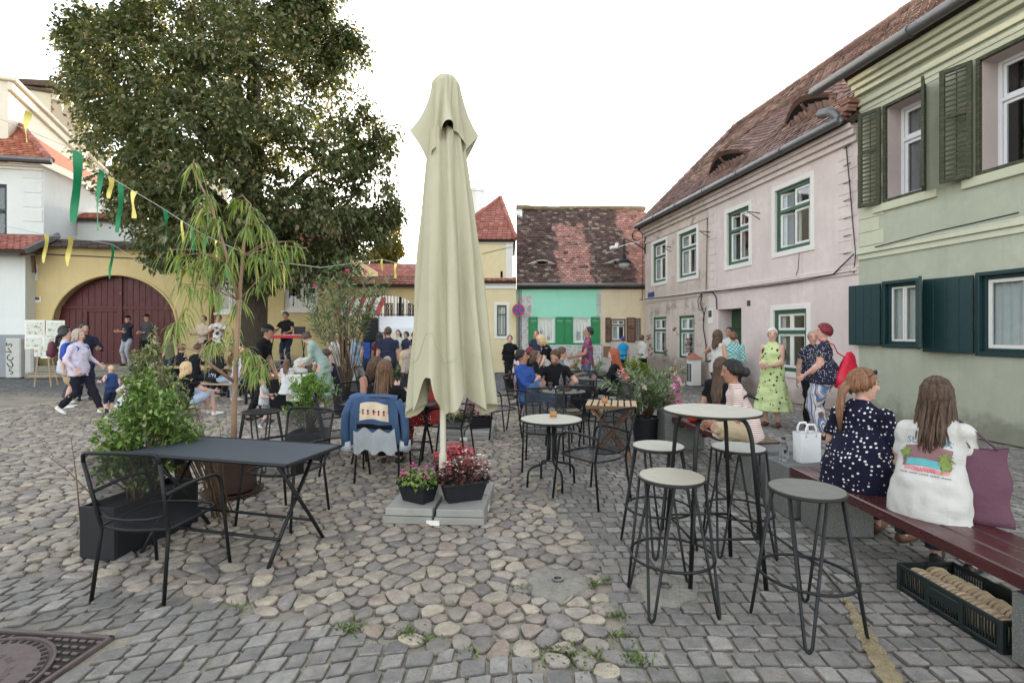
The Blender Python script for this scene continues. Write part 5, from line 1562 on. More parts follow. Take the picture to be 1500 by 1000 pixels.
def bottle(loc, lab, h=.22, r_=.032, cap=None, m_=None, parent=None):
  t = thing('bottle', lab, 'bottle', loc)
  MB().lathe([(r_ * .9, 0), (r_, .01), (r_, h * .68), (r_ * .42, h * .82), (r_ * .38, h)], 18).build('body', m_ or clear_m, t, smooth=40)
  MB().lathe([(r_ * .45, h * .985), (r_ * .45, h * 1.07), (r_ * .3, h * 1.08)], 14).build('cap', cap or char_m, t, smooth=40)
  return t
bottle(T_MEN + Vector((-.03, .1, zt)), 'clear glass bottle on the men\'s table', .24)
for (dx, dy, lab) in ((-.1, .0, 'white cup on the men\'s table'), (.03, -.06, 'small brown basket on the men\'s table')):
  t = thing('cup' if dx < 0 else 'basket', lab, 'cup' if dx < 0 else 'basket', T_MEN + Vector((dx, dy, zt)))
  MB().lathe([(.028, 0), (.036, .07), (.033, .07), (.026, .01)] if dx < 0 else [(.05, 0), (.055, .07), (.05, .07), (.046, .01)], 16).build('wall', cup_m if dx < 0 else wdark_m, t, smooth=40)
  MB().lathe([(.0, .055), (.03, .055)] if dx < 0 else [(0, .05), (.048, .05)], 16, caps=False).build('filling', cola if dx < 0 else cork_m, t)
t = thing('plate', 'white plate with leftovers on the table of the red-haired woman', 'plate', T_FAR + Vector((.1, .05, .7315)))
MB().lathe([(.06, 0), (.12, .016), (.118, .02), (.06, .006), (0, .005)], 28, caps=False).build('dish', cup_m, t, smooth=True); MB().ell((.01, 0, .012), (.05, .035, .012), 12, 6).build('food', cork_m, t, smooth=True)
# breadstick jar on women's table
t = thing('breadstick_glass', 'glass of tall breadsticks on the women\'s table', 'glass', (-1.68, 6.28, .727))
MB().lathe([(.03, 0), (.036, .12), (.033, .12), (.028, .006)], 14).build('glass', clear_m, t, smooth=40)
for k in range(7): MB().tube([(.012 * math.cos(k), .012 * math.sin(k), .01), (.03 * math.cos(k), .03 * math.sin(k), .24 + .03 * math.sin(k * 3))], .006, 5).build('breadstick', cork_m, t, smooth=True)
den_m = plain('denim_blue', srgb(74, 102, 142), .85, .25, 9, .4, 160)
mb = MB(); mb.ell((0, 0, .06), (.17, .1, .07), 16, 8); o = mb.build('denim_bag', den_m, loc=(-1.85, 6.35, .727), rz=.3, smooth=True)
for v in o.data.vertices:
  v.co *= 1 + .22 * noise.noise(v.co * 14 + Vector((3, 1, 2)))
  v.co.z = max(v.co.z, 0)
tag(o, 'crumpled blue denim bundle lying on the women\'s table', 'jacket')
# --- benches on granite blocks
t = NT('granite');
gran_m = t.done(t.mix(t.maprange(t.noise(260, 2, .7), .4, .62), srgb(92, 92, 90), t.mix(t.voro(120, out=0), srgb(70, 70, 70), srgb(150, 150, 146))), .75, t.bump(t.noise(120, 4), .4, .004), 0, .35)
t = NT('maroon_bench_paint')
bench_m = t.done(t.mix(t.maprange(t.noise(5, 6, .6, t.coord('Object', (6, .6, 6))), .35, .7), srgb(80, 38, 38), srgb(60, 30, 30)), t.maprange(t.noise(4, 4), .3, .7, .18, .42), t.bump(t.noise(30, 4, vec=t.coord('Object', (9, .8, 9))), .12, .004), 0, .55)
def bench(label, p0, p1, wd=.44, z=.46, th=.075):
  p0, p1 = Vector(p0), Vector(p1); L = (p1 - p0).length; rz = math.atan2((p1 - p0).y, (p1 - p0).x) - PI / 2
  t = thing('plank_bench', label, 'bench', p0, rz)
  for i in range(3):
    w_ = wd / 3; MB().bb(i * w_ + .006, (i + 1) * w_ - .006, 0, L, z - th, z, .008).build('plank', bench_m, t)
  for k in (.12, .5, .88): MB().bb(.02, wd - .02, L * k - .03, L * k + .03, z - th - .03, z - th - .002).build('crosspiece', char_m, t)
  return t, rz
B1, rz1 = bench('long maroon plank bench with two women seated on it', (2.40, 2.0, 0), (2.37, 4.38, 0), .46)
B2, rz2 = bench('maroon plank bench with a cross-legged woman in striped shirt', (2.36, 5.28, 0), (2.16, 6.95, 0), .46)
def block(lab, x0, x1, y0, y1, h, rz=0):
  o = MB().bb(-(x1 - x0) / 2, (x1 - x0) / 2, -(y1 - y0) / 2, (y1 - y0) / 2, 0, h, .012).build('granite_block', gran_m, loc=((x0 + x1) / 2, (y0 + y1) / 2, 0), rz=rz)
  return tag(o, lab, 'granite block', 'granite blocks carrying the benches')
block('granite block carrying a white bag and a water bottle', 2.36, 2.94, 4.39, 4.78, .455)
block('granite block under the end of the bench beside the crate', 2.43, 2.84, 2.22, 2.5, .35)
block('granite block behind the water bottle at the end of the second bench', 2.34, 2.86, 4.98, 5.27, .455)
block('granite block at the end of the second bench by the oleander pot', 2.08, 2.62, 6.96, 7.36, .5)
block('low granite block under the first bench behind the grey bar stool', 2.42, 2.82, 3.98, 4.3, .35)
# water bottle and bag on the block
wb = bottle((2.44, 4.6, .456), 'clear square water bottle with black cap on the granite block', .19, .04, blk)
MB().bb(-.02, .005, -.0425, -.041, .07, .1).build('printed_mark', blk, wb)
t = thing('paper_bag', 'white carrier bag with handles on the granite block', 'bag', (2.62, 4.55, .456), R(10))
bagw = plain('white_bag_fabric', srgb(224, 224, 226), .7, .06, 6, .35, 20)
mb = MB(); vs = []; fs = []
for z_, k in ((0, .92), (.02, 1), (.15, .98), (.26, 1.02)):
  for (x, y_) in ((-.1, -.05), (0, -.055), (.1, -.05), (.105, 0), (.1, .05), (0, .055), (-.1, .05), (-.105, 0)): vs.append((x * k, y_ * k, z_ + rnd.uniform(-.003, .003)))
for i in range(3):
  for k in range(8): fs.append((i * 8 + k, i * 8 + (k + 1) % 8, (i + 1) * 8 + (k + 1) % 8, (i + 1) * 8 + k))
fs.append(tuple(reversed(range(8)))); mb.add(vs, fs); mb.build('bag_body', bagw, t, smooth=50)
for y_ in (-.05, .05): MB().tube([(-.05, y_, .22), (-.05, y_, .3), (-.03, y_, .335), (.03, y_, .335), (.05, y_, .3), (.05, y_, .22)], .012, 6, flat=.35).build('handle', bagw, t, smooth=True)
# --- crate of clay pots
cr_m = plain('dark_green_plastic', srgb(30, 38, 38), .45, .15, 9, .1, 60)
cp0 = Vector((2.41, 2.57, 0)); t = thing('plastic_crate', 'dark plastic crate of clay pots under the maroon bench', 'crate', (2.60, 2.88, 0), R(2))
L_, W_, H_ = .66, .36, .165
mb = MB(); mb.bb(-W_ / 2, W_ / 2, -L_ / 2, L_ / 2, 0, .012); mb.build('crate_floor', cr_m, t)
for side in range(4):
  M_ = Matrix.Rotation(side * PI / 2, 4, 'Z'); l_ = L_ if side % 2 else W_; d_ = W_ / 2 if side % 2 else L_ / 2
  mb = MB(); mb.M = M_; mb.bb(-l_ / 2, l_ / 2, -d_, -d_ + .012, H_ - .03, H_, .003); mb.bb(-l_ / 2, l_ / 2, -d_, -d_ + .012, .0, .03, .003)
  nsec = 3 if side % 2 else 2
  for i in range(nsec + 1):
    x = -l_ / 2 + .012 + (l_ - .024) * i / nsec; mb.bb(x - .012, x + .012, -d_ - .004, -d_ + .012, .0, H_, .003)
  if side % 2: mb.bb(-l_ / 6, l_ / 6, -d_ - .003, -d_ + .008, .075, .135, .003)
  mb.build('crate_side', cr_m, t)
  nb_ = int(l_ / .017)
  mb = MB(); mb.M = M_
  for i in range(nb_):
    x = -l_ / 2 + .02 + (l_ - .04) * i / (nb_ - 1); mb.bb(x - .003, x + .003, -d_ + .002, -d_ + .009, .028, H_ - .028)
  mb.build('crate_slots', cr_m, t)
pot_m = plain('pale_clay', srgb(222, 196, 162), .8, .15, 12, .25, 60, piece=.22)
for rr in range(2):
  for i in range(19):
    y_ = -.29 + i * .0315
    o = thing('clay_pot', 'small pale clay pot lying in a nested row in the crate', 'pot', t.matrix_basis @ Vector((-.085 + rr * .13, y_ if rr == 0 else y_ + .012, .075 + .004 * (i % 3))), R(2), 'clay pots in the crate')
    mb = MB(); mb.M = Matrix.Rotation(R(-90 + rnd.uniform(-7, 7)), 4, 'X') @ Matrix.Rotation(rnd.random() * 6, 4, 'Z')
    mb.lathe([(.040, -.03), (.048, .014), (.066, .014), (.068, .028), (.058, .028), (.046, -.01)], 18); mb.build('pot_wall', pot_m, o, smooth=35)
    mb2 = MB(); mb2.M = mb.M; mb2.lathe([(0, .02), (.055, .02)], 18, caps=False); mb2.build('pot_inside', pot_m, o)
# --- parasol on slab base
fab_t = NT('parasol_canvas')
fab_m = fab_t.done(fab_t.mix(fab_t.noise(2.5, 4), srgb(194, 188, 163), srgb(174, 168, 144)), .85, fab_t.bump(fab_t.math('ADD', fab_t.noise(240, 2), fab_t.math('MULTIPLY', fab_t.noise(7, 5, .65, fab_t.coord('Object', (1, 1, .35))), 7)), .3, .012), 0, .25, Transmission_Weight=0.0)
slab_m = plain('paving_slab', srgb(150, 147, 141), .85, .32, 4, .5, 50, piece=.16)
postw = plain('cream_pole_paint', srgb(206, 200, 184), .45, .06, 5, .05, 60)
def parasol_base(label, c, rz, group='parasol bases'):
  t = thing('parasol_base', label, 'parasol base', c, rz, group)
  for l in range(2):
    for sx in (-1, 1):
      for sy in (-1, 1):
        MB().box((sx * .212 + rnd.uniform(-.006, .006) + .01 * l, sy * .212 + rnd.uniform(-.006, .006), .035 + l * .066), (.4 if l else .42, .4 if l else .42, .062), .006, Matrix.Rotation(R(rnd.uniform(-1.5, 1.5)), 3, 'Z')).build('slab', slab_m, t)
  MB().bb(-.05, .06, -.436, -.424, .004, .045).build('base_tag', trim_m, t)
  MB().bb(.421, .43, -.1, -.02, .01, .05).build('base_tag', trim_m, t)
  return t
def canopy(n=132, rows=64, z0=.86, z1=3.9, seed=1):
  """closed parasol cloth: hanging pleats, vent cap on top"""
  r0 = random.Random(seed); V_ = []; F_ = []
  ph = [r0.uniform(0, 6.28) for _ in range(6)]
  for i in range(rows + 1):
    t_ = i / rows
    for k in range(n):
      a = 2 * PI * k / n
      zt_ = 3.42; lob = math.cos(4 * a + .9)
      zb_ = z0 + .46 * (1 - max(0, lob)) ** 1.3 * (0.6 + .4 * math.sin(a * 3 + 1)) + .06 * math.sin(9 * a + ph[2])
      z = zt_ + (zb_ - zt_) * t_
      d = (zt_ - z)
      base = .146 + .092 * d - .009 * d * d
      aw_ = a + .22 * math.sin(2 * a + ph[3]) + .10 * math.sin(5 * a + ph[4])
      pl = math.cos(8 * aw_ + ph[0] + .35 * math.sin(1.6 * z + ph[1]) + .12 * math.sin(5 * z))
      pl = math.copysign(abs(pl) ** .7, pl)
      f = base * (1 + (.13 + .17 * t_) * pl + .10 * t_ * math.cos(4 * a + .9) + .035 * math.sin(19 * aw_ + z * 2.2 + 2 * math.sin(a * 3)))
      f *= 1 + .05 * noise.noise(Vector((math.cos(a) * 2, math.sin(a) * 2, z * 1.4 + seed)))
      V_.append((f * math.cos(a) * .98 + .03 + .06 * t_, f * math.sin(a), z))
  for i in range(rows):
    for k in range(n): F_.append((i * n + k, (i + 1) * n + k, (i + 1) * n + (k + 1) % n, i * n + (k + 1) % n))
  return V_, F_
def cap_cloth(n=96, rows=26):
  V_ = []; F_ = []
  for i in range(rows + 1):
    t_ = i / rows
    for k in range(n):
      a = 2 * PI * k / n
      pt = max(0, math.cos(4 * a + .0)) ** 1.5         # four points of the square vent cap
      zt_ = 3.93; zb_ = 3.40 - .30 * (1 - pt) * (0.5 + .5 * math.sin(2 * a + 1.0)) + .02 * pt
      prof = .115 + .02 * math.sin(min(1, t_ * 1.0) * PI * .5) + .145 * t_ ** 2.6 * (.3 + .7 * pt)
      if t_ < .12: prof *= .62 + .38 * math.sin(t_ / .12 * PI / 2)
      pl = 1 + .13 * math.sin(8 * a + 1.2 + .6 * math.sin(3 * a)) * min(1, .25 + t_ * 2) + .05 * math.sin(15 * a + 4 * t_)
      z = zt_ + (zb_ - zt_) * t_
      V_.append((prof * pl * math.cos(a) + .025, prof * pl * math.sin(a), z))
  for i in range(rows):
    for k in range(n): F_.append((i * n + k, (i + 1) * n + k, (i + 1) * n + (k + 1) % n, i * n + (k + 1) % n))
  F_.append(tuple(range(n)))
  return V_, F_
def parasol(label, c, rz, seed):
  t = thing('closed_parasol', label, 'parasol', c, rz, 'closed beige parasols')
  MB().tube([(0, 0, .0), (0, 0, 3.9)], .028, 14).build('pole', postw, t, smooth=40)
  MB().tube([(0, 0, .0), (0, 0, .5)], .036, 14).build('pole_sleeve', postw, t, smooth=40)
  V_, F_ = canopy(seed=seed); cn = MB().add(V_, F_).build('canopy', fab_m, t, smooth=True)
  V_, F_ = cap_cloth(); MB().add(V_, F_).build('vent_cap', fab_m, t, smooth=True)
  # stitched hem line, runner and folded ribs
  hem = [V_2 for V_2 in canopy(seed=seed)[0][-132 * 12:-132 * 11]]
  MB().tube([Vector(p) * 1.0 + Vector(((p[0] - .06) * .012, p[1] * .012, 0)) for p in hem], .0016, 4, closed=True).build('hem_seam', plain('seam_thread', srgb(176, 170, 144), .8), cn)
  MB().lathe([(.05, 1.0), (.055, 1.02), (.055, 1.1), (.045, 1.12)], 16).build('runner', postw, t, smooth=40)
  for k in range(8):
    a = k * PI / 4 + .2
    MB().tube([(.05 * math.cos(a), .05 * math.sin(a), 1.06), (.1 * math.cos(a), .1 * math.sin(a), 1.7), (.06 * math.cos(a), .06 * math.sin(a), 3.5)], .009, 5).build('rib', postw, t, smooth=True)
  MB().tube([(.04, -.02, .82), (.09, -.05, .78), (.1, -.06, .86), (.05, -.02, .9)], .006, 5).build('crank', steel, t, smooth=True)
  return t
PB1 = Vector((-.63, 4.67, 0)); PB2 = Vector((-.70, 8.02, 0)); PU2 = Vector((-.82, 8.02, 0))
parasol_base('stacked grey paving slabs round the foot of the big closed parasol', PB1, R(-4)); parasol_base('stacked grey paving slabs of the second parasol behind the big one', PB2, R(-3))
parasol('tall closed cream parasol standing by itself in front of the cafe tables', PB1 + Vector((.0, 0, 0)), R(12), 1)
p2 = parasol('second closed cream parasol hidden behind the first one', PU2, R(40), 5); p2.scale = (.72, .72, .9)
# flower boxes
box_m = plain('anthracite_plastic', srgb(27, 29, 33), .55, .1, 9, .1, 60)
soil_m = plain('potting_soil', srgb(52, 42, 34), .95, .3, 30, .8, 60)
fol1 = plain('begonia_bronze_leaf', srgb(108, 62, 54), .45, .3, 10, 0, 10, 0, .4, piece=.35)
fol2 = plain('petunia_leaf', srgb(118, 140, 66), .5, .3, 10, 0, 10, 0, .4, piece=.35)
pet_red = plain('red_petal', srgb(206, 44, 58), .5, .15, 9, 0, 10, piece=.2); pet_wh = plain('blush_petal', srgb(238, 214, 206), .5, .1, 9, 0, 10, piece=.12); pet_pk = plain('pink_petal', srgb(226, 60, 140), .5, .15, 9, 0, 10, piece=.15)
def tuft(n, cx, cy, z0, rx, ry, h, size, rs, droop=.2):
  """leaf quads: arrays for np_mesh"""
  V_ = []; F_ = []
  for _ in range(n):
    a = rs.uniform(0, 2 * PI); q = math.sqrt(rs.random()); x, y_ = cx + rx * q * math.cos(a), cy + ry * q * math.sin(a)
    z = z0 + h * rs.random() ** .7 * (1 - .55 * q * q)
    d = Vector((math.cos(a) * q + rs.uniform(-.6, .6), math.sin(a) * q + rs.uniform(-.6, .6), rs.uniform(-.1, .7))).normalized()
    s_ = d.cross(Vector((rs.uniform(-.3, .3), rs.uniform(-.3, .3), 1))).normalized(); L = size * rs.uniform(.6, 1.25); w_ = L * .36
    p = Vector((x, y_, z)); k = len(V_); m = p + d * L * .5 + Vector((0, 0, L * .08))
    V_ += [p, m - s_ * w_, p + d * L - Vector((0, 0, L * droop)), m + s_ * w_]; F_.append((k, k + 1, k + 2, k + 3))
  return V_, F_
def flower_box(label, c, rz, kind, L=.36, W_=.2, H_=.17, grp='flower boxes on the parasol bases', seed=0):
  rs = random.Random(seed); t = thing('flower_box', label, 'planter', c, rz, grp)
  def trap(l0, w0, l1, w1, z0, z1): return [(-l0, -w0, z0), (l0, -w0, z0), (l0, w0, z0), (-l0, w0, z0), (-l1, -w1, z1), (l1, -w1, z1), (l1, w1, z1), (-l1, w1, z1)]
  mb = MB(); a, b = L / 2, W_ / 2
  v = trap(a * .78, b * .7, a, b, 0, H_ - .02); fs = [(3, 2, 1, 0), (0, 1, 5, 4), (1, 2, 6, 5), (2, 3, 7, 6), (3, 0, 4, 7)]
  mb.add(v, fs); mb.build('box', box_m, t)
  mb = MB()
  ring_ = MB();
  for (x0, x1, y0, y1) in ((-a - .012, a + .012, -b - .012, -b + .008), (-a - .012, a + .012, b - .008, b + .012), (-a - .012, -a + .008, -b + .008, b - .008), (a - .008, a + .012, -b + .008, b - .008)): mb.bb(x0, x1, y0, y1, H_ - .022, H_, .004)
  mb.build('rim', box_m, t)
  MB().quad((-a, -b, H_ - .03), (a, -b, H_ - .03), (a, b, H_ - .03), (-a, b, H_ - .03)).build('soil', soil_m, t)
  if kind == 'begonia':
    V_, F_ = tuft(420, 0, 0, H_ - .03, a * 1.15, b * 1.25, .24, .05, rs);
    for (m_, n_) in ((pet_red, 60), (pet_wh, 90)):
      v2, f2 = tuft(n_, rs.uniform(-.05, .05), 0, H_ + .06, a * 1.05, b * 1.1, .2, .034, rs); new_obj('blossoms', np_mesh('blossoms', [tuple(q) for q in v2], f2, [m_]), t)
    lm = fol1
  elif kind == 'red':
    V_, F_ = tuft(240, 0, 0, H_ - .03, a * 1.1, b * 1.2, .22, .05, rs); lm = fol1
    v2, f2 = tuft(220, 0, 0, H_ + .04, a * 1.1, b * 1.15, .22, .042, rs); new_obj('blossoms', np_mesh('blossoms', [tuple(q) for q in v2], f2, [pet_red]), t)
  else:
    V_, F_ = tuft(420, 0, 0, H_ - .03, a * 1.2, b * 1.3, .14, .04, rs, .5); lm = fol2
    v2, f2 = tuft(26, 0, 0, H_ + .05, a * 1.15, b * 1.2, .1, .04, rs); new_obj('blossoms', np_mesh('blossoms', [tuple(q) for q in v2], f2, [pet_pk]), t)
  o = new_obj('leaves', np_mesh('leaves', [tuple(q) for q in V_], F_, [lm]), t); o['kind'] = 'stuff'
  return t
zb_ = .134
flower_box('anthracite flower box with green leaves and small pink petunias at the big parasol', PB1 + Vector((-.19, -.19, zb_)), R(-32), 'petunia', .3, .2, .165, seed=1)
flower_box('anthracite flower box with bronze begonias in red and white at the big parasol', PB1 + Vector((.20, -.16, zb_)), R(22), 'begonia', .38, .2, .17, seed=2)
flower_box('anthracite flower box of dense red blossoms behind the big parasol pole', PB1 + Vector((.08, .22, zb_)), R(10), 'red', .34, .2, .17, seed=3)
flower_box('flower box of yellow-green petunias on the second parasol base', PB2 + Vector((-.2, -.15, zb_)), R(-15), 'petunia', .34, .2, .17, seed=4)
flower_box('flower box of dark red begonias on the second parasol base', PB2 + Vector((.2, -.12, zb_)), R(18), 'red', .36, .2, .17, seed=5)
# ================================================================ PLANTS
rng = np.random.default_rng(11)
def leaf_mat(name, stops, trans=.3, rough=.5, spec=.35):
  t = NT(name)
  c = t.ramp(t.n('ShaderNodeNewGeometry').outputs['Random Per Island'], stops)
  c = t.mix(t.maprange(t.noise(.8, 3), .35, .65), c, t.mix(1.0, c, (.8, .84, .78), 'MULTIPLY'))
  t.done(c, rough, None, 0, spec)
  tl = t.n('ShaderNodeBsdfTranslucent'); t.set(tl.inputs['Color'], t.mix(1.0, c, (1.25, 1.2, .7), 'MULTIPLY'))
  mx = t.n('ShaderNodeMixShader'); mx.inputs[0].default_value = trans
  t.t.links.new(t.b.outputs[0], mx.inputs[1]); t.t.links.new(tl.outputs[0], mx.inputs[2])
  t.t.links.new(mx.outputs[0], [n for n in t.t.nodes if n.type == 'OUTPUT_MATERIAL'][0].inputs[0])
  return t.mat
def unit(a): return a / np.maximum(1e-9, np.linalg.norm(a, axis=1, keepdims=True))
def foliage(name, parent, P, D, L, Wd, mat_, droop=.15, seg=1, twist=1.0, kind='stuff'):
  """P base points, D growth directions, L lengths, Wd widths (arrays); one leaf blade each"""
  n = len(P); P = np.asarray(P, float); D = unit(np.asarray(D, float)); L = np.broadcast_to(L, n).astype(float)[:, None]; Wd = np.broadcast_to(Wd, n).astype(float)[:, None]
  up = unit(np.array([[0, 0, 1.0]]) + rng.normal(0, .45 * twist, (n, 3)))
  Sd = unit(np.cross(D, up)); N_ = np.cross(Sd, D)
  if seg == 1:
    m = P + D * L * .45 + N_ * L * .06
    tip = P + D * L - np.array([[0, 0, 1.0]]) * L * droop
    V_ = np.stack([P, m - Sd * Wd / 2, tip, m + Sd * Wd / 2], 1).reshape(-1, 3)
    Fq = np.arange(4 * n).reshape(n, 4)
  else:
    rows = []
    for i in range(seg + 1):
      t_ = i / seg; w_ = Wd / 2 * (np.sin(PI * (.08 + .92 * (1 - t_) ** .8)) * .95 + .05)
      if i == seg: w_ = Wd * .03
      c = P + D * L * t_ - np.array([[0, 0, 1.0]]) * L * droop * t_ * t_
      rows += [c - Sd * w_, c + Sd * w_]
    V_ = np.stack(rows, 1).reshape(-1, 3); k = 2 * (seg + 1)
    base = (np.arange(n) * k)[:, None]
    Fq = np.concatenate([base + np.array([[2 * i, 2 * i + 1, 2 * i + 3, 2 * i + 2]]) for i in range(seg)], 0)
  o = new_obj(name, np_mesh(name, V_, Fq, [mat_]), parent)
  if kind: o['kind'] = kind
  return o
def rdir(n): return unit(rng.normal(0, 1, (n, 3)))
bark_m = None
t = NT('linden_bark')
bark_m = t.done(t.mix(t.noise(6, 6, .65, t.coord('Object', (3, 3, .6))), srgb(52, 44, 38), srgb(104, 94, 82)), .9, t.bump(t.noise(7, 6, .6, t.coord('Object', (4, 4, .7))), 1.0, .06), 0, .2)
stem_m = plain('tan_stem', srgb(156, 126, 104), .75, .2, 12, .3, 60)
twig_m = plain('brown_twig', srgb(104, 84, 66), .8, .2, 12, .3, 60)
# --- the big linden
TY = 16.8
tx = gx(372, TY).x
tree = thing('linden_tree', 'huge dark linden tree towering over the square in front of the yellow house', 'tree', (tx, TY, 0))
O = np.array([tx, TY, 0])
MB().tube([(0, 0, -.05), (.02, 0, .4), (.0, 0, 1.5), (.04, 0, 3.0), (.0, .05, 4.4), (-.1, .1, 6.5), (-.1, 0, 9), (-.05, 0, 12)], [.62, .46, .4, .38, .36, .28, .16, .05], 18).build('trunk', bark_m, tree, smooth=True)
lobes = [(330, 60, 125, 0), (235, 130, 100, -.6), (392, 150, 84, .2), (160, 70, 44, .6), (130, 48, 22, .2), (140, 95, 28, .3), (518, 212, 48, .3), (525, 285, 52, -.2), (445, 285, 95, -1.6), (335, 270, 120, -2.4), (225, 245, 78, -1.0), (185, 205, 48, .2),
         (506, 125, 30, .4), (508, 160, 36, .3), (432, 25, 28, -.2), (462, 60, 24, .3), (466, 100, 26, .2), (290, 335, 62, -1.6), (405, 350, 55, -2.0), (548, 250, 32, .5), (268, 15, 78, .4), (370, -60, 120, 0), (500, 345, 46, -.8), (250, 320, 48, -.6), (310, -80, 95, .5), (170, 140, 50, .4), (442, -20, 26, .3),
         (200, 290, 30, 0), (535, 325, 34, .2), (350, 180, 120, 1.8), (507, 85, 17, .4), (455, 340, 50, -1.2), (380, 120, 90, -2.2), (280, 170, 90, -2.2), (557, 305, 22, .3), (215, 85, 52, -.8), (320, 372, 40, -1.5), (385, 378, 36, -1.2), (255, 355, 34, -1), (452, 380, 34, -.8), (498, 382, 24, -.5), (507, 62, 10, .4), (462, 25, 13, .3), (448, -5, 16, .2), (545, 200, 22, .3)]
LP, LD = [], []
for (px_, py_, rp, dy) in lobes:
  yy_ = TY + dy; c = np.array(at(px_, py_, yy_)); r_ = rp / F * yy_
  r_ *= .9; n = int(25 * r_ * r_ + 18)
  d = rdir(n); d[:, 1] = np.where(rng.random(n) < .7, -abs(d[:, 1]), d[:, 1]); d = unit(d)
  rad = r_ * (rng.beta(5, 1.4, n) * 1.12)[:, None]
  cl = c + d * rad * np.array([[1, .95, 1.0]])
  keep = np.array([noise.noise(Vector(q) * .9) > -.19 for q in cl]); cl = cl[keep]; d = d[keep]
  k = 62
  q = np.repeat(cl, k, 0); dd = np.repeat(d, k, 0)
  # each clump is a short drooping spray
  ax = unit(dd + np.array([[0, 0, -.15]]) + rng.normal(0, .35, dd.shape))
  s_ = rng.random((len(q), 1)) ** .7
  LP.append(q + ax * s_ * .42 + rng.normal(0, .14, q.shape) * np.array([[1, 1, .7]])); LD.append(ax + rng.normal(0, .7, q.shape) + np.array([[0, 0, -.35]]))
  if rp > 45:
    MB().tube([(rng.normal(0, .1), .05, 3.2 + min(4, max(0, c[2] - 6)) * .8), tuple((c - O) * np.array([.5, .5, .5]) + np.array([0, 0, 2.2 + .08 * c[2]])), tuple(c - O)], [.16, .11, .04], 7).build('limb', bark_m, tree, smooth=True)
LP = np.concatenate(LP) - O; LD = np.concatenate(LD)
lin_m = leaf_mat('linden_leaf', [(0, srgb(72, 84, 54)), (.35, srgb(98, 108, 68)), (.6, srgb(84, 94, 62)), (.76, srgb(126, 130, 92)), (.9, srgb(144, 130, 102)), (1, srgb(132, 134, 100))], .3)
n = len(LP)
foliage('crown', tree, LP, LD, rng.uniform(.08, .21, n), rng.uniform(.055, .125, n), lin_m, .2)
print('linden leaves', n)
# --- slender tree beyond the arch wall
YT = 36; c0 = at(562, 400, YT); st = thing('slender_tree', 'slim sunlit tree rising beyond the arched wall', 'tree', (c0.x, YT, 0))
MB().tube([(0, 0, 0), (.05, 0, 4), (0, 0, 8.5)], [.42, .38, .1], 9).build('trunk', bark_m, st, smooth=True)
pp = []
for (px_, py_, rp) in ((568, 345, 24), (558, 372, 18), (576, 368, 18), (552, 332, 14), (575, 325, 14), (570, 388, 12)):
  c = np.array(at(px_, py_, YT)); r_ = rp / F * YT; n = 1300
  d = rdir(n); pp.append(c + d * r_ * (rng.beta(4, 1.6, n)[:, None]))
pp = np.concatenate(pp) - np.array([c0.x, YT, 0])
foliage('crown', st, pp, rdir(len(pp)), .22, .15, leaf_mat('sunlit_leaf', [(0, srgb(96, 98, 52)), (.5, srgb(122, 116, 60)), (1, srgb(150, 134, 72))], .45), .2)  # golden evening sunlight is put into these leaf colours
# --- distant treetops behind the arch wall and roofs
for (px_, py_, rp, YT, lab) in ((532, 388, 26, 40, 'small rounded tree behind the arched wall near the yellow house'), (515, 402, 20, 44, 'low bush-like tree beyond the arched wall by the long house')):
  c0 = at(px_, py_, YT); st = thing('background_tree', lab, 'tree', (c0.x, YT, 0))
  MB().tube([(0, 0, 0), (0, 0, c0.z)], [.25, .12], 8).build('trunk', bark_m, st, smooth=True)
  r_ = rp / F * YT; n = 1500; d = rdir(n)
  foliage('crown', st, np.array([0, 0, c0.z]) + d * r_ * rng.beta(4, 1.6, n)[:, None], rdir(n), .28, .2, leaf_mat('far_leaf%d' % px_, [(0, srgb(86, 92, 56)), (1, srgb(120, 118, 72))], .4), .2)
# --- weeping narrow-leaved plant in a brown pot
wl_m = leaf_mat('narrow_leaf', [(0, srgb(112, 136, 70)), (.4, srgb(150, 168, 98)), (.7, srgb(128, 150, 80)), (.9, srgb(182, 188, 128)), (1, srgb(206, 192, 116))], .4, .45)
WY = 5.1; wc = Vector((gx(341, WY).x, WY, 0))
wp = thing('weeping_fig', 'tall potted plant with drooping narrow leaves in a dark brown pot', 'potted plant', wc)
bpot = plain('dark_brown_pot', srgb(72, 54, 48), .5, .12, 8, .15, 50)
pot_ = MB().lathe([(.18, .03), (.2, .05), (.245, .33), (.265, .335), (.268, .385), (.25, .385), (.24, .35)], 36).build('pot', bpot, wp, smooth=35)
MB().lathe([(.2, .0), (.27, .015), (.285, .045), (.265, .045), (.24, .02)], 36).build('saucer', bpot, wp, smooth=35)
MB().lathe([(0, .36), (.245, .36)], 24, caps=False).build('soil', soil_m, wp)
def wpt(px_, py_, dy=0): return at(px_, py_, WY + dy) - wc
main = [Vector((.01, 0, .3)), wpt(343, 600), wpt(346, 520), wpt(350, 440, .02), wpt(356, 375, .05), wpt(362, 320, .08), wpt(368, 300, .1)]
MB().tube(main, [.03, .027, .024, .02, .015, .01, .006], 8).build('stem', stem_m, wp, smooth=True)
s2 = [wpt(350, 440, .02), wpt(335, 385, -.1), wpt(322, 340, -.15), wpt(308, 300, -.2), wpt(290, 262, -.2), wpt(283, 242, -.22)]
MB().tube(s2, [.018, .016, .014, .011, .007, .004], 7).build('stem', stem_m, wp, smooth=True)
low = [wpt(344, 560), wpt(310, 535, -.2), wpt(290, 515, -.3), wpt(250, 500, -.35)]
MB().tube(low, [.018, .014, .011, .006], 7).build('branch', stem_m, wp, smooth=True)
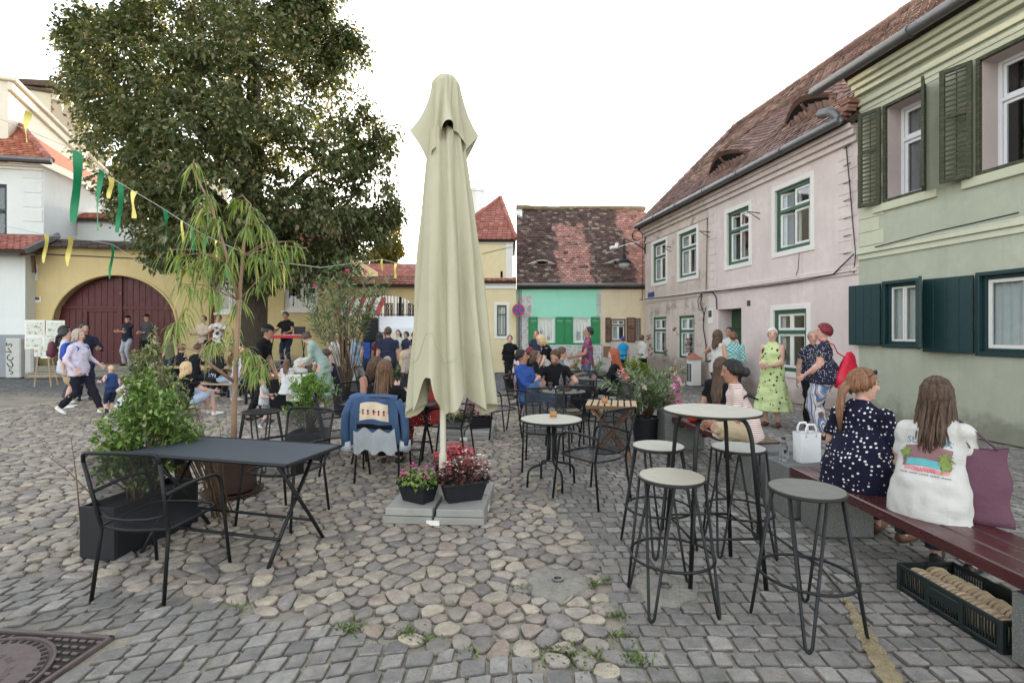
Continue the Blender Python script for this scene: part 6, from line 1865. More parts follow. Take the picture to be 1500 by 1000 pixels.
cl = [(285, 252, -.2, .8), (300, 290, -.2, 1), (322, 330, -.2, 1.1), (345, 300, .1, .9), (372, 315, .1, 1), (395, 345, .1, 1), (432, 362, .15, 1.1), (450, 372, .2, .9), (275, 350, -.35, 1.2), (258, 385, -.4, 1.2), (262, 425, -.35, 1.2), (300, 385, -.3, 1.1), (330, 400, -.2, 1), (385, 385, .1, 1.1), (405, 405, .2, 1),
      (352, 455, .1, 1), (300, 430, -.3, 1), (275, 460, -.3, 1.1), (258, 480, -.35, 1), (375, 530, .0, 1.5), (385, 545, -.1, 1.5), (362, 520, .1, 1.2), (395, 535, .05, 1.1), (325, 505, -.2, 1.1), (335, 480, .1, .9), (268, 400, -.4, 1), (360, 345, .05, 1), (318, 365, -.1, 1), (410, 365, .1, .9), (292, 320, -.2, 1.0), (245, 375, -.3, .8), (345, 370, -.1, .9), (420, 395, .2, .8)]
PP, DD = [], []
allst = main + s2 + low
for (px_, py_, dy, sc) in cl:
  c = wpt(px_, py_, dy)
  c2 = c + Vector((0, 0, .06))
  nb = min(allst[1:], key=lambda p: (p - c2).length + .6 * max(0, p.z - c2.z + .1))
  MB().tube([nb, nb.lerp(c2, .55) + Vector((0, 0, .06)), c2], [.007, .005, .003], 5).build('branch', stem_m, wp, smooth=True)
  n = int(30 * sc)
  od = unit(np.array([np.array(c2 - nb) * .8]) + rng.normal(0, .35, (n, 3)) * max(.12, (c2 - nb).length));
  f = rng.random((n, 1)) ** .6
  base = np.array(nb.lerp(c2, .2))[None] * (1 - f) + np.array(c2)[None] * f + rng.normal(0, .012, (n, 3))
  PP.append(base); d = rdir(n); d[:, 2] = abs(d[:, 2]) * .3; DD.append(unit(d + od * .4))
PP = np.concatenate(PP); DD = np.concatenate(DD); n = len(PP)
foliage('leaves', wp, PP, DD, rng.uniform(.09, .17, n), rng.uniform(.010, .017, n), wl_m, rng.uniform(.9, 2.2, (n, 1)), 4, .4)
# --- shrub in the long black planter
SC = Vector((-2.86, 3.98, 0)); sr_ = R(-10)
pl = thing('planter_box', 'long black planter box beside the empty metal table', 'planter', SC, sr_)
def hollow_box(par, L, W_, H_, th=.02, mat_=None):
  mb = MB(); a, b = L / 2, W_ / 2
  mb.bb(-a, a, -b, -b + th, 0, H_, .004); mb.bb(-a, a, b - th, b, 0, H_, .004); mb.bb(-a, -a + th, -b + th, b - th, 0, H_, .004); mb.bb(a - th, a, -b + th, b - th, 0, H_, .004); mb.bb(-a + th, a - th, -b + th, b - th, 0, .02)
  mb.build('box', mat_ or box_m, par)
  MB().quad((-a + th, -b + th, H_ - .05), (a - th, -b + th, H_ - .05), (a - th, b - th, H_ - .05), (-a + th, b - th, H_ - .05)).build('soil', soil_m, par)
hollow_box(pl, .29, .76, .37)
def bush(name, label, c, blobs, n, L, mat_, dens=.5, stems=14, z0=.3, wr=.5, group=None):
  """blobs: (dx,dy,z,rx,ry,rz)"""
  o = thing(name, label, 'shrub', c, 0, group)
  P_, D_ = [], []
  vol = sum(b[3] * b[4] * b[5] for b in blobs)
  for b in blobs:
    k = int(n * b[3] * b[4] * b[5] / vol); nc = max(6, k // 14)
    d = rdir(nc); r_ = rng.beta(3.2, 1.3, nc)[:, None]
    tips = np.array(b[:3]) + d * r_ * np.array(b[3:])
    q = np.repeat(tips, 14, 0); dd = np.repeat(unit(d + np.array([[0, 0, .5]])), 14, 0)
    f = rng.random((len(q), 1)); P_.append(q - dd * f * L * 2.6 + rng.normal(0, L * .25, q.shape)); D_.append(dd * .6 + rng.normal(0, .6, q.shape))
    for j in range(min(stems, nc)):
      tp = tips[j * max(1, nc // stems) % nc]
      MB().tube([(rng.normal(0, .03), rng.normal(0, .06), z0), tuple(np.array(tp) * np.array([.6, .6, .62]) + np.array([0, 0, z0 * .3])), tuple(tp)], [.007, .005, .002], 5).build('branch', twig_m, o, smooth=True)
  P_ = np.concatenate(P_); D_ = np.concatenate(D_); k = len(P_)
  foliage('leaves', o, P_, D_, rng.uniform(.7, 1.25, k) * L, rng.uniform(.8, 1.15, k) * L * wr, mat_, .12)
  return o
priv_m = leaf_mat('privet_leaf', [(0, srgb(74, 98, 50)), (.4, srgb(102, 130, 68)), (.75, srgb(128, 156, 82)), (1, srgb(170, 190, 110))], .3, .35, .5)
sage_m = leaf_mat('grey_green_leaf', [(0, srgb(104, 116, 78)), (.5, srgb(134, 146, 98)), (1, srgb(164, 172, 124))], .3)
def rel(px_, py_, Y): p = at(px_, py_, Y); return p - SC
def blob(px_, py_, Y, rx, ry, rz): p = rel(px_, py_, Y); return (p.x, p.y, p.z, rx, ry, rz)
bush('privet_shrub', 'dense glossy green shrub growing in the long black planter', SC, [blob(180, 640, 3.9, .2, .22, .28), blob(225, 600, 4.0, .26, .24, .26), blob(255, 640, 4.1, .22, .22, .26), blob(215, 680, 4.0, .24, .22, .22), blob(160, 675, 3.9, .13, .15, .2), blob(205, 565, 4.05, .16, .15, .16)], 5400, .05, priv_m, stems=9)
bush('olive_willow_shrub', 'feathery grey-green shrub rising above the glossy shrub', SC + Vector((.05, .45, 0)), [tuple(Vector(blob(215, 545, 4.4, 0, 0, 0)[:3]) - Vector((.05, .45, 0))) + (.2, .16, .24), tuple(Vector(blob(250, 570, 4.4, 0, 0, 0)[:3]) - Vector((.05, .45, 0))) + (.16, .15, .2), tuple(Vector(blob(225, 505, 4.4, 0, 0, 0)[:3]) - Vector((.05, .45, 0))) + (.08, .08, .16)], 1300, .06, sage_m, wr=.28, stems=12)
bush('wispy_shrub', 'thin wispy small-leaved shrub between planter and brown pot', (-2.5, 4.45, 0), [tuple(Vector(at(290, 640, 4.45)) - Vector((-2.5, 4.45, 0))) + (.22, .15, .26), tuple(Vector(at(268, 600, 4.4)) - Vector((-2.5, 4.45, 0))) + (.14, .12, .18)], 420, .045, sage_m, wr=.45, stems=16, z0=.02)
for k, pts_ in enumerate((((120, 790), (112, 700), (104, 640), (128, 690)), ((150, 740), (100, 690), (60, 660)))):
  pp = [at(p[0], p[1], 3.8) for p in pts_[:3]]
  o = MB().tube([p - SC for p in pp], [.005, .004, .002], 5).build('bare_twig', twig_m, pl, smooth=True); o.rotation_euler = (0, 0, -sr_)
# --- round clipped hedges in planters
hedge_m = leaf_mat('hedge_leaf', [(0, srgb(78, 112, 48)), (.5, srgb(112, 148, 66)), (1, srgb(152, 184, 92))], .3, .4, .45)
for (px_, Y, top, wpx, lab, lb2) in ((453, 6.6, 538, 84, 'bright green bushy hedge plant in a black planter behind the mesh chairs', 'black square planter of the bushy hedge plant by the jacket chair'), (568, 9.6, 530, 62, 'bright green round hedge plant beyond the women at their table', 'black square planter of the round hedge plant beyond the women')):
  c = gx(px_, Y); zt_ = at(px_, top, Y).z; r_ = wpx / 2 / F * Y
  p_ = thing('planter_box', lb2, 'planter', c, R(4)); hollow_box(p_, .42, .42, .34)
  bush('hedge_shrub', lab, c, [(0, 0, zt_ - r_ * .8, r_ * .95, r_ * .8, r_ * .8), (-.1, 0, zt_ - r_ * 1.5, r_ * .8, r_ * .7, r_ * .6), (.1, .05, zt_ - r_ * .7, r_ * .8, r_ * .7, r_ * .65)], 2600, .045, hedge_m, stems=10)
# --- oleanders
ole_m = leaf_mat('oleander_leaf', [(0, srgb(78, 98, 66)), (.4, srgb(104, 124, 84)), (.75, srgb(134, 150, 112)), (1, srgb(172, 182, 150))], .25, .42, .5)
def oleander(label, c, tips, nleaf, L, potr=.22, poth=.38, flowers=(), pot=True, spread=.5, potm=None, z0=.3, wr=.15, lm=None, stemr=.008):
  o = thing('oleander', label, 'potted plant', c)
  if pot:
    MB().lathe([(potr * .78, .0), (potr * .8, .02), (potr * .96, poth - .05), (potr * 1.03, poth - .045), (potr * 1.05, poth), (potr * .96, poth), (potr * .92, poth - .04)], 28).build('pot', potm or box_m, o, smooth=35)
    MB().lathe([(0, poth - .05), (potr * .95, poth - .05)], 24, caps=False).build('soil', soil_m, o)
  P_, D_ = [], []
  for tp in tips:
    tp = np.array(tp); b = np.array([rng.normal(0, .04), rng.normal(0, .04), z0]); m = b * .5 + tp * .5 + np.array([0, 0, .08]) - np.array([tp[0], tp[1], 0]) * .12
    MB().tube([tuple(b), tuple(m), tuple(tp)], [stemr, stemr * .75, stemr * .35], 5).build('stem', twig_m if stemr < .01 else stem_m, o, smooth=True)
    f = rng.uniform(spread, 1.0, nleaf)[:, None]
    q = b * (1 - f) ** 2 + 2 * m * f * (1 - f) + tp * f * f
    ax = unit((tp - m)[None]); d = rdir(nleaf); d -= (d * ax).sum(1, keepdims=True) * ax; d = unit(d)
    P_.append(q); D_.append(unit(d + ax * rng.uniform(.5, 1.3, (nleaf, 1))))
  P_ = np.concatenate(P_); D_ = np.concatenate(D_); k = len(P_)
  foliage('leaves', o, P_, D_, rng.uniform(.75, 1.2, k) * L, L * wr, lm or ole_m, .18, 2, .8)
  for (fx, fy, fz, m_) in flowers:
    n = 22; new_f = foliage('blossom', o, np.array([[fx, fy, fz]]) + rng.normal(0, .02, (n, 3)), rdir(n), .035, .032, m_, .1, kind=None)
  return o
OC = Vector((gx(946, 7.45).x, 7.45, 0))
tips = []
for _ in range(46):
  px_ = rng.uniform(885, 1005); py_ = rng.uniform(533, 600); tips.append(tuple(at(px_, py_, 7.45 + rng.normal(0, .22)) - OC))
oleander('big oleander with white and pink blossoms in a black pot beside the slatted table', OC, tips, 40, .15, .21, .38,
         [tuple(at(px_, py_, 7.2) - OC) + (m_,) for (px_, py_, m_) in ((945, 567, pet_wh), (914, 547, pet_pk), (910, 543, plain('salmon_petal', srgb(232, 150, 150), .5)), (918, 553, plain('salmon_petal', (0, 0, 0))), (985, 565, pet_wh), (941, 565, pet_wh))])
# tall many-stemmed oleander
OY = 10.0; OC2 = gx(508, OY)
tips = [tuple(at(px_, py_, OY + rng.normal(0, .25)) - OC2) for (px_, py_) in ((450, 425), (465, 405), (480, 395), (495, 385), (510, 380), (525, 390), (540, 400), (548, 415), (470, 440), (460, 455), (455, 470), (530, 430), (545, 440), (500, 410), (485, 420), (515, 415), (560, 410), (478, 460), (445, 440), (520, 450), (535, 465), (492, 440), (575, 405), (505, 435))]
oleander('tall many-stemmed oleander tree in front of the arched wall', OC2, tips, 84, .17, .28, .42, [tuple(at(px_, py_, OY) - OC2) + (pet_pk,) for (px_, py_) in ((508, 397), (461, 417), (535, 398))], True, .62, None, .35, .16, None, .0085)
# further plants
def small_oleander(px_, Y, top, wpx, lab, lm=None, nt=18, pot=True, L=.13, fl=()):
  c = gx(px_, Y); tp = [tuple(at(px_ + rng.uniform(-wpx / 2, wpx / 2), top + rng.uniform(0, 22), Y + rng.normal(0, .15)) - c) for _ in range(nt)]
  return oleander(lab, c, tp, 34, L, .2, .34, [tuple(at(a, b, Y - .1) - c) + (pet_wh,) for a, b in fl], pot, .4, None, .25, .16, lm)
small_oleander(862, 11.4, 520, 52, 'leafy oleander behind the table of the red-haired woman', fl=((850, 535), (875, 528)))
small_oleander(790, 13.0, 516, 22, 'small leafy plant between the standing man in navy and the leaning woman', nt=12)
small_oleander(622, 13.5, 470, 26, 'leafy plant beside the white market tent', nt=14)
small_oleander(752, 15.0, 520, 26, 'low potted plant against the pale yellow house beside the black-clad woman', nt=10)
bush('lime_shrub', 'low lime green bush against the cream house corner', gx(925, 15.5), [(0, 0, .55, .5, .35, .45), (.3, 0, .45, .35, .3, .35)], 1100, .09, leaf_mat('lime_leaf', [(0, srgb(112, 134, 52)), (1, srgb(166, 180, 86))], .3), z0=.02)
# barrel with variegated plant beside the doorway
c = FR.world(FR.uz(1095, 560)[0], -.55, 0)
bpl = thing('barrel_planter', 'green barrel with big variegated leaves beside the house doorway', 'potted plant', c)
MB().lathe([(.2, 0), (.26, .05), (.3, .4), (.27, .78), (.24, .78), (.26, .5)], 24).build('barrel', plain('mottled_green_barrel', srgb(66, 92, 66), .6, .5, 14), bpl, smooth=35)
n = 120; d = rdir(n); d[:, 2] = abs(d[:, 2]) * .8 + .2
foliage('leaves', bpl, np.array([[0, 0, .75]]) + d * rng.uniform(.1, .35, (n, 1)), d, .22, .11, leaf_mat('variegated_leaf', [(0, srgb(66, 84, 58)), (.4, srgb(98, 112, 86)), (.7, srgb(196, 200, 186)), (1, srgb(70, 86, 60))], .2), .35, 2)
# ================================================================ PEOPLE
def skin_mat(name, col):
  if name in _mc: return _mc[name]
  t = NT(name)
  c = t.mix(t.maprange(t.noise(14, 4), .35, .7), col, (col[0] * .9, col[1] * .78, col[2] * .74))
  _mc[name] = t.done(c, .52, t.bump(t.noise(180, 2), .08, .002), 0, .4); return _mc[name]
SK = [skin_mat('skin_fair', srgb(214, 178, 162)), skin_mat('skin_warm', srgb(196, 156, 136)), skin_mat('skin_tan', srgb(166, 124, 104)), skin_mat('skin_rosy', srgb(206, 164, 148))]
def cloth(name, col, pat=None, col2=None, sc=1.0, col3=None, rough=.85):
  if name in _mc: return _mc[name]
  t = NT(name)
  c = t.mix(t.noise(5, 4), tuple(x * .86 for x in col), tuple(min(1, x * 1.1) for x in col))
  if pat == 'dots':
    X_, Y_, Z_ = t.sep(); nx_, ny_, nz_ = [t.math('ABSOLUTE', q) for q in t.sep(t.coord('Normal'))]
    sx_ = t.math('GREATER_THAN', nx_, ny_); sz_ = t.math('GREATER_THAN', nz_, t.math('MAXIMUM', nx_, ny_))
    def sel(f_, a, b): return t.math('ADD', t.math('MULTIPLY', a, t.math('SUBTRACT', 1.0, f_)), t.math('MULTIPLY', b, f_))
    cb = t.n('ShaderNodeCombineXYZ'); t.set(cb.inputs[0], sel(sx_, X_, Y_)); t.set(cb.inputs[1], sel(sz_, Z_, sel(sx_, Y_, X_)))
    d = t.voro(24 * sc, 'F1', .5, cb.outputs[0]); c = t.mix(t.math('LESS_THAN', d, .25), c, col2)
  elif pat == 'stripes':
    z = t.sep()[2]; z = t.math('ADD', z, t.math('MULTIPLY', t.noise(4, 2), .02))
    c = t.mix(t.math('GREATER_THAN', t.math('SINE', t.math('MULTIPLY', z, 2 * PI * sc)), .55), c, col2)
  elif pat == 'vstripes':
    X_, Y_, Z_ = t.sep(); a = t.math('ADD', X_, t.math('MULTIPLY', Y_, 1.0)); s_ = t.math('SINE', t.math('MULTIPLY', a, 2 * PI * sc)); s2_ = t.math('SINE', t.math('MULTIPLY', a, 2 * PI * sc * 2.3))
    c = t.mix(t.math('GREATER_THAN', s_, .5), c, col2); c = t.mix(t.math('GREATER_THAN', s2_, .82), c, col3 or col2)
  elif pat == 'floral':
    v = t.voro(16 * sc, 'F1', 1.0, out=1); bw = t.n('ShaderNodeRGBToBW'); t.set(bw.inputs[0], v)
    c = t.ramp(bw.outputs[0], [(0, col), (.4, col), (.45, col2), (.62, col2), (.66, col3 or col), (1, col3 or col)], 'CONSTANT')
  elif pat == 'specks':
    d = t.voro(14 * sc, 'F1', 1.0); c = t.mix(t.math('MULTIPLY', t.math('LESS_THAN', d, .26), t.math('GREATER_THAN', t.noise(30, 3), .42)), c, col2)
  elif pat == 'check':
    X_, Y_, Z_ = t.sep(); a = t.math('SINE', t.math('MULTIPLY', t.math('ADD', X_, Y_), 2 * PI * sc)); b = t.math('SINE', t.math('MULTIPLY', Z_, 2 * PI * sc))
    c = t.mix(t.math('GREATER_THAN', t.math('MULTIPLY', a, b), 0), c, col2)
  h = t.math('ADD', t.math('MULTIPLY', t.noise(11, 4, .6), 3.0), t.noise(300, 2))
  _mc[name] = t.done(c, rough, t.bump(h, .55, .014), 0, .2); return _mc[name]
def hair_mat(name, c1, c2):
  if name in _mc: return _mc[name]
  t = NT(name)
  n_ = t.noise(9, 5, .7, t.coord('Object', (9, 9, .9)))
  _mc[name] = t.done(t.mix(t.maprange(n_, .35, .65), c1, c2), .42, t.bump(t.noise(26, 4, .7, t.coord('Object', (7, 7, .5))), .9, .01), 0, .45); return _mc[name]
HB = hair_mat('hair_black', srgb(24, 22, 22), srgb(46, 42, 42)); HD = hair_mat('hair_dark_brown', srgb(54, 39, 32), srgb(106, 80, 62)); HM = hair_mat('hair_brown', srgb(84, 58, 42), srgb(136, 100, 74))
HL = hair_mat('hair_blond', srgb(186, 150, 104), srgb(226, 200, 156)); HG = hair_mat('hair_silver', srgb(196, 192, 188), srgb(232, 230, 226)); HR = hair_mat('hair_red', srgb(128, 58, 34), srgb(178, 96, 58)); HW = hair_mat('hair_wine_red', srgb(86, 18, 28), srgb(140, 36, 48)); HA = hair_mat('hair_ash', srgb(150, 132, 116), srgb(190, 176, 160)); HG2 = hair_mat('hair_ginger', srgb(112, 76, 54), srgb(162, 116, 84))
eye_m = plain('eye_dark', srgb(40, 28, 24), .3, .1, 5, 0); lip_m = plain('lip', srgb(170, 92, 86), .5, .1, 5, 0); brow_m = plain('brow', srgb(58, 42, 34), .8, .1, 5, 0)
shoe_w = plain('white_shoe', srgb(226, 224, 220), .6, .08, 9, .1, 60); shoe_k = plain('black_shoe', srgb(36, 34, 34), .5, .1, 9, .1, 60); shoe_b = plain('brown_shoe', srgb(104, 72, 54), .6, .1, 9, .1, 60)
def ik(a, t_, l1, l2, pole):
  d = t_ - a; L = min(d.length, (l1 + l2) * .998); dn = d.normalized()
  x = (L * L + l1 * l1 - l2 * l2) / (2 * L); y_ = math.sqrt(max(0, l1 * l1 - x * x))
  p = Vector(pole); p = p - dn * p.dot(dn)
  if p.length < 1e-4: p = Vector((0, 1, 0)) - dn * dn.y
  p.normalize()
  return a + dn * x + p * y_, a + dn * L
def loft(mb, rings, n=16, mi=0):
  """rings: (centre, axis_x, axis_y, rx, ry)"""
  vs = []; fs = []
  for (c, ax, ay, rx, ry) in rings:
    for k in range(n):
      t_ = 2 * PI * k / n; vs.append(c + ax * (rx * math.cos(t_)) + ay * (ry * math.sin(t_)))
  for i in range(len(rings) - 1):
    for k in range(n): fs.append((i * n + k, i * n + (k + 1) % n, (i + 1) * n + (k + 1) % n, (i + 1) * n + k))
  fs.append(tuple(reversed(range(n)))); fs.append(tuple(range((len(rings) - 1) * n, len(rings) * n)))
  mb.add(vs, fs, mi)
def limb(mb, pts, rs, mi, n=12):
  # densify so that nearest-surface labelling is accurate
  mb.tube(pts, rs, n, mi=mi)
def remesh(mb, voxel):
  me = mb.mesh('tmp'); ob = bpy.data.objects.new('tmp', me); COL.objects.link(ob)
  m = ob.modifiers.new('r', 'REMESH'); m.mode = 'VOXEL'; m.voxel_size = voxel; m.adaptivity = 0
  s_ = ob.modifiers.new('s', 'SMOOTH'); s_.factor = .5; s_.iterations = 2
  dg = bpy.context.evaluated_depsgraph_get(); out = bpy.data.meshes.new_from_object(ob.evaluated_get(dg))
  bpy.data.objects.remove(ob); bpy.data.meshes.remove(me)
  return out
PEOPLE = {}
def person(key, label, x, y, rz, h=1.66, pose='stand', seat=.45, z0=0.0, fem=True, fat=1.0, skin=0, top=None, sleeve=.45, bottom=None, legs='pants', hem=0.0, hair=('short', HD), shoe=None,
           lean=0.0, side=0.0, twist=0.0, head=(0, 0), hands=None, ank=None, knee=None, dress=None, neck_open=.5, voxel=None, group=None, sag=0.0, hem_d=-.1, loose=1.06):
  s = h / 1.70
  mats = [SK[skin], top or cloth('plain_white', srgb(220, 220, 220)), bottom or cloth('denim', srgb(70, 92, 130)), shoe or shoe_w, eye_m, lip_m, brow_m]
  if dress is not None: mats.append(dress)
  SKI, TOP, BOT, SHO = 0, 1, 2, 3; DR = 7
  mb = MB()
  Xa, Ya, Za = Vector((1, 0, 0)), Vector((0, 1, 0)), Vector((0, 0, 1))
  zs = seat / s
  if pose == 'stand': P = Vector((0, 0, .93))
  elif pose == 'walk': P = Vector((0, 0, .905))
  elif pose in ('sit', 'cross'): P = Vector((0, 0, zs + .105))
  elif pose == 'ground': P = Vector((0, 0, zs + .12))
  elif pose == 'squat': P = Vector((0, -.1, .34))
  else: P = Vector((0, 0, .93))
  U = (Matrix.Rotation(R(-lean), 3, 'X') @ Matrix.Rotation(R(side), 3, 'Y') @ Za).normalized()
  Tx = Matrix.Rotation(R(twist), 3, 'Z') @ Xa
  Tx = (Tx - U * Tx.dot(U)).normalized(); Ty = U.cross(Tx).normalized()
  hipx = Xa
  def sp(d): return P + U * d if d > .1 else P + Za * d * .35 + U * d * .65
  f = fat
  # legs
  la = {'stand': [(-.1, .0, .085), (.1, .02, .085)], 'walk': [(-.08, .36, .10), (.08, -.30, .17)], 'sit': [(-.1, .46, .085), (.1, .44, .085)],
          'cross': [(.1, .26, zs + .08), (-.1, .22, zs + .06)], 'ground': [(-.12, .5, .08), (.14, .46, .08)], 'squat': [(-.12, .02, .085), (.12, .05, .085)]}[pose] if ank is None else ank
  kp = {'stand': (0, 1, 0), 'walk': (0, 1, .1), 'sit': (0, .6, 1), 'cross': (0, .5, .5), 'ground': (0, .4, 1), 'squat': (0, 1, .6)}[pose] if knee is None else knee
  kn = []
  for i, sgn in ((0, -1), (1, 1)):
    Hj = P + hipx * sgn * .088 * (1 + (f - 1) * .5) - Za * .02
    A = Vector(la[i]); pole = Vector(kp) if not isinstance(kp[0], (tuple, list)) else Vector(kp[i])
    if pose == 'cross': pole = Vector((sgn * 1.2, .5, .35))
    if pose in ('sit', 'ground', 'squat'): pole = pole + Vector((sgn * .22, 0, 0))
    K, A = ik(Hj, A, .43, .43, pole); kn.append(K)
    tf = .5 + f * .5
    m_leg = BOT if legs in ('pants', 'shorts', 'wide') else SKI
    gx_ = 1.0 if legs == 'pants' else (1.3 if legs == 'wide' else 1.1)
    limb(mb, [Hj, Hj.lerp(K, .35), Hj.lerp(K, .75), K], [.088 * tf * f ** .3, .085 * tf, .066 * tf, .056 * tf], SKI if m_leg == SKI else BOT)
    if m_leg == BOT:
      e = .06
      if legs == 'shorts': limb(mb, [Hj, Hj.lerp(K, .5), Hj.lerp(K, .88)], [.095 * tf, .094 * tf, .09 * tf], BOT)
      else: limb(mb, [Hj, Hj.lerp(K, .5), K, K.lerp(A, .5), K.lerp(A, .93)], [.092 * tf * gx_, .084 * tf * gx_, .066 * gx_ * tf, .062 * gx_ * tf, .056 * gx_], BOT)
    limb(mb, [K, K.lerp(A, .3), K.lerp(A, .7), A, A + Vector((0, 0, -.03))], [.052 * tf, .056 * tf, .041, .034, .034], BOT if legs in ('pants', 'wide') and False else SKI)
    # foot
    fd = Vector((sgn * .18, 1, 0)).normalized()
    if pose == 'cross': fd = Vector((-sgn * 1, .3, -.1)).normalized()
    if pose == 'walk' and i == 1: fd = Vector((0, .8, -.55)).normalized()
    up = Za - fd * fd.z; up.normalize(); sd = fd.cross(up).normalized()
    hz = A + up * -.045
    loft(mb, [(hz - fd * .06, sd, up, .026, .03), (hz - fd * .035, sd, up, .036, .042), (hz + fd * .03, sd, up, .038, .045), (hz + fd * .10, sd, up, .046, .032), (hz + fd * .15, sd, up, .042, .026), (hz + fd * .185, sd, up, .025, .016)], 12, SHO)
  # pelvis and torso
  w_ = 1.0 if fem else .95; sh = .150 if fem else .18; wf = .98 + (f - 1) * 1.5
  rings = [(-.10, .10, .085, 0), (-.05, .160 * w_ * f, .112 * f, 0), (.02, .168 * w_ * f, .118 * f, 0), (.10, .150 * f, .108 * wf, .0)]
  bm = BOT if legs != 'bare' else (DR if dress is not None else TOP)
  loft(mb, [(sp(d) + Ty * yo, hipx.lerp(Tx, max(0, min(1, d * 4))), Ty, a, b) for d, a, b, yo in rings], 18, bm)
  tm = DR if dress is not None else TOP
  lo = loose
  bust = .02 if fem else .0
  tr = [(hem_d, .172 * w_ * f * lo, .122 * f * lo, 0), (.0, .166 * w_ * f * lo, .118 * wf * lo, .0), (.10, (.15 if fem else .152) * wf * lo, .108 * wf * lo, .004), (.17, (.138 if fem else .15) * wf * lo, .102 * wf * lo, .006), (.26, .148 * (.6 + .4 * f) * lo, .108 * (.5 + .5 * f) * lo, .01 + bust * .5), (.34, (.158 if fem else .168) * (.7 + .3 * f), .112 * (.6 + .4 * f), .008 + bust), (.42, (.16 if fem else .182) * (.8 + .2 * f), .098 * (.7 + .3 * f), .0), (.475, (.142 if fem else .165), .078, -.006), (.51, .098, .066, -.008), (.535, .068, .058, -.004)]
  loft(mb, [(sp(d) + Ty * yo, hipx.lerp(Tx, max(0, min(1, d * 4))), Ty, a, b) for d, a, b, yo in tr], 22, tm)
  # neck and head
  hd = (Matrix.Rotation(R(head[1]), 3, Tx) @ (U * .75 + Za * .45)).normalized()
  Nb = sp(.50); C = sp(.545) + hd * .115
  limb(mb, [Nb, sp(.53), C - hd * .03], [.058, .052, .052] if not fem else [.05, .046, .046], SKI)
  hf = Matrix.Rotation(R(head[0]), 3, 'Z') @ Ty; hf = (hf - hd * hf.dot(hd)).normalized(); hf = (Matrix.Rotation(0, 3, hd) @ hf); hx = hf.cross(hd).normalized()
  hr = [(-.118, .022, .02, .052), (-.108, .036, .036, .042), (-.085, .050, .058, .026), (-.055, .060, .076, .014), (-.02, .068, .088, .008), (.02, .073, .094, .003), (.055, .073, .094, -.003), (.085, .062, .082, -.006), (.107, .04, .056, -.006), (.116, .016, .022, -.006)]
  loft(mb, [(C + hd * z + hf * yo, hx, hf, a, b) for z, a, b, yo in hr], 20, SKI)
  limb(mb, [C + hf * .088 + hd * .012, C + hf * .106 - hd * .018, C + hf * .108 - hd * .03, C + hf * .088 - hd * .04], [.008, .012, .014, .01], SKI, 8)
  for sg in (-1, 1): mb.ell(C + hx * sg * .073 - hf * .008 - hd * .012, (.010, .018, .03), 8, 6, Matrix((hx, hf, hd)).transposed(), SKI)
  # arms
  nl = len(mb.v)
  wr = []; fing = []
  hs = hands or [None, None]
  for i, sgn in ((0, -1), (1, 1)):
    Sj = sp(.445) + Tx * sgn * (sh - .005) * (1 + (f - 1) * .35)
    T_ = hs[i]
    if T_ is None: T_ = (sgn * .25, .04, .86)
    if len(T_) > 3: pole = Vector(T_[3:6]); T_ = T_[:3]
    else: pole = Vector((sgn * .6, -1, -.4))
    if pose in ('sit', 'cross', 'ground') and hs[i] is None: T_ = (sgn * .13, .28, zs + .2)
    E, Wp = ik(Sj, Vector(T_), .285, .245, pole)
    af = .6 + .4 * f
    mb.ell(Sj - U * .01, (.056 * af, .056 * af, .058 * af), 12, 8, None, tm if (sleeve > 0 or neck_open < .5) else SKI)
    limb(mb, [Sj, Sj.lerp(E, .5), E], [.049 * af, .045 * af, .038], SKI)
    limb(mb, [E, E.lerp(Wp, .3), E.lerp(Wp, .75), Wp], [.038, .038 * af, .029, .025], SKI)
    if sleeve > 0:
      if sleeve <= .55: limb(mb, [Sj, Sj.lerp(E, sleeve), Sj.lerp(E, sleeve * 1.3)], [.056 * af, .056 * af, .060 * af], tm)
      else:
        k = (sleeve - .5) * 2
        limb(mb, [Sj, Sj.lerp(E, .5), E], [.063 * af, .056 * af, .049], tm); limb(mb, [E, E.lerp(Wp, k * .5), E.lerp(Wp, k * .97)], [.049, .046, .041], tm)
    fd = (Wp - E).normalized(); pn = fd.cross(Vector((0, 0, 1)));
    pn = -Xa * sgn - fd * (-Xa * sgn).dot(fd)
    if pn.length < .2: pn = -Za - fd * (-Za).dot(fd)
    pn.normalize(); sd = fd.cross(pn).normalized()
    if sd.dot(Ya + Za) < 0: sd = -sd
    loft(mb, [(Wp - fd * .01, sd, pn, .025, .018), (Wp + fd * .03, sd, pn, .036, .016), (Wp + fd * .075, sd, pn, .041, .014), (Wp + fd * .09, sd, pn, .036, .011)], 10, SKI)
    fing.append((Wp, fd, pn, sd)); wr.append(Wp)
  # dress / skirt
  if dress is not None and pose in ('stand', 'walk'):
    hz = hem if hem > 0 else .45
    rr = []
    for k in range(9):
      t_ = k / 8; z = .98 + (hz - .98) * t_
      rr.append((Vector((P.x, P.y, z)) + Ty * .0, Xa, Ya, (.15 + .12 * t_) * f, (.115 + .12 * t_) * f))
    vs = []; fs = []; n = 40
    for j, (c, ax, ay, rx, ry) in enumerate(rr):
      for k in range(n):
        a = 2 * PI * k / n; q = 1 + .07 * (j / 8) * math.sin(9 * a + 1.3)
        vs.append(c + ax * (rx * q * math.cos(a)) + ay * (ry * q * math.sin(a)))
    for j in range(8):
      for k in range(n): fs.append((j * n + (k + 1) % n, j * n + k, (j + 1) * n + k, (j + 1) * n + (k + 1) % n))
    fs.append(tuple(range(n))); fs.append(tuple(reversed(range(8 * n, 9 * n)))); mb.add(vs, fs, DR)
  # ---- one continuous surface
  dist = math.hypot(x, y)
  vx = (voxel or max(.0085, min(.024, dist * .0017))) / s
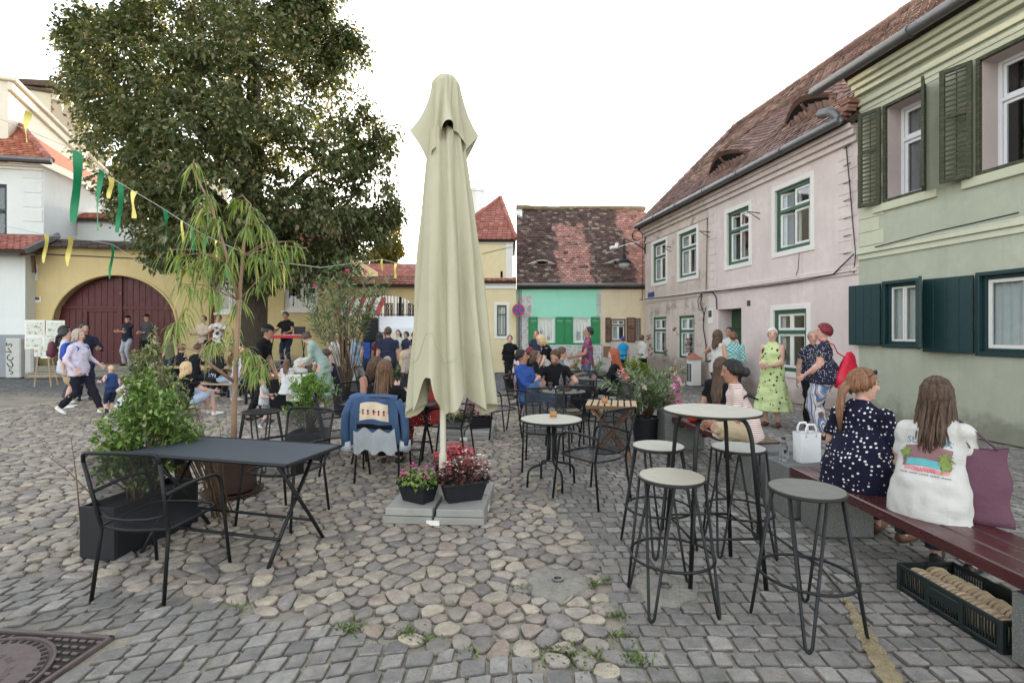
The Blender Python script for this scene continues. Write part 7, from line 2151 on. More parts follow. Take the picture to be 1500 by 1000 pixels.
  bvh = BVHTree.FromPolygons([Vector(p) for p in mb.v], mb.f)
  me = remesh(mb, vx)
  nv = len(me.vertices); co = np.empty(nv * 3, np.float32); me.vertices.foreach_get('co', co); co = co.reshape(-1, 3)
  nf = len(me.polygons); cen = np.empty(nf * 3, np.float32); me.polygons.foreach_get('center', cen); cen = cen.reshape(-1, 3)
  mi = np.zeros(nf, np.int32); src = mb.m
  for k in range(nf):
    r_ = bvh.find_nearest(Vector(cen[k]))
    mi[k] = src[r_[2]]
  # soft folds in the cloth
  nrm = np.empty(nv * 3, np.float32); me.vertices.foreach_get('normal', nrm); nrm = nrm.reshape(-1, 3)
  clo = np.zeros(nv, bool); lv = np.empty(len(me.loops), np.int32); me.loops.foreach_get('vertex_index', lv)
  lt = np.empty(nf, np.int32); me.polygons.foreach_get('loop_total', lt); fm = np.repeat(mi, lt)
  clo[lv[(fm != SKI) & (fm != SHO)]] = True
  off = Vector((x * 3.1, y * 1.7, 0)); ids = np.nonzero(clo)[0]
  amp = np.array([noise.noise(Vector((co[k][0] * 6, co[k][1] * 6, co[k][2] * 11)) + off) * .02 + noise.noise(Vector((co[k][0] * 17, co[k][1] * 17, co[k][2] * 12)) + off) * .008 for k in ids], np.float32)
  if len(ids): co[ids] += nrm[ids] * amp[:, None]
  fin = MB()
  for (Wp, fd, pn, sd) in fing:
    for j, (o_, L) in enumerate(((-.030, .062), (-.010, .075), (.010, .080), (.030, .070))):
      b = Wp + fd * .08 + sd * o_; cur = .35 + .1 * ((j * 7) % 3)
      m1 = b + fd * L * .5 + pn * L * .12 * cur; m2 = m1 + (fd * .75 + pn * cur).normalized() * L * .32; tp = m2 + (fd * .5 + pn * (cur + .3)).normalized() * L * .26
      fin.tube([b - fd * .015, m1, m2, tp], [.0092, .009, .0082, .0062], 6, mi=0)
    b = Wp + fd * .022 + sd * .030; m1 = b + (fd * .7 + sd * .7 + pn * .2).normalized() * .038; tp = m1 + (fd * .95 + sd * .15 + pn * .35).normalized() * .034
    fin.tube([b - sd * .012, b, m1, tp], [.011, .0115, .0098, .0068], 6, mi=0)
  Rm = Matrix((hx, hf, hd)).transposed()
  for sg in (-1, 1):
    fin.ell(C + hx * sg * .030 + hf * .083 + hd * .008, (.013, .008, .0055), 8, 6, Rm, 4)
    fin.ell(C + hx * sg * .031 + hf * .088 + hd * .028, (.018, .005, .0035), 8, 5, Rm, 6)
  fin.ell(C + hf * .086 - hd * .062, (.021, .006, .0055), 10, 5, Rm, 5)
  fme = fin.mesh('f')
  V_all = np.concatenate([co, np.array(fin.v, np.float32).reshape(-1, 3)]) * s
  # build the final mesh
  bm_ = bmesh.new(); me.vertices.foreach_set('co', co.ravel()); me.polygons.foreach_set('material_index', mi); bm_.from_mesh(me)
  fme.polygons.foreach_set('material_index', fin.m); bm_.from_mesh(fme)
  bmesh.ops.scale(bm_, vec=(s, s, s), verts=bm_.verts)
  out = bpy.data.meshes.new('person'); bm_.to_mesh(out); bm_.free(); bpy.data.meshes.remove(me); bpy.data.meshes.remove(fme)
  for m_ in mats: out.materials.append(m_)
  out.shade_smooth()
  o = new_obj('person', out, None, (x, y, z0), R(rz)); tag(o, label, 'person', group)
  info = dict(o=o, s=s, C=C, hx=hx, hf=hf, hd=hd, U=U, Tx=Tx, Ty=Ty, P=P, sp=sp, w=wr, kn=kn, me=out)
  PEOPLE[key] = info
  if hair and hair[0]: make_hair(info, *hair)
  return info
def make_hair(I, style, mat_, length=.0, extra=None):
  C, hx, hf, hd, s = I['C'], I['hx'], I['hf'], I['hd'], I['s']
  U, Ty, Tx = I['U'], I['Ty'], I['Tx']
  n = 64
  down = (Vector((0, 0, -1)) * .75 - U * .25).normalized()
  big = 1.0
  def surf(a, e, k=1.0):
    """a azimuth (0 front), e elevation on the skull"""
    ce, se = math.cos(e), math.sin(e)
    return C + hx * (math.sin(a) * ce * .083 * k) + hf * (math.cos(a) * ce * .104 * k - .006) + hd * (se * .112 * k + .012)
  def emin(a):
    q = abs(((a + PI) % (2 * PI)) - PI)          # 0 front .. pi back
    if style in ('crop', 'cap'):
      st = [(0, 44), (.5, 40), (.85, 24), (1.15, 6), (1.35, -14), (1.6, -6), (1.9, -18), (PI, -38)]
    else: st = [(0, 40), (.55, 32), (.95, 8), (1.25, -16), (1.6, -26), (PI, -48)]
    for (a0, e0), (a1, e1) in zip(st[:-1], st[1:]):
      if a0 <= q <= a1: return R(e0 + (e1 - e0) * (q - a0) / (a1 - a0) + 7 * noise.noise(Vector((math.cos(a) * 5, math.sin(a) * 5, C.z * 7))) + 5 * math.sin(a * 23)), q
    return R(st[-1][1]), q
  thick = {'crop': 1.06, 'cap': 1.03, 'short': 1.12, 'curly': 1.28, 'bob': 1.13, 'long': 1.10, 'bun': 1.06, 'pony': 1.05}.get(style, 1.08)
  if style == 'none': return
  vs = []; fs = []; rows = 9
  for i in range(rows + 1):
    t_ = i / rows
    for k in range(n):
      a = 2 * PI * k / n; e0, q = emin(a); e = PI / 2 + (e0 - PI / 2) * t_
      kk = thick * (1 + .018 * math.sin(a * 11 + t_ * 3) + .022 * noise.noise(Vector((math.cos(a) * 3, math.sin(a) * 3, t_ * 4 + C.z))))
      if style == 'curly': kk *= 1 + .1 * noise.noise(Vector((math.cos(a) * 6, math.sin(a) * 6, t_ * 8)))
      if i >= rows - 1: kk = 1 + (kk - 1) * (.6 if i == rows - 1 else .0)
      vs.append(surf(a, e, kk))
  for i in range(rows):
    for k in range(n): fs.append((i * n + k, (i + 1) * n + k, (i + 1) * n + (k + 1) % n, i * n + (k + 1) % n))
  mb = MB(); mb.add(vs, fs)
  if style in ('long', 'bob', 'curly') and (length or style != 'curly'):
    L = length or (.12 if style == 'bob' else .36)
    # hanging curtain: layered locks from the sides round the back
    rs = random.Random(int(abs(C.z) * 1e5) % 9999 + len(I['me'].vertices))
    near = math.hypot(I['o'].location.x, I['o'].location.y) < 6.6; nl = 170 if near else 58
    for j in range(nl):
      fr = j / (nl - 1); a = 1.15 + fr * (2 * PI - 2.3) + rs.uniform(-.04, .04)
      e0, q = emin(a); p0 = surf(a, e0 + R(22), thick * .99); p1 = surf(a, e0, thick * 1.0)
      back = max(0, -math.cos(a)); ll = L * rs.uniform(.78, 1.08) * (.75 + .25 * back)
      tgt = p1 + down * ll - Ty * (.03 + .05 * back) * min(1, ll / .3) + Tx * rs.uniform(-.02, .02)
      # keep hair outside neck and back
      mid = p1.lerp(tgt, .5) - Ty * .01 * back + Tx * math.sin(j * 1.7) * .008
      q3 = p1.lerp(tgt, .8) + Tx * math.sin(j * 2.3) * .012
      w5 = rs.uniform(.35, .62) if near else 1.0; jit = Vector((rs.uniform(-1, 1), rs.uniform(-1, 1), rs.uniform(-1, 1))) * (.012 if near else 0)
      mb.tube([p0, p1 + jit * .5, mid + jit, q3 + jit * 1.4, tgt + jit * 1.6], [.012 * w5, .018 * w5, .019 * w5, .013 * w5, .002], 5 if near else 6, flat=.6)
  if math.hypot(I['o'].location.x, I['o'].location.y) < 9 and style not in ('curly', 'cap'):
    rs2 = random.Random(5)
    for j in range(150):
      a = rs2.uniform(0, 2 * PI); e0, q = emin(a); da = rs2.uniform(-.25, .25)
      mb.tube([surf(a + da * (1 - w6), PI / 2 + (e0 - PI / 2) * w6, thick * (1.0 + rs2.uniform(.0, .014))) for w6 in (.12, .35, .6, .85, 1.0)], [.003, .0042, .004, .0035, .0012], 4)
  if style == 'bun':
    c = C - hf * .10 + hd * .055; mb.ell(c, (.05, .048, .048), 14, 10)
  if style == 'lowbun':
    c = C - hf * .13 - hd * .02; mb.ell(c, (.055, .05, .055), 14, 10)
  if style == 'pony':
    p0 = C - hf * .10 + hd * .0; L = length or .32
    for j in range(16):
      a = j * 2.4; r_ = .018 * math.sqrt(j / 16) * 1.6
      off = hx * r_ * math.cos(a) + hd * r_ * math.sin(a)
      mb.tube([p0 + hf * .05 + off, p0 + off, p0 - hf * .045 + down * .06 + off * 1.3, p0 - hf * .06 + down * L * .6 + off * 1.4, p0 - hf * .05 + down * L + off * .5], [.014, .016, .016, .014, .004], 6)
  mb.v = [Vector(p) * s for p in mb.v]
  if style != 'cap' or True: mb.build('hair', mat_, I['o'], smooth=True)
  if style == 'cap':
    cm = extra or char_m; m2 = MB(); vs = []; fs = []; rows = 6
    for i in range(rows + 1):
      for k in range(n):
        a = 2 * PI * k / n; e = PI / 2 - (PI / 2 - R(22)) * i / rows; vs.append(surf(a, e, 1.1))
    for i in range(rows):
      for k in range(n): fs.append((i * n + k, (i + 1) * n + k, (i + 1) * n + (k + 1) % n, i * n + (k + 1) % n))
    m2.add(vs, fs); m2.v = [Vector(p) * s for p in m2.v]; cp = m2.build('cap', cm, I['o'], smooth=True)
    m3 = MB(); f0 = C + hd * .05 + hf * .085
    V_ = []
    for i in range(9):
      a = -1.1 + 2.2 * i / 8; b = surf(a, R(22), 1.08); V_ += [b, b + hf * .075 * math.cos(a * .9) - hd * .012, b + hf * .075 * math.cos(a * .9) - hd * .018, b - hd * .006]
    F_ = []
    for i in range(8):
      for j in range(4): F_.append((4 * i + j, 4 * i + 4 + j, 4 * i + 4 + (j + 1) % 4, 4 * i + (j + 1) % 4))
    m3.add(V_, F_); m3.v = [Vector(p) * s for p in m3.v]; m3.build('cap_visor', cm, I['o'], smooth=True)
def pw(I, v):
  """person-local (1.70 m frame) to world"""
  return I['o'].matrix_basis @ (Vector(v) * I['s'])
# -- who is where
c_ = lambda n, *a, **k: cloth(n, *a, **k)
k_blk = c_('black_jersey', srgb(24, 24, 27)); k_blk2 = c_('black_cotton', srgb(32, 31, 34)); k_navy = c_('navy_cotton', srgb(48, 54, 74)); k_wht = c_('white_cotton', srgb(208, 205, 199)); k_jean = c_('blue_jeans', srgb(82, 110, 150)); k_djean = c_('dark_jeans', srgb(44, 52, 72))
k_blue = c_('royal_blue_linen', srgb(54, 82, 150)); k_grey = c_('grey_tee', srgb(112, 120, 124)); k_khaki = c_('khaki', srgb(190, 170, 140)); k_denim = c_('light_denim', srgb(150, 176, 204)); k_sage = c_('sage_linen', srgb(168, 188, 180)); k_lilac = c_('pale_lilac', srgb(214, 204, 222)); k_dkgrey = c_('dark_grey_cloth', srgb(78, 76, 80))
k_dots = c_('navy_polka', srgb(28, 28, 50), 'dots', srgb(232, 230, 226), 1.4); k_str = c_('red_white_stripe', srgb(232, 222, 214), 'stripes', srgb(172, 84, 84), 52); k_lime = c_('lime_dress', srgb(198, 220, 138)); k_limep = c_('lime_print_dress', srgb(206, 218, 158), 'specks', srgb(60, 74, 40), .9)
k_red = c_('red_print_shirt', srgb(120, 62, 84), 'floral', srgb(86, 96, 140), 1.5, srgb(196, 84, 78)); k_flor = c_('floral_white_shirt', srgb(228, 224, 218), 'floral', srgb(74, 72, 76), .8, srgb(228, 224, 218)); k_pants = c_('striped_trousers', srgb(206, 202, 206), 'vstripes', srgb(92, 122, 176), 11, srgb(120, 92, 84)); k_rpat = c_('red_pattern_trousers', srgb(150, 48, 56), 'dots', srgb(226, 196, 180), 1.3)
k_pink = c_('hot_pink', srgb(222, 72, 160)); k_pstr = c_('pink_stripe', srgb(226, 176, 190), 'stripes', srgb(206, 132, 156), 40); k_teal = c_('teal_check', srgb(96, 160, 160), 'check', srgb(178, 214, 210), 12); k_turq = c_('turquoise', srgb(48, 146, 196)); k_dsp = c_('navy_fine_dots', srgb(42, 42, 62), 'dots', srgb(214, 210, 214), 1.8)
k_toddler = c_('light_grey_fleece', srgb(196, 196, 202)); k_tpant = c_('grey_fleece', srgb(132, 132, 140)); k_cream = c_('cream_pattern', srgb(214, 208, 190), 'specks', srgb(150, 150, 130), 1.3); k_purple = c_('purple_leggings', srgb(96, 60, 120))
BH = .46
# benches at the right
p1 = person('polka', 'woman in navy polka-dot dress with ginger ponytail seated on the bench', 2.56, 3.80, -62, 1.68, 'sit', BH, fem=True, fat=1.28, skin=3, top=k_dots, sleeve=.55, bottom=k_dots, hair=('pony', HG2, .34), head=(-38, 4), lean=8, hem_d=-.13, loose=1.14, shoe=shoe_b, hands=[(-.2, .3, .62), (.2, .3, .62)])
p2 = person('tee', 'woman with long brown hair in printed white t-shirt seated on the bench', 2.62, 3.22, -56, 1.66, 'sit', BH, fat=1.12, skin=1, top=k_wht, sleeve=.55, bottom=k_djean, hair=('long', HD, .30), head=(18, 6), lean=14, hem_d=-.15, loose=1.17, shoe=shoe_k, hands=[(-.08, .34, .66, -.5, -.5, -.8), (.1, .34, .66, .5, -.5, -.8)])
p3 = person('stripe', 'woman in red-striped t-shirt and beige shorts sitting cross-legged on the bench', 2.46, 5.32, 74, 1.68, 'cross', BH, fat=1.05, skin=2, top=k_str, sleeve=.5, bottom=k_khaki, legs='shorts', hair=('lowbun', HB), head=(6, 4), lean=16, hands=[(-.06, .34, .66), (.05, .36, .64)], loose=1.14, hem_d=-.08)
p4 = person('blackhair', 'woman in black t-shirt with very long dark hair seated on the second bench', 2.47, 6.15, -48, 1.62, 'sit', BH, skin=1, top=k_blk, bottom=k_djean, hair=('long', HD, .46), lean=10, head=(10, 6), shoe=shoe_k)
# group by the pink house
p5 = person('lime', 'silver-haired woman in lime green summer dress with a backpack', 4.45, 8.75, 128, 1.67, fat=1.16, skin=3, dress=k_limep, legs='bare', sleeve=0, hair=('crop', HG), head=(26, 0), hem=.28, hands=[(-.06, .24, 1.06), (.07, .26, 1.05)], shoe=shoe_b)
p6 = person('redhead', 'wine-red-haired woman in dotted navy top, striped trousers and a red shoulder bag', 4.72, 7.75, 52, 1.72, fat=1.45, skin=3, top=k_dsp, sleeve=.45, bottom=k_pants, legs='wide', hair=('short', HW), head=(14, 0), hands=[(-.22, .22, .95), (.28, .06, .9)], hem_d=-.1, loose=1.1, shoe=shoe_k)
p7 = person('cropped', 'woman with cropped pale hair in navy top behind the wine-red-haired woman', 5.08, 8.65, 160, 1.62, fat=1.1, skin=1, top=k_dsp, bottom=k_blk2, hair=('crop', HA), shoe=shoe_k)
p8 = person('whitetop', 'woman with wavy brown hair and white sleeveless top by the house wall', 4.10, 10.2, -62, 1.64, skin=1, top=k_wht, sleeve=0, bottom=k_blk2, hair=('long', HD, .2), hands=[(-.2, .2, 1.32, -1, .3, -.6), (.2, .14, .9)], shoe=shoe_k)
p9 = person('doorway', 'bearded dark-haired man in white shirt in the house doorway', 5.33, 12.55, 128, 1.72, fem=False, skin=2, top=k_wht, bottom=k_djean, hair=('crop', HB), shoe=shoe_k)
p10 = person('tealshirt', 'person in teal checked shirt with back turned at the doorway', 5.08, 11.75, -20, 1.6, fem=False, skin=1, top=k_teal, bottom=k_djean, hair=('short', HM), sleeve=.9, shoe=shoe_k)
p11 = person('pinkgirl', 'little girl in hot pink dress beside the oleander', 2.95, 9.3, -60, .98, skin=0, dress=k_pink, legs='bare', hair=('curly', HM), hem=.5, hands=[(-.2, .2, 1.1), (.16, .26, 1.15)])
# men at the cafe tables
p12 = person('blueman', 'man with short dark hair in royal blue shirt and jeans leaning back in a chair', .26, 8.43, -128, 1.70, 'sit', .44, fem=False, skin=2, top=k_blue, sleeve=.85, bottom=k_jean, hair=('crop', HB), lean=-12, head=(30, 0), hands=[(-.02, .28, .72), (.06, .28, .7)], ank=[(-.1, .5, .085), (.02, .46, .42)], shoe=shoe_w)
p13 = person('beard', 'bearded man in black t-shirt looking down at the table', .72, 8.62, 178, 1.74, 'sit', .44, fem=False, fat=1.08, skin=1, top=k_blk, bottom=k_jean, hair=('crop', HD), head=(-20, -28), lean=8, hands=[(-.28, .42, .78), (.24, .44, .78)], shoe=shoe_w)
mb = MB(); I = p13; mb.ell((I['C'] + I['hf'] * .048 - I['hd'] * .085), (.052, .052, .042), 14, 8, Matrix((I['hx'], I['hf'], I['hd'])).transposed()); mb.v = [Vector(p) * I['s'] for p in mb.v]; mb.build('beard', HD, I['o'], smooth=True)
p14 = person('greyman', 'man in grey t-shirt leaning over a round table', .82, 9.95, -84, 1.72, 'sit', .44, fem=False, skin=1, top=k_grey, bottom=k_djean, hair=('crop', HD), lean=14, hands=[(-.1, .44, 1.0), (.12, .5, .8)], shoe=shoe_k)
p15 = person('ginger', 'woman with long copper-red hair in black at a round table', 2.0, 9.65, 80, 1.66, 'sit', .44, skin=0, top=k_blk, sleeve=.95, bottom=k_blk2, hair=('long', HR, .3), lean=8, hands=[(-.1, .42, .76), (.1, .44, .76)], shoe=shoe_k)
p16 = person('redshirt', 'dark-haired man standing in a red and blue patterned shirt', 1.70, 11.5, 84, 1.72, fem=False, fat=1.12, skin=2, top=k_red, bottom=k_jean, hair=('crop', HB), head=(8, 10), hands=[(-.22, .3, 1.05), (.2, .32, 1.04)], hem_d=-.12, shoe=shoe_k)
p17 = person('navyman', 'bearded man in navy t-shirt standing before the mint house', .66, 14.2, 172, 1.66, fem=False, skin=1, top=k_navy, bottom=k_djean, hair=('crop', HD), hands=[(.04, .22, 1.02), (-.04, .24, 1.06)], shoe=shoe_k)
p18 = person('blonde', 'blonde woman in black leaning forward with a pale bag strap', 1.02, 11.4, 98, 1.66, skin=0, top=k_blk, bottom=k_blk2, hair=('bob', HL), lean=38, head=(0, -5), hands=[(-.2, .5, .75), (.16, .5, .8)], shoe=shoe_k)
p19 = person('blackwoman', 'slim woman in black long-sleeved top and trousers standing by the yellow house', -.06, 14.6, 176, 1.52, skin=0, top=k_blk, sleeve=.97, bottom=k_blk2, hair=('bun', HM), hands=[(-.3, -.02, .95), (.22, .02, .88)], shoe=shoe_k)
p20 = person('lilacgirl', 'young girl in pale lilac clothes beside the black-clad woman', .17, 13.0, 150, 1.12, skin=0, top=k_lilac, sleeve=.95, bottom=k_lilac, hair=('curly', HM))
p21 = person('winehair', 'person with short wine-red hair seated behind the men', .40, 11.2, -80, 1.6, 'sit', .44, skin=0, top=k_blk2, bottom=k_djean, hair=('short', HW))
p22 = person('darkgirl', 'dark-haired girl in black t-shirt seated behind the man in blue', .46, 10.4, -95, 1.5, 'sit', .44, skin=1, top=k_blk, bottom=k_blk2, hair=('bob', HD))
CH_.append(copy_tree(proto, (.40, 11.2, 0), R(-80), 'dark mesh armchair under the person with wine-red hair', table=tbl_)); CH_.append(copy_tree(proto, (.46, 10.4, 0), R(-95), 'dark mesh armchair under the dark-haired girl in black', table=tbl_))
p23 = person('turqboy', 'boy in turquoise t-shirt and blue cap by the cream house', 3.68, 17.0, 10, 1.46, fem=False, skin=1, top=k_turq, bottom=k_blk2, hair=('cap', HD, 0, c_('blue_cap', srgb(56, 78, 170))))
p24 = person('walker', 'person in pale top passing the corner of the cream house', 4.42, 17.4, -60, 1.5, skin=1, top=k_wht, sleeve=.95, bottom=k_blk2, hair=('short', HD), shoe=shoe_k)
# women's table
p25 = person('shades', 'dark-haired woman in sunglasses and black sleeveless top at the table', -2.0, 7.08, -128, 1.66, 'sit', .44, skin=2, top=k_blk, sleeve=0, bottom=k_blk2, hair=('long', HD, .26), lean=14, head=(10, -26), hands=[(-.02, .42, .8), (.1, .42, .8)], shoe=shoe_k)
p26 = person('longback', 'woman with long straight brown hair in black t-shirt seated in the jacket chair', -1.47, 5.86, 2, 1.62, 'sit', .44, skin=1, top=k_blk2, sleeve=.5, bottom=k_blk, hair=('long', HM, .36), lean=6, hands=[(-.16, .36, .8), (.28, .34, .8)], shoe=shoe_k)
p27 = person('redpants', 'curly-haired woman in red patterned trousers and red top at the table', -1.0, 6.62, 78, 1.66, 'sit', .44, skin=0, top=c_('brick_red_top', srgb(150, 52, 52)), sleeve=.5, bottom=k_rpat, legs='wide', hair=('curly', HA, .28), lean=6, hands=[(-.1, .46, .92), (.1, .4, .82)], shoe=shoe_w)
# stage and audience
STG = .5
p28 = person('pinkback', 'person in pink striped shirt bending with back turned', -2.95, 10.9, -25, 1.6, 'sit', .44, fem=False, fat=1.15, skin=0, top=k_pstr, bottom=k_jean, hair=('crop', HA), lean=50)
p29 = person('navyback', 'man in dark navy t-shirt with back turned near the loudspeaker', -2.9, 12.0, 4, 1.72, fem=False, fat=1.08, skin=1, top=k_navy, bottom=k_djean, hair=('crop', HD), shoe=shoe_k)
p30 = person('blondback', 'seated woman with short blond hair beyond the hedge plant', -2.08, 9.9, -20, 1.55, 'sit', .44, skin=0, top=k_dkgrey, bottom=k_djean, hair=('bob', HL))
p31 = person('ashback', 'seated woman with ash-grey wavy hair beyond the hedge plant', -1.86, 9.2, -30, 1.6, 'sit', .44, skin=0, top=k_dkgrey, bottom=k_djean, hair=('curly', HA, .25))
for (kx, ky, ka, lb) in ((-2.95, 10.9, -25, 'dark mesh armchair under the person in pink stripes'), (-2.08, 9.9, -20, 'dark mesh armchair under the blond woman'), (-1.86, 9.2, -30, 'dark mesh armchair under the ash-haired woman')): CH_.append(copy_tree(proto, (kx, ky, 0), R(ka), lb, table=tbl_))
p32 = person('denimjacket', 'woman with tied-back hair in pale denim jacket walking past', -3.98, 13.0, -84, 1.66, 'walk', skin=1, top=k_denim, sleeve=.95, bottom=c_('white_trousers', srgb(214, 212, 206)), hair=('bun', HD))
for k, (px_, Y, hh, lb, m_, hr, ang) in enumerate(((583, 17.6, 1.68, 'man in white shirt with dark hair under the market tent', k_wht, ('crop', HB), 175), (595, 17.0, 1.62, 'person in navy with dark hair under the market tent', k_navy, ('short', HB), 150), (606, 17.8, 1.6, 'person in black beside the market tent pole', k_blk, ('short', HD), 200), (562, 17.9, 1.6, 'person in dark red top near the tent', c_('dark_red', srgb(92, 36, 46)), ('short', HD), 160), (508, 17.0, 1.64, 'person in black behind the tall oleander', k_blk2, ('short', HD), -60), (486, 16.6, 1.62, 'person in grey beside the tall oleander stems', k_dkgrey, ('bob', HD), -70))):
  person('far%d' % k, lb, gx(px_, Y).x, Y, ang, hh, skin=k % 3, top=m_, bottom=k_djean, hair=hr, fem=k % 2 == 1, shoe=shoe_k)
p37 = person('sage', 'woman with a bun in long sage green dress bending forward', -4.05, 11.0, 92, 1.70, skin=0, dress=k_sage, legs='bare', sleeve=.8, hair=('bun', HD), lean=30, head=(0, -28), hem=.2, hands=[(-.1, .42, .92), (.1, .42, .9)])
p38 = person('bending', 'person in white top and cream patterned trousers bending far forward', -4.85, 11.6, -70, 1.62, skin=1, top=k_wht, bottom=k_cream, legs='wide', hair=('short', HD), lean=72, head=(0, -10), hands=[(-.1, .55, .7), (.12, .55, .7)])
p39 = person('whitegirl', 'little girl with long brown hair in white dress', -4.62, 10.5, 5, 1.05, skin=0, dress=c_('white_dress', srgb(222, 222, 224)), legs='bare', hair=('long', HM, .3), hem=.55)
p40 = person('toddler', 'blond toddler in light grey outfit walking on the cobbles', -4.18, 8.6, -78, .84, 'walk', skin=0, fat=1.15, top=k_toddler, sleeve=.95, bottom=k_tpant, hair=('crop', HL), hands=[(-.22, .28, 1.1), (.22, .25, 1.05)], ank=[(-.1, .1, .085), (.1, -.06, .1)])
p41 = person('capman', 'man in black clothes and black cap leaning forward', -4.62, 9.15, -84, 1.78, fem=False, skin=2, top=k_blk, sleeve=.5, bottom=k_blk2, hair=('cap', HB, 0, k_blk), lean=24, head=(0, 8), hands=[(-.12, .3, .85), (.14, .28, .85)], ank=[(-.1, -.12, .1), (.1, .2, .085)], shoe=shoe_k)
p42 = person('keys', 'man in black t-shirt playing the keyboard in front of the yellow house', gx(420, 15.8).x, 15.8, 172, 1.74, fem=False, fat=1.05, skin=2, z0=STG, top=k_blk, bottom=k_djean, hair=('crop', HB), head=(0, -22), hands=[(-.2, .36, 1.06), (.2, .36, 1.06)], shoe=shoe_k)
p43 = person('musician', 'musician in beige shirt beside the tree trunk', gx(298, 16.2).x, 16.2, 165, 1.68, fem=False, skin=1, z0=.45, top=c_('beige_shirt', srgb(196, 178, 158)), sleeve=.9, bottom=k_blk2, hair=('crop', HD), hands=[(-.1, .3, 1.1), (.12, .32, 1.1)], shoe=shoe_k)
p44 = person('floral', 'musician in white and black floral shirt beside the tree trunk', gx(320, 15.9).x, 15.9, -150, 1.7, fem=False, skin=1, z0=.45, top=k_flor, bottom=k_dkgrey, hair=('short', HD), hands=[(-.1, .34, 1.2), (.16, .34, 1.25)], shoe=shoe_k)
p45 = person('cap1', 'man in black cap and navy t-shirt with folded arms leaning on the gate', gx(187, 18.2).x, 18.2, 168, 1.78, fem=False, skin=1, z0=.42, top=c_('ink_navy', srgb(36, 40, 56)), bottom=c_('light_grey_jeans', srgb(168, 170, 178)), hair=('cap', HD, 0, k_blk), head=(22, 0), hands=[(.1, .2, 1.16), (-.1, .22, 1.2)], shoe=shoe_k)
p46 = person('cap2', 'man in black cap and dark shirt standing at the gate', gx(215, 18.5).x, 18.5, 178, 1.8, fem=False, skin=1, z0=.45, top=k_dkgrey, sleeve=.9, bottom=k_blk2, hair=('cap', HD, 0, k_blk), hands=[(.0, .22, 1.08), (.1, .24, 1.1)], shoe=shoe_k)
p47 = person('gateboy', 'person in black t-shirt with fair hair sitting before the gate', gx(229, 15.5).x, 15.5, 150, 1.66, 'sit', .62, skin=0, top=k_blk2, bottom=k_wht, hair=('crop', HM), hands=[(-.1, .25, 1.2), (.14, .3, .9)])
p48 = person('backpack', 'woman with ash bob, pale lilac sweater and blue backpack striding past the gate', -8.42, 9.95, -88, 1.68, 'walk', fat=1.15, skin=0, top=k_lilac, sleeve=.95, bottom=c_('dark_leggings', srgb(38, 36, 48)), hair=('bob', HA), hands=[(-.24, .22, .98), (.26, .12, .92)], shoe=shoe_w, hem_d=-.12)
p49 = person('easelwoman', 'woman with long black hair in white t-shirt and dark culottes by the easel', -10.05, 11.5, -50, 1.74, skin=0, top=k_wht, bottom=k_dkgrey, legs='wide', hair=('long', HB, .34), shoe=shoe_w)
p50 = person('ponytail', 'woman with dark ponytail, pale shirt and beige shorts by the easel', -9.42, 10.8, -66, 1.66, skin=0, top=c_('pale_blue_shirt', srgb(206, 214, 222)), sleeve=.55, bottom=k_khaki, legs='shorts', hair=('pony', HB, .3), hem_d=-.16, loose=1.16)
p51 = person('navyguy', 'dark-haired young man in navy jacket in front of the gate', -10.1, 12.1, -130, 1.8, fem=False, skin=1, top=c_('navy_jacket', srgb(40, 44, 62)), sleeve=.95, bottom=k_djean, hair=('short', HB), hands=[(-.2, .3, 1.15), (.2, .3, 1.1)], shoe=shoe_k)
p52 = person('bluekid', 'blond child in blue jacket beside the striding woman', -7.52, 9.6, 70, .98, skin=0, top=c_('blue_jacket', srgb(52, 76, 122)), sleeve=.95, bottom=k_djean, hair=('crop', HL), hands=[(-.3, .1, 1.2), (.2, .05, .9)])
p53 = person('hoodie', 'child in white hoodie crouching behind the planter shrub', -7.0, 9.3, -60, 1.35, 'squat', skin=0, top=k_wht, sleeve=.95, bottom=k_djean, hair=('short', HB), lean=25)
p54 = person('groundblonde', 'blonde woman in black t-shirt sitting low on the paving', -6.1, 9.6, -30, 1.64, 'ground', .18, skin=0, top=k_blk, bottom=c_('pale_jeans', srgb(176, 190, 210)), legs='shorts', hair=('bob', HL), hands=[(-.2, .4, .5), (.2, .42, .5)])
p55 = person('benchboy', 'short-haired person in black seated at the wooden bench table', gx(284, 12.2).x, 12.2, -20, 1.68, 'sit', .46, fem=False, skin=1, top=k_blk, bottom=k_djean, hair=('crop', HD), lean=10)
p56 = person('hatwoman', 'brown-haired woman with white cap in black top seated on the wooden bench', gx(313, 11.6).x, 11.6, -40, 1.66, 'sit', .46, skin=1, top=k_blk2, sleeve=.9, bottom=c_('pale_jeans', (0, 0, 0)), hair=('bob', HM), lean=14, head=(-20, 0))
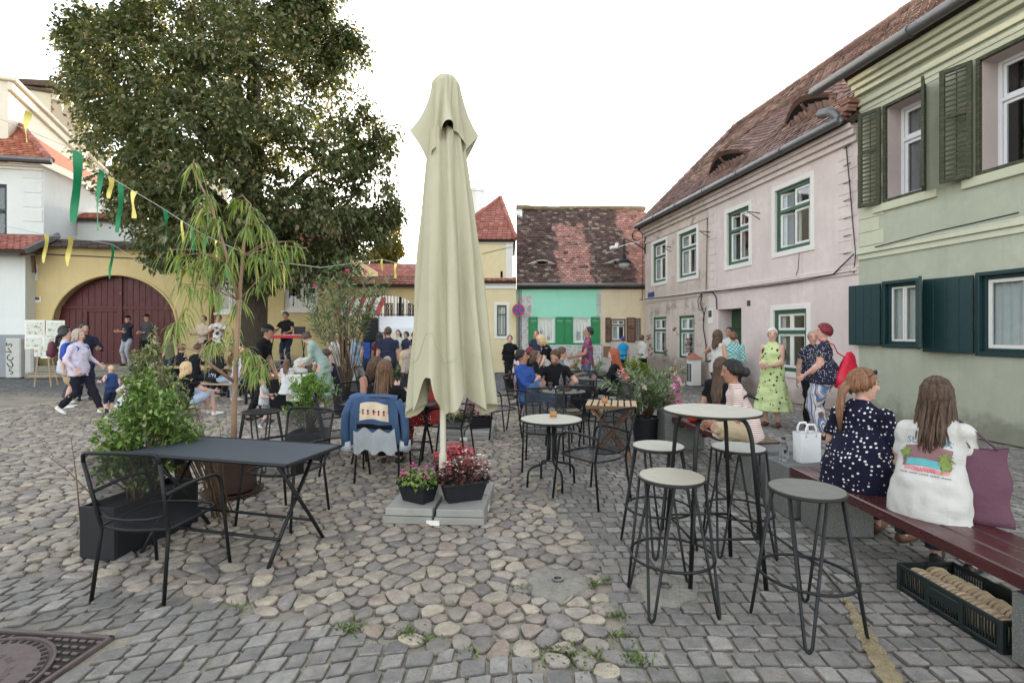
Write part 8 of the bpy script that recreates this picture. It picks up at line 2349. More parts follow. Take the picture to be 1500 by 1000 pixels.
for k, (px_, Y, ang, hh, lb, tp_, hr, ps) in enumerate(((262, 13.3, -25, 1.62, 'seated person in black with brown hair at the far bench by the gate post', k_blk2, ('short', HM), 'sit'), (300, 13.75, 178, 1.66, 'person in grey t-shirt facing the audience across the wooden table', k_grey, ('crop', HD), 'sit'), (346, 13.4, 160, 1.64, 'person in wine-coloured top across the wooden table', c_('wine_top', srgb(110, 52, 60)), ('bob', HD), 'sit'), (203, 13.4, -40, 1.6, 'person in dark blue crouching near the gate', k_navy, ('short', HD), 'squat'),
    (250, 15.2, 170, 1.66, 'standing person in olive shirt beside the gate arch', c_('olive_shirt', srgb(104, 106, 78)), ('short', HM), 'stand'), (346, 11.2, -35, 1.58, 'seated woman with light hair at the end of the wooden bench', k_lilac, ('bob', HL), 'sit'), (490, 12.4, -100, 1.62, 'woman in white t-shirt between the oleander stems and the bending woman', k_wht, ('bob', HM), 'stand'), (540, 15.4, 165, 1.68, 'man in blue shirt behind the loudspeaker', k_blue, ('crop', HD), 'stand'), (556, 13.6, -10, 1.6, 'woman with dark hair in burgundy top beside the loudspeaker', c_('dark_red', (0, 0, 0)), ('bob', HB), 'stand'))):
  person('mid%d' % k, lb.replace('far bench', 'wooden table'), gx(px_, Y).x, Y, ang, hh, ps, .46, skin=k % 3, top=tp_, bottom=k_djean, hair=hr, fem=k % 2 == 0, shoe=shoe_k, lean=8 if ps == 'sit' else 0)
p57 = person('benchred', 'person in dark clothes bending over the wooden bench', gx(338, 12.6).x, 12.6, -60, 1.6, 'sit', .46, skin=2, top=k_dkgrey, bottom=k_djean, hair=('short', HD), lean=30)
# ================================================================ PROPS
def conform(mesh_pts, I, up, right, centre, off=.004):
  """lay 2-D points (x right, y up) on the person's back by ray casting from behind"""
  bm_ = bmesh.new(); bm_.from_mesh(I['me']); bv = BVHTree.FromBMesh(bm_); bm_.free()
  fwd = up.cross(right).normalized(); out = []
  for (x_, y_) in mesh_pts:
    o_ = centre + right * x_ + up * y_ - fwd * .6
    h_ = bv.ray_cast(o_, fwd, 1.5)
    out.append(tuple(h_[0] - fwd * off) if h_[0] is not None else tuple(centre + right * x_ + up * y_ - fwd * .1))
  return out
def decal_grid(x0, x1, y0, y1, n, m, warp=None):
  P = []; F_ = []
  for i in range(n + 1):
    for j in range(m + 1):
      u, v = i / n, j / m; x_, y_ = x0 + (x1 - x0) * u, y0 + (y1 - y0) * v
      if warp: x_, y_ = warp(x_, y_, u, v)
      P.append((x_, y_))
  for i in range(n):
    for j in range(m): F_.append((i * (m + 1) + j, (i + 1) * (m + 1) + j, (i + 1) * (m + 1) + j + 1, i * (m + 1) + j + 1))
  return P, F_
def text_mesh(body, size):
  cu = bpy.data.curves.new('txt', 'FONT'); cu.body = body; cu.size = size; cu.align_x = 'CENTER'; cu.resolution_u = 2
  ob = bpy.data.objects.new('txt', cu); COL.objects.link(ob); dg = bpy.context.evaluated_depsgraph_get(); me = bpy.data.meshes.new_from_object(ob.evaluated_get(dg)); bpy.data.objects.remove(ob)
  P = [(v.co.x, v.co.y) for v in me.vertices]; F_ = [tuple(p.vertices) for p in me.polygons]; bpy.data.meshes.remove(me); return P, F_
# --- print on the back of the white t-shirt
I = PEOPLE['tee']; s = I['s']; U, Tx, Ty = I['U'], I['Tx'], I['Ty']
cen = I['sp'](.24) * s
def put(name, P, F_, m_, off): MB().add(conform(P, I, U, Tx, cen, off), F_).build(name, m_, I['o'], smooth=False)
flat = lambda n, c: plain(n, c, .85, .25, 14, .1, 60)
put('shirt_print', *decal_grid(-.12, .12, -.06, .07, 12, 8, lambda x_, y_, u, v: (x_ + .004 * math.sin(v * 9), y_ + .012 * math.sin(u * 3.1))), flat('print_mauve', srgb(130, 96, 98)), .004)
put('shirt_print', *decal_grid(-.095, .075, -.055, -.012, 12, 4, lambda x_, y_, u, v: (x_, y_ + .008 * math.sin(u * 3.1))), flat('print_teal', srgb(92, 164, 170)), .006)
put('shirt_print', *decal_grid(-.10, .12, -.082, -.06, 12, 2, lambda x_, y_, u, v: (x_, y_ + .004 * math.sin(u * 14))), flat('print_rose', srgb(206, 130, 138)), .005)
put('shirt_print', *decal_grid(-.03, .04, .065, .088, 8, 4, lambda x_, y_, u, v: (x_, y_ + .008 * math.sin(u * PI) * v)), flat('print_pink', srgb(226, 110, 140)), .007)
for (cx_, cy_, n) in ((.095, .015, 15), (-.11, .03, 13), (.10, -.03, 9)):
  P, F_ = [], []
  for k in range(n):
    a = 2 * PI * k / n + .2; L = .05 * (.7 + .3 * math.sin(k * 2.3)); b = len(P)
    P += [(cx_, cy_), (cx_ + L * .5 * math.cos(a) - .008 * math.sin(a), cy_ + L * .5 * math.sin(a) + .008 * math.cos(a)), (cx_ + L * math.cos(a), cy_ + L * math.sin(a) - .01), (cx_ + L * .5 * math.cos(a) + .008 * math.sin(a), cy_ + L * .5 * math.sin(a) - .008 * math.cos(a))]; F_.append((b, b + 1, b + 2, b + 3))
  put('shirt_print', P, F_, flat('print_palm%d' % (n % 2), srgb(120, 136, 72) if n % 2 else srgb(96, 112, 66)), .008)
P, F_ = text_mesh('SUMMER', .062); put('shirt_lettering', [(a, b + .088) for a, b in P], F_, flat('print_letter', srgb(96, 128, 144)), .006)
P, F_ = [], []
for k in range(60):
  t_ = k / 59; x_ = -.05 + .11 * t_; y_ = -.071 + .009 * math.sin(t_ * 44) + .004 * math.sin(t_ * 17); P += [(x_, y_ - .0025), (x_ + .001, y_ + .0025)]
  if k: b = len(P); F_.append((b - 4, b - 2, b - 1, b - 3))
put('shirt_script', P, F_, flat('print_script', srgb(196, 76, 104)), .009)
P, F_ = [], []
for k in range(34):
  x_ = -.12 + k * .0075; b = len(P)
  if k % 7 == 6: continue
  P += [(x_, -.104), (x_ + .005, -.104), (x_ + .005, -.097), (x_, -.097)]; F_.append((b, b + 1, b + 2, b + 3))
put('shirt_small_print', P, F_, flat('print_small', srgb(110, 100, 96)), .006)
# --- mauve tote hanging from the shoulder of the t-shirt woman
mauve = cloth('mauve_canvas', srgb(112, 78, 92)); sh_ = pw(I, I['sp'](.485) + I['Tx'] * .125)
tb = thing('tote_bag', 'mauve canvas tote hanging beside the white t-shirt woman', 'bag', (2.84, 3.08, .48), R(-40))
vs = []; fs = []; n = 12
for i in range(n + 1):
  t_ = i / n
  for (sx, sy) in ((-1, -1), (-.33, -1.3), (.33, -1.3), (1, -1), (1, 1), (.33, 1.3), (-.33, 1.3), (-1, 1)):
    wq = .125 - .02 * t_; vs.append((sx * wq + .01 * math.sin(i + sx), sy * (.045 - .03 * t_ + .012 * math.sin(t_ * PI)), -.02 + .46 * t_ - (.03 * t_ * (1 - abs(sx)))))
for i in range(n):
  for k in range(8): fs.append((i * 8 + k, i * 8 + (k + 1) % 8, (i + 1) * 8 + (k + 1) % 8, (i + 1) * 8 + k))
fs.append(tuple(reversed(range(8)))); MB().add(vs, fs).build('bag_body', mauve, tb, smooth=True)
inv = tb.matrix_basis.inverted()
for dy in (-.02, .02):
  a = Vector((-.06, dy, .42)); b = Vector((.06, dy, .42)); top_ = inv @ sh_ + Vector((0, dy, .03))
  MB().tube([a, a.lerp(top_, .6) + Vector((-.01, 0, 0)), top_, b.lerp(top_, .6) + Vector((.01, 0, 0)), b], .014, 6, flat=.3).build('strap', mauve, tb, smooth=True)
# --- sunglasses on the polka woman's head, earring, sunglasses on the cafe woman
def shades(key, lab, dz, dyf, tilt=0):
  I = PEOPLE[key]; s = I['s']; C, hx, hf, hd = I['C'], I['hx'], I['hf'], I['hd']
  o = thing('sunglasses', lab, 'sunglasses', pw(I, C)); M_ = (I['o'].matrix_basis.to_3x3())
  gm_ = plain('dark_lens', srgb(26, 24, 26), .15, .05, 5, 0)
  for sg in (-1, 1):
    c = hx * sg * .034 + hf * dyf + hd * dz
    MB().ell(M_ @ (c * s), (.026 * s, .026 * s, .02 * s), 12, 8, (M_ @ Matrix((hx, hf * .35, hd)).transposed())).build('lens', gm_, o, smooth=True)
    MB().tube([M_ @ ((hx * sg * .06 + hf * dyf * .97 + hd * (dz + .005)) * s), M_ @ ((hx * sg * .083 + hf * 0 + hd * (dz + .005 - tilt)) * s)], .003, 5).build('temple', gm_, o)
  MB().tube([M_ @ ((hx * -.015 + hf * (dyf + .006) + hd * dz) * s), M_ @ ((hx * .015 + hf * (dyf + .006) + hd * dz) * s)], .003, 5).build('bridge', gm_, o)
shades('shades', 'dark sunglasses worn by the black-haired woman at the table', .008, .088)
shades('polka', 'dark sunglasses pushed up on the polka-dot woman\'s hair', .098, .070, .04)
# --- red shoulder bag
I = PEOPLE['redhead']; redb = plain('red_leather', srgb(196, 28, 56), .45, .15, 9, .4, 30)
bgp = pw(I, Vector((.10, -.30, 1.02))); rb = thing('shoulder_bag', 'bright red slouchy shoulder bag on the wine-red-haired woman\'s back', 'bag', bgp, R(30)); rb.scale = (1.45, 1.3, 1.4)
mb = MB(); rg_ = []
for (z_, w_, d_) in ((-.17, .10, .04), (-.15, .19, .075), (-.08, .20, .085), (0, .17, .075), (.08, .12, .055), (.15, .07, .035), (.2, .03, .02)): rg_.append((Vector((.03 * z_ * 5, 0, z_ - .02 * (z_ < -.1))), Vector((1, 0, 0)), Vector((0, 1, 0)), w_, d_))
loft(mb, rg_, 26); o_ = mb.build('bag_body', redb, rb, smooth=True)
for v in o_.data.vertices: v.co += Vector((noise.noise(v.co * 11), noise.noise(v.co * 13 + Vector((5, 0, 0))), noise.noise(v.co * 9))) * .022
inv = rb.matrix_basis.inverted(); a = inv @ pw(I, Vector((-.10, .06, 1.47))); b = inv @ pw(I, Vector((-.02, -.13, 1.40)))
MB().tube([(-.03, 0, .13), inv @ pw(I, Vector((.05, -.17, 1.28))), b, a], .017, 6, flat=.4).build('strap', redb, rb, smooth=True)
MB().tube([(.02, 0, -.1), inv @ pw(I, Vector((-.16, -.08, 1.08))), inv @ pw(I, Vector((-.19, .04, 1.15)))], .014, 6, flat=.4).build('strap', redb, rb, smooth=True)
# --- backpacks
def backpack(key, lab, m_, dz=1.16, w_=.3, h_=.4, d_=.16, y_=-.21):
  I = PEOPLE[key]; o = thing('backpack', lab, 'backpack', pw(I, Vector((0, y_, dz - h_ / 2))), I['o'].rotation_euler.z)
  mb = MB(); mb.ell((0, 0, h_ / 2), (w_ / 2, d_ / 2, h_ / 2), 20, 14); b_ = mb.build('pack_body', m_, o, smooth=True)
  for v in b_.data.vertices:
    for ax, q in ((0, w_ / 2), (2, h_ / 2)):
      c = v.co[ax] - (h_ / 2 if ax == 2 else 0); v.co[ax] = (h_ / 2 if ax == 2 else 0) + math.copysign(abs(c / q) ** .7 * q, c)
  MB().ell((0, -d_ * .42, h_ * .32), (w_ * .36, d_ * .22, h_ * .22), 14, 10).build('front_pocket', m_, o, smooth=True)
  for sg in (-1, 1): MB().tube([(sg * .08, .06, h_ * .95), (sg * .10, .14, h_ * 1.02), (sg * .12, .30, h_ * .75), (sg * .13, .28, h_ * .3), (sg * .11, .06, .06)], .018, 6, flat=.35).build('strap', m_, o, smooth=True)
backpack('backpack', 'royal blue backpack on the striding woman', plain('blue_nylon', srgb(36, 66, 156), .5, .15, 9, .4, 30), 1.22)
backpack('lime', 'small dark backpack on the silver-haired woman', plain('dark_nylon', srgb(44, 42, 48), .6, .15, 9, .4, 30), 1.24, .26, .34, .13)
backpack('easelwoman', 'maroon backpack on the black-haired woman by the easel', plain('maroon_nylon', srgb(92, 44, 60), .6, .15, 9, .4, 30), 1.2, .28, .38, .15)
# --- denim jacket over the chair back
jc = thing('denim_jacket', 'blue denim jacket with cream back panel hung over a chair', 'jacket', (-1.45, 5.72, 0), R(2))
jm = plain('jacket_denim', srgb(64, 88, 122), .85, .22, 7, .5, 120); wash = plain('bleached_denim', srgb(176, 182, 188), .85, .2, 9, .5, 120)
def JB(u, v):
  x = u * 2 - 1; z = .93 - .50 * v; w_ = .235 + .035 * v; bulge = .03 * math.sin(v * PI) + .012 * math.sin(u * 19 + v * 4)
  return (x * w_, -.375 - .03 * (1 - x * x) - bulge + .06 * v, z + .01 * math.sin(u * 7) - .02 * x * x)
panel(JB, 22, 18).build('jacket_back', jm, jc, smooth=True)
panel(lambda u, v: tuple(Vector(JB(.2 + u * .6, .14 + v * .36 + .05 * math.sin(u * PI) * -1)) + Vector((0, -.006, 0))), 14, 8).build('cream_panel', plain('cream_cotton', srgb(222, 202, 178), .85, .08, 9, .2, 90), jc, smooth=True)
panel(lambda u, v: tuple(Vector(JB(.14 + u * .72, .56 + v * .1)) + Vector((0, -.008, 0))), 14, 3).build('black_band', k_blk, jc, smooth=True)
panel(lambda u, v: tuple(Vector(JB(.08 + u * .84, .68 + v * .5 + .05 * math.sin(u * 17))) + Vector((0, -.022 + .007 * math.sin(u * 24), 0))), 30, 7).build('washed_hem', wash, jc, smooth=True)
panel(lambda u, v: (((u * 2 - 1) * .235), -.375 + .12 * v, .93 - .02 * (u * 2 - 1) ** 2 + .025 * math.sin(v * PI)), 12, 5).build('shoulder_fold', jm, jc, smooth=True)
for k in range(5):
  q = Vector(JB(.28 + k * .11, .30)); mb = MB(); mb.box(q + Vector((0, -.012, 0)), (.006, .004, .05)); mb.box(q + Vector((0, -.012, .012)), (.024, .004, .008)); mb.build('embroidered_motif', k_blk, jc); MB().ell(q + Vector((0, -.012, -.018)), (.011, .004, .011), 8, 6).build('embroidered_dot', pet_red, jc)
MB().tube([Vector(JB(.2, .31)) + Vector((0, -.01, 0)), Vector(JB(.5, .30)) + Vector((0, -.01, 0)), Vector(JB(.8, .31)) + Vector((0, -.01, 0))], .003, 4).build('embroidered_line', k_blk, jc)
for sg in (-1, 1):
  sl_ = MB(); sl_.tube([(sg * .235, -.36, .89), (sg * .30, -.34, .74), (sg * .315, -.33, .55), (sg * .31, -.32, .42)], [.06, .066, .06, .056], 12, flat=.7); sl_.build('sleeve', jm, jc, smooth=True)
  MB().tube([(sg * .312, -.325, .46), (sg * .308, -.32, .36)], [.062, .066], 12, flat=.7).build('cuff', wash, jc, smooth=True)
# --- pink garment over the chair beside the parasol
pj = thing('pink_cardigan', 'pale pink garment hanging over a chair beside the parasol', 'garment', (-.22, 7.9, 0), R(-60))
panel(lambda u, v: ((u * 2 - 1) * (.2 + .03 * v), -.36 - .02 * math.sin(u * 9) - .03 * math.sin(v * PI) + .04 * v, .92 - .52 * v + .02 * math.sin(u * 8)), 16, 14).build('cloth', plain('pale_pink_knit', srgb(216, 172, 182), .9, .12, 9, .5, 90), pj, smooth=True)
panel(lambda u, v: ((u * 2 - 1) * .2, -.36 + .14 * v, .92 + .02 * math.sin(v * PI)), 10, 4).build('fold', plain('pale_pink_knit', (0, 0, 0)), pj, smooth=True)
# --- striped bag on a chair seat; red bag and white pouch on the bench
b_ = thing('striped_bag', 'beige striped cloth bag lying on an empty chair seat', 'bag', (.78, 7.04, .43), R(8))
mb = MB(); mb.ell((0, 0, .07), (.19, .13, .07), 18, 10); o_ = mb.build('bag_body', cloth('beige_stripe', srgb(206, 192, 160), 'stripes', srgb(92, 86, 80), 22), b_, smooth=True)
for v in o_.data.vertices: v.co += Vector((0, 0, .02 * noise.noise(v.co * 12))); v.co.z = max(v.co.z, .0)
MB().tube([(-.1, 0, .12), (-.05, -.02, .18), (.05, -.02, .18), (.1, 0, .12)], .01, 6).build('handle', wdark_m, b_, smooth=True)
b_ = thing('red_bag', 'small red bag standing on the second bench beside the long-haired woman', 'bag', (2.36, 6.55, .462), R(15))
mb = MB(); mb.box((0, 0, .09), (.24, .14, .18), .04); mb.build('bag_body', plain('orange_red_bag', srgb(206, 62, 40), .6, .12, 9, .3, 40), b_, smooth=True); MB().tube([(-.05, 0, .17), (-.03, 0, .23), (.03, 0, .23), (.05, 0, .17)], .01, 6).build('handle', plain('orange_red_bag', (0, 0, 0)), b_, smooth=True)
I = PEOPLE['stripe']; cb = thing('belt_bag', 'white and black belt bag across the chest of the striped-shirt woman', 'bag', pw(I, I['sp'](.2) + I['Ty'] * .19), I['o'].rotation_euler.z)
mb = MB(); mb.ell((0, .0, 0), (.13, .05, .06), 16, 10, Matrix.Rotation(R(-14), 3, 'Y')); mb.build('pouch', bagw, cb, smooth=True); mb = MB(); mb.ell((.01, .0, -.035), (.12, .046, .035), 14, 8, Matrix.Rotation(R(-14), 3, 'Y')); mb.build('pouch_base', k_blk, cb, smooth=True)
MB().tube([(-.1, 0, .03), (-.17, -.1, .17), (-.12, -.2, .26), (.04, -.33, .2)], .009, 5).build('strap', k_blk, cb, smooth=True)
# --- ribbons on a line between the left house and the tree
lp = [at(-10, 170, 15.5), at(115, 222, 13.0), at(165, 262, 12.2), at(230, 300, 11.5), at(300, 345, 11.0), at(380, 380, 10.6), at(470, 392, 10.4), at(560, 380, 10.6), at(640, 400, 11.2)]
ln = MB().tube(lp, .008, 5).build('ribbon_line', plain('pale_string', srgb(170, 168, 160), .8), smooth=True); tag(ln, 'thin string carrying green and yellow ribbons over the square', 'string')
rg = plain('green_ribbon', srgb(26, 130, 84), .45, .15, 9, .1, 40); ry = plain('yellow_ribbon', srgb(228, 212, 116), .45, .12, 9, .1, 40)
def on_line(px_):
  for a, b in zip(lp[:-1], lp[1:]):
    pa, pb = CX + F * a.x / a.y, CX + F * b.x / b.y
    if pa <= px_ <= pb:
      t_ = (px_ - pa) / (pb - pa); return a.lerp(b, t_)
  return lp[-1]
line2 = [at(5, 330, 15.2), at(70, 345, 14.6), at(100, 346, 14.2), at(165, 358, 13.6), at(260, 420, 12.6)]
ln2 = MB().tube(line2, .006, 5).build('ribbon_line', plain('pale_string', (0, 0, 0)), smooth=True); tag(ln2, 'lower string with a few ribbons in front of the gatehouse', 'string')
def ribbon(px_, ytop, ybot, Y, m_, lab, wd):
  a = at(px_, ytop, Y); L = (ybot - ytop) / F * Y; w_ = wd / F * Y; rs = random.Random(px_)
  V_ = []; F_ = []; n = 14; ph = rs.uniform(0, 6)
  for i in range(n + 1):
    t_ = i / n; ang = ph * .2 + 1.2 * math.sin(t_ * 3 + ph); c = Vector((.10 * L * .25 * math.sin(t_ * 2.5 + ph) * t_ - L * .05 * t_, .04 * math.sin(t_ * 5 + ph), -L * t_))
    d = Vector((math.cos(ang), math.sin(ang), 0)) * w_ * .5 * (1 - .25 * t_)
    V_ += [c - d, c + d]
  for i in range(n): F_.append((2 * i, 2 * i + 1, 2 * i + 3, 2 * i + 2))
  tag(MB().add(V_, F_).build('ribbon', m_, loc=a, smooth=True), lab, 'ribbon', 'ribbons hanging on the strings')
G_, Yl = 'green ribbon hanging on the upper string', 'yellow ribbon hanging on the upper string'
for (px_, yt, yb, m_, wd, lab) in ((113, 220, 325, rg, 12, 'long broad green ribbon with a bunched top on the upper string'), (148, 248, 338, rg, 7, 'long green ribbon next to the broad one on the upper string'), (162, 258, 290, ry, 7, 'short yellow ribbon between two green ones on the upper string'), (176, 270, 343, rg, 7, 'green ribbon just before the tree on the upper string'), (197, 284, 323, ry, 8, 'curled yellow ribbon in front of the tree'), (243, 318, 382, rg, 6, 'green ribbon in front of the tree trunk side'), (283, 345, 385, rg, 5, 'short green ribbon behind the weeping plant'), (301, 352, 400, rg, 5, 'green ribbon among the weeping plant leaves'), (268, 340, 380, ry, 4, 'thin yellow ribbon behind the weeping plant'), (335, 362, 410, rg, 5, 'green ribbon over the yellow house window'), (318, 358, 392, ry, 4, 'thin yellow ribbon over the yellow house window'), (580, 418, 440, ry, 4, 'yellow ribbon in front of the arch'), (560, 402, 425, ry, 3, 'thin yellow ribbon near the arch coping')):
  p = on_line(px_); ribbon(px_, CX * 0 + HY - (p.z - CH) / p.y * F, HY - (p.z - CH) / p.y * F + (yb - yt), p.y, m_, lab, wd)
for (px_, yt, yb, m_, wd, Y, lab) in ((67, 343, 385, ry, 5, 14.6, 'yellow ribbon on the lower string by the porch'), (102, 347, 390, ry, 7, 14.2, 'broad yellow ribbon on the lower string'), (164, 358, 408, rg, 4, 13.6, 'narrow green ribbon over the maroon gate'), (41, 163, 208, ry, 9, 15.3, 'yellow ribbon near the orange roof on the upper string')): ribbon(px_, yt, yb, Y, m_, lab, wd)
# --- easel with prints
c = gp(64, 566); ez = thing('easel', 'wooden easel covered with small watercolour prints beside the gate', 'easel', c, R(8))
for (a, b) in (((-.05, 0, 1.95), (-.16, -.12, 0)), ((.05, 0, 1.95), (.28, -.12, 0)), ((0, .04, 1.9), (.05, .5, 0))): MB().bar(a, b, .04, .03, .004).build('easel_leg', wood_m, ez)
MB().bar((-.3, -.14, .32), (.5, -.14, .32), .05, .03, .004).build('tray', wood_m, ez)
tp = NT('watercolour_print'); X_ = tp.noise(14, 5); prn = tp.done(tp.ramp(tp.noise(11, 5, .65), [(.3, srgb(226, 224, 214)), (.45, srgb(190, 204, 206)), (.52, srgb(222, 214, 196)), (.6, srgb(150, 150, 120)), (.7, srgb(180, 140, 124))]), .8, None, 0, .2)
for (x_, z_, w_, h_) in ((-.18, 1.72, .52, .5), (.36, 1.72, .5, .48), (-.2, 1.3, .5, .36), (.2, 1.34, .3, .34), (.42, 1.32, .3, .36), (.14, 1.02, .34, .36), (-.1, 1.0, .2, .22)):
  f_ = MB().box((x_, -.07, z_), (w_, .02, h_), .003).build('print', plain('print_paper', srgb(224, 222, 214), .8), ez)
  MB().box((x_, -.084, z_ + .01), (w_ * .84, .006, h_ * .74), .001).build('picture', prn, f_)
# --- market tent and striped awning in front of the arch
YT = 18.2; a, b = at(543, 466, YT), at(612, 466, YT); zt_ = a.z; zb_ = at(560, 481, YT).z
tn = thing('market_tent', 'white market tent in front of the arch', 'tent', ((a.x + b.x) / 2, YT + .9, 0)); hw = (b.x - a.x) / 2 + .25
tnm = plain('white_tarpaulin', srgb(228, 230, 234), .6, .06, 4, .3, 20)
MB().add([(-hw + .3, -.9, zb_ + .02), (hw, -.9, zb_ + .02), (hw, .9, zb_ + .02), (-hw + .3, .9, zb_ + .02), (-hw + .1, 0, zt_ + .1), (hw, 0, zt_ + .1)], [(0, 1, 5, 4), (2, 3, 4, 5), (0, 4, 3), (1, 2, 5)]).build('tent_roof', tnm, tn)
MB().bb(-hw + .3, hw, -.93, -.9, zb_ - .16, zb_ + .03, .004).build('tent_valance', tnm, tn)
for sx in (-hw + .35, hw - .05):
  for sy in (-.85, .85): MB().bb(sx - .02, sx + .02, sy - .02, sy + .02, 0, zb_).build('tent_pole', steel, tn)
MB().bb(-hw + .5, hw - .2, -.4, .4, .02, .85, .01).build('counter', plain('green_counter', srgb(88, 128, 96), .7), tn)
c = at(528, 452, 18.6); aw2 = thing('striped_awning', 'red and white striped market awning beside the white tent', 'awning', (c.x, 18.6, 0))
for k in range(9): MB().add([(-.8 + k * .18, -.5, c.z - .25), (-.8 + (k + 1) * .18, -.5, c.z - .25), (-.8 + (k + 1) * .18, .5, c.z + .45), (-.8 + k * .18, .5, c.z + .45)], [(0, 1, 2, 3)]).build('awning_stripe', [plain('awning_red', srgb(186, 58, 62), .7), plain('awning_white', srgb(226, 222, 216), .7)][k % 2], aw2)
for sx in (-.78, .78): MB().tube([(sx, -.45, 0), (sx, -.45, c.z - .24)], .02, 6).build('awning_pole', steel, aw2); MB().tube([(sx, .48, 0), (sx, .48, c.z + .42)], .02, 6).build('awning_pole', steel, aw2)
# --- loudspeaker on a stand
Y = 14.2; c = at(543, 483, Y); ls = thing('loudspeaker', 'black loudspeaker on a tripod stand near the arch', 'loudspeaker', (c.x, Y, 0), R(14))
zc_ = c.z
MB().box((0, 0, zc_), (.4, .36, .68), .03).build('cabinet', plain('speaker_black', srgb(26, 26, 28), .7, .1, 9, .3, 90), ls)
MB().box((0, -.184, zc_), (.36, .01, .62), .004).build('grille', net_m, ls)
MB().tube([(0, 0, .3), (0, 0, zc_ - .34)], .02, 8).build('pole', char_m, ls)
for k in range(3): MB().tube([(0, 0, .75), (.5 * math.cos(k * 2.09), .5 * math.sin(k * 2.09), .0)], .014, 6).build('tripod_leg', char_m, ls)
# --- small stage, keyboard, bicycle, drum kit
sg_ = thing('stage', 'low dark wooden stage in front of the yellow house', 'stage', (gx(400, 15.8).x, 16.0, 0), R(3)); bd = plain('stage_board', srgb(66, 58, 54), .8, .2, 6, .3, 30)
for k in range(12): MB().bb(-1.6 + k * .27, -1.335 + k * .27, -.9, .9, STG - .04, STG - .002, .004).build('board', bd, sg_)
MB().bb(-1.6, 1.6, -.86, .86, 0, STG - .042).build('stage_base', bd, sg_)
s2_ = thing('stage', 'low dark wooden platform under the two musicians by the tree', 'stage', (gx(308, 16.1).x, 16.2, 0), R(3))
for k in range(6): MB().bb(-.9 + k * .3, -.605 + k * .3, -.7, .7, .41, .448, .004).build('board', bd, s2_)
MB().bb(-.88, .88, -.66, .66, 0, .408).build('stage_base', bd, s2_)
s3_ = thing('door_step', 'broad stone step in front of the maroon gate', 'step', FG.world((FG.uz(73, 500)[0] + FG.uz(262, 500)[0]) / 2, -.05, 0), FG.rz); MB().bb(-2.2, 2.2, -1.2, .04, 0, .2, .02).build('lower_step', conc, s3_); MB().bb(-2.0, 2.0, -.9, .04, .2, .415, .02).build('upper_step', conc, s3_)
kb = thing('keyboard', 'red stage keyboard on a dark stand before the musician', 'keyboard', (gx(421, 15.3).x, 15.3, STG), R(-4))
MB().box((0, 0, .98), (1.25, .34, .1), .02).build('keyboard_case', plain('keyboard_red', srgb(176, 36, 52), .4, .1, 6, 0), kb)
MB().box((0, .06, 1.034), (1.1, .16, .014), .003).build('key_bed', cup_m, kb)
for k in range(24): MB().box((-.53 + k * .046, .09, 1.046), (.018, .09, .012), .002).build('black_key', char_m, kb)
for sx in (-.5, .5): MB().tube([(sx, -.15, 0), (sx, .12, .94)], .016, 6).build('stand_leg', char_m, kb); MB().tube([(sx, .15, 0), (sx, -.12, .94)], .016, 6).build('stand_leg', char_m, kb)
mb = MB(); mb.box((.3, .16, 1.16), (.36, .02, .24), .004); mb.build('tablet', char_m, kb)
by = thing('bicycle', 'old bicycle leaning by the stage under the tree', 'bicycle', (gx(402, 14.9).x, 14.9, 0), R(-12))
for sx in (-.5, .5):
  M_ = Matrix.Translation((sx, 0, .34)); mb = MB(); mb.tube([Vector((sx, 0, .34)) + q for q in arc((0, 0, 0), .33, 0, 2 * PI, 28, (1, 0, 0), (0, 0, 1))][:-1], .018, 6, closed=True); wq = mb.build('wheel', blk, by, smooth=True)
  for k in range(12): MB().tube([(sx, 0, .34), (sx + .31 * math.cos(k * PI / 6), 0, .34 + .31 * math.sin(k * PI / 6))], .002, 4).build('spoke', steel, wq)
for a, b in (((-.5, 0, .34), (-.1, 0, .34)), ((-.1, 0, .34), (-.22, 0, .82)), ((-.22, 0, .78), (.36, 0, .8)), ((-.1, 0, .34), (.36, 0, .74)), ((-.5, 0, .34), (-.2, 0, .74)), ((.5, 0, .34), (.34, 0, .95))): MB().tube([a, b], .016, 7).build('frame_tube', plain('bike_grey', srgb(150, 150, 154), .4), by, smooth=True)
MB().tube([(.28, -.25, 1.0), (.36, -.1, .98), (.34, 0, .95), (.36, .1, .98), (.28, .25, 1.0)], .013, 6).build('handlebar', steel, by, smooth=True); MB().ell((-.24, 0, .86), (.13, .07, .035), 12, 8).build('saddle', blk, by, smooth=True)
dk = thing('drum_kit', 'dark drum set on the low platform', 'drums', (gx(350, 15.0).x, 15.0, 0))
for (x_, y_, z_, r_, h_) in ((0, 0, .35, .26, .4), (-.4, .1, .6, .17, .2), (.4, .05, .62, .17, .2)):
  MB().lathe([(r_, z_ - h_ / 2), (r_ * 1.02, z_), (r_, z_ + h_ / 2), (0, z_ + h_ / 2)], 20).build('drum', plain('drum_black', srgb(40, 38, 40), .4), dk, smooth=35)
  for k in range(3): MB().tube([(x_ + 0 * r_, y_, z_), (x_ + .2 * math.cos(k * 2.1), y_ + .2 * math.sin(k * 2.1), 0)], .01, 5).build('drum_leg', steel, dk)
for o_, (x_, y_) in zip([c2 for c2 in kids(dk) if c2.name.startswith('drum') and 'leg' not in c2.name], ((0, 0), (-.4, .1), (.4, .05))): o_.location = (x_, y_, 0)
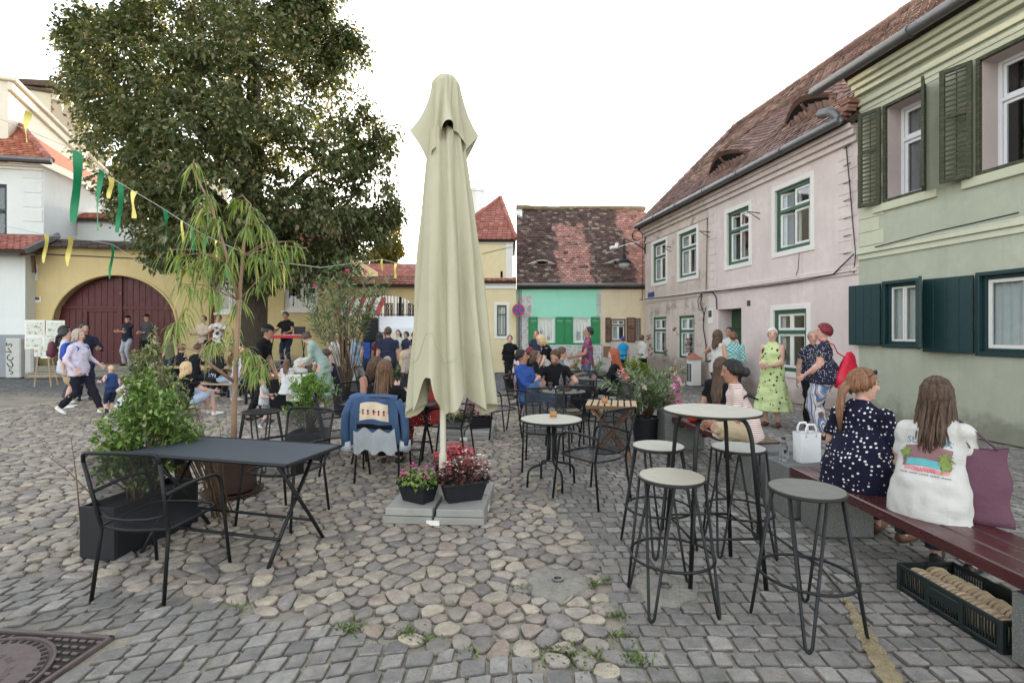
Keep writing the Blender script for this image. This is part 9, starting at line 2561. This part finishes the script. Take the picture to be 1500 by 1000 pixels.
# --- merchandise table and beer benches
mt = thing('display_table', 'small table with white cloth and printed sheet on its black front', 'table', (gx(430, 10.7).x, 10.75, 0), R(-6))
MB().bb(-.42, .42, -.3, .3, .70, .74, .01).build('table_top', cup_m, mt); MB().bb(-.4, .4, -.28, .28, .02, .70, .01).build('black_skirt', k_blk, mt)
MB().bb(-.02, .32, -.292, -.283, .2, .74, .002).build('printed_sheet', prn, mt); mb = MB(); mb.ell((.05, 0, .8), (.24, .16, .07), 14, 8); mb.build('folded_cloth', k_wht, mt, smooth=True)
def beer(lab, px_, Y, L, z, rz, name='wooden_bench', cat='bench', wd=.28):
  o = thing(name, lab, cat, gx(px_, Y), R(rz))
  for k in range(3 if wd > .4 else 2):
    w_ = wd / (3 if wd > .4 else 2); MB().bb(-L / 2, L / 2, -wd / 2 + k * w_ + .004, -wd / 2 + (k + 1) * w_ - .004, z - .035, z, .004).build('plank', wood_m, o)
  for sx in (-L * .38, L * .38):
    mb = MB(); mb.bb(sx - .02, sx + .02, -wd / 2 + .02, -wd / 2 + .06, 0, z - .036); mb.bb(sx - .02, sx + .02, wd / 2 - .06, wd / 2 - .02, 0, z - .036); mb.bb(sx - .018, sx + .018, -wd / 2 + .06, wd / 2 - .06, .12, .15); mb.build('leg_frame', char_m, o)
beer('orange wooden bench under the seated audience before the tree', 318, 11.6, 2.2, .46, -12)
beer('long wooden table in front of the seated audience', 300, 12.9, 2.2, .74, -10, 'wooden_table', 'table', .5)
beer('wooden bench behind the long table under the people facing the audience', 315, 13.6, 2.4, .46, -8)
beer('wooden bench under the person sitting before the gate', 229, 15.5, 1.4, .62, 8)
gs = thing('low_stool', 'low dark stool under the blonde woman sitting close to the paving', 'stool', (-6.1, 9.6, 0), R(-30)); MB().box((0, 0, .16), (.32, .3, .03), .006).build('seat', wdark_m, gs)
for sx in (-.12, .12):
  for sy in (-.11, .11): MB().tube([(sx, sy, .15), (sx * 1.15, sy * 1.15, 0)], .014, 6).build('leg', wdark_m, gs)
# --- lantern cabinet at the wall of the pink house
c = FR.world(FR.uz(1032, 545)[0], -.35, 0); lc = thing('lantern_cabinet', 'white lantern-shaped cabinet with a small dark roof at the house wall', 'cabinet', c, FR.rz)
MB().box((0, 0, .4), (.34, .3, .8), .01).build('body', trim_m, lc); MB().add([(-.22, -.2, .8), (.22, -.2, .8), (.22, .2, .8), (-.22, .2, .8), (0, 0, 1.0)], [(0, 1, 4), (1, 2, 4), (2, 3, 4), (3, 0, 4), (3, 2, 1, 0)]).build('roof', tile_red, lc)
for sx in (-.08, .08): MB().bb(sx - .06, sx + .06, -.158, -.149, .12, .66, .002).build('pane', plain('cabinet_glass', srgb(90, 92, 92), .2), lc)
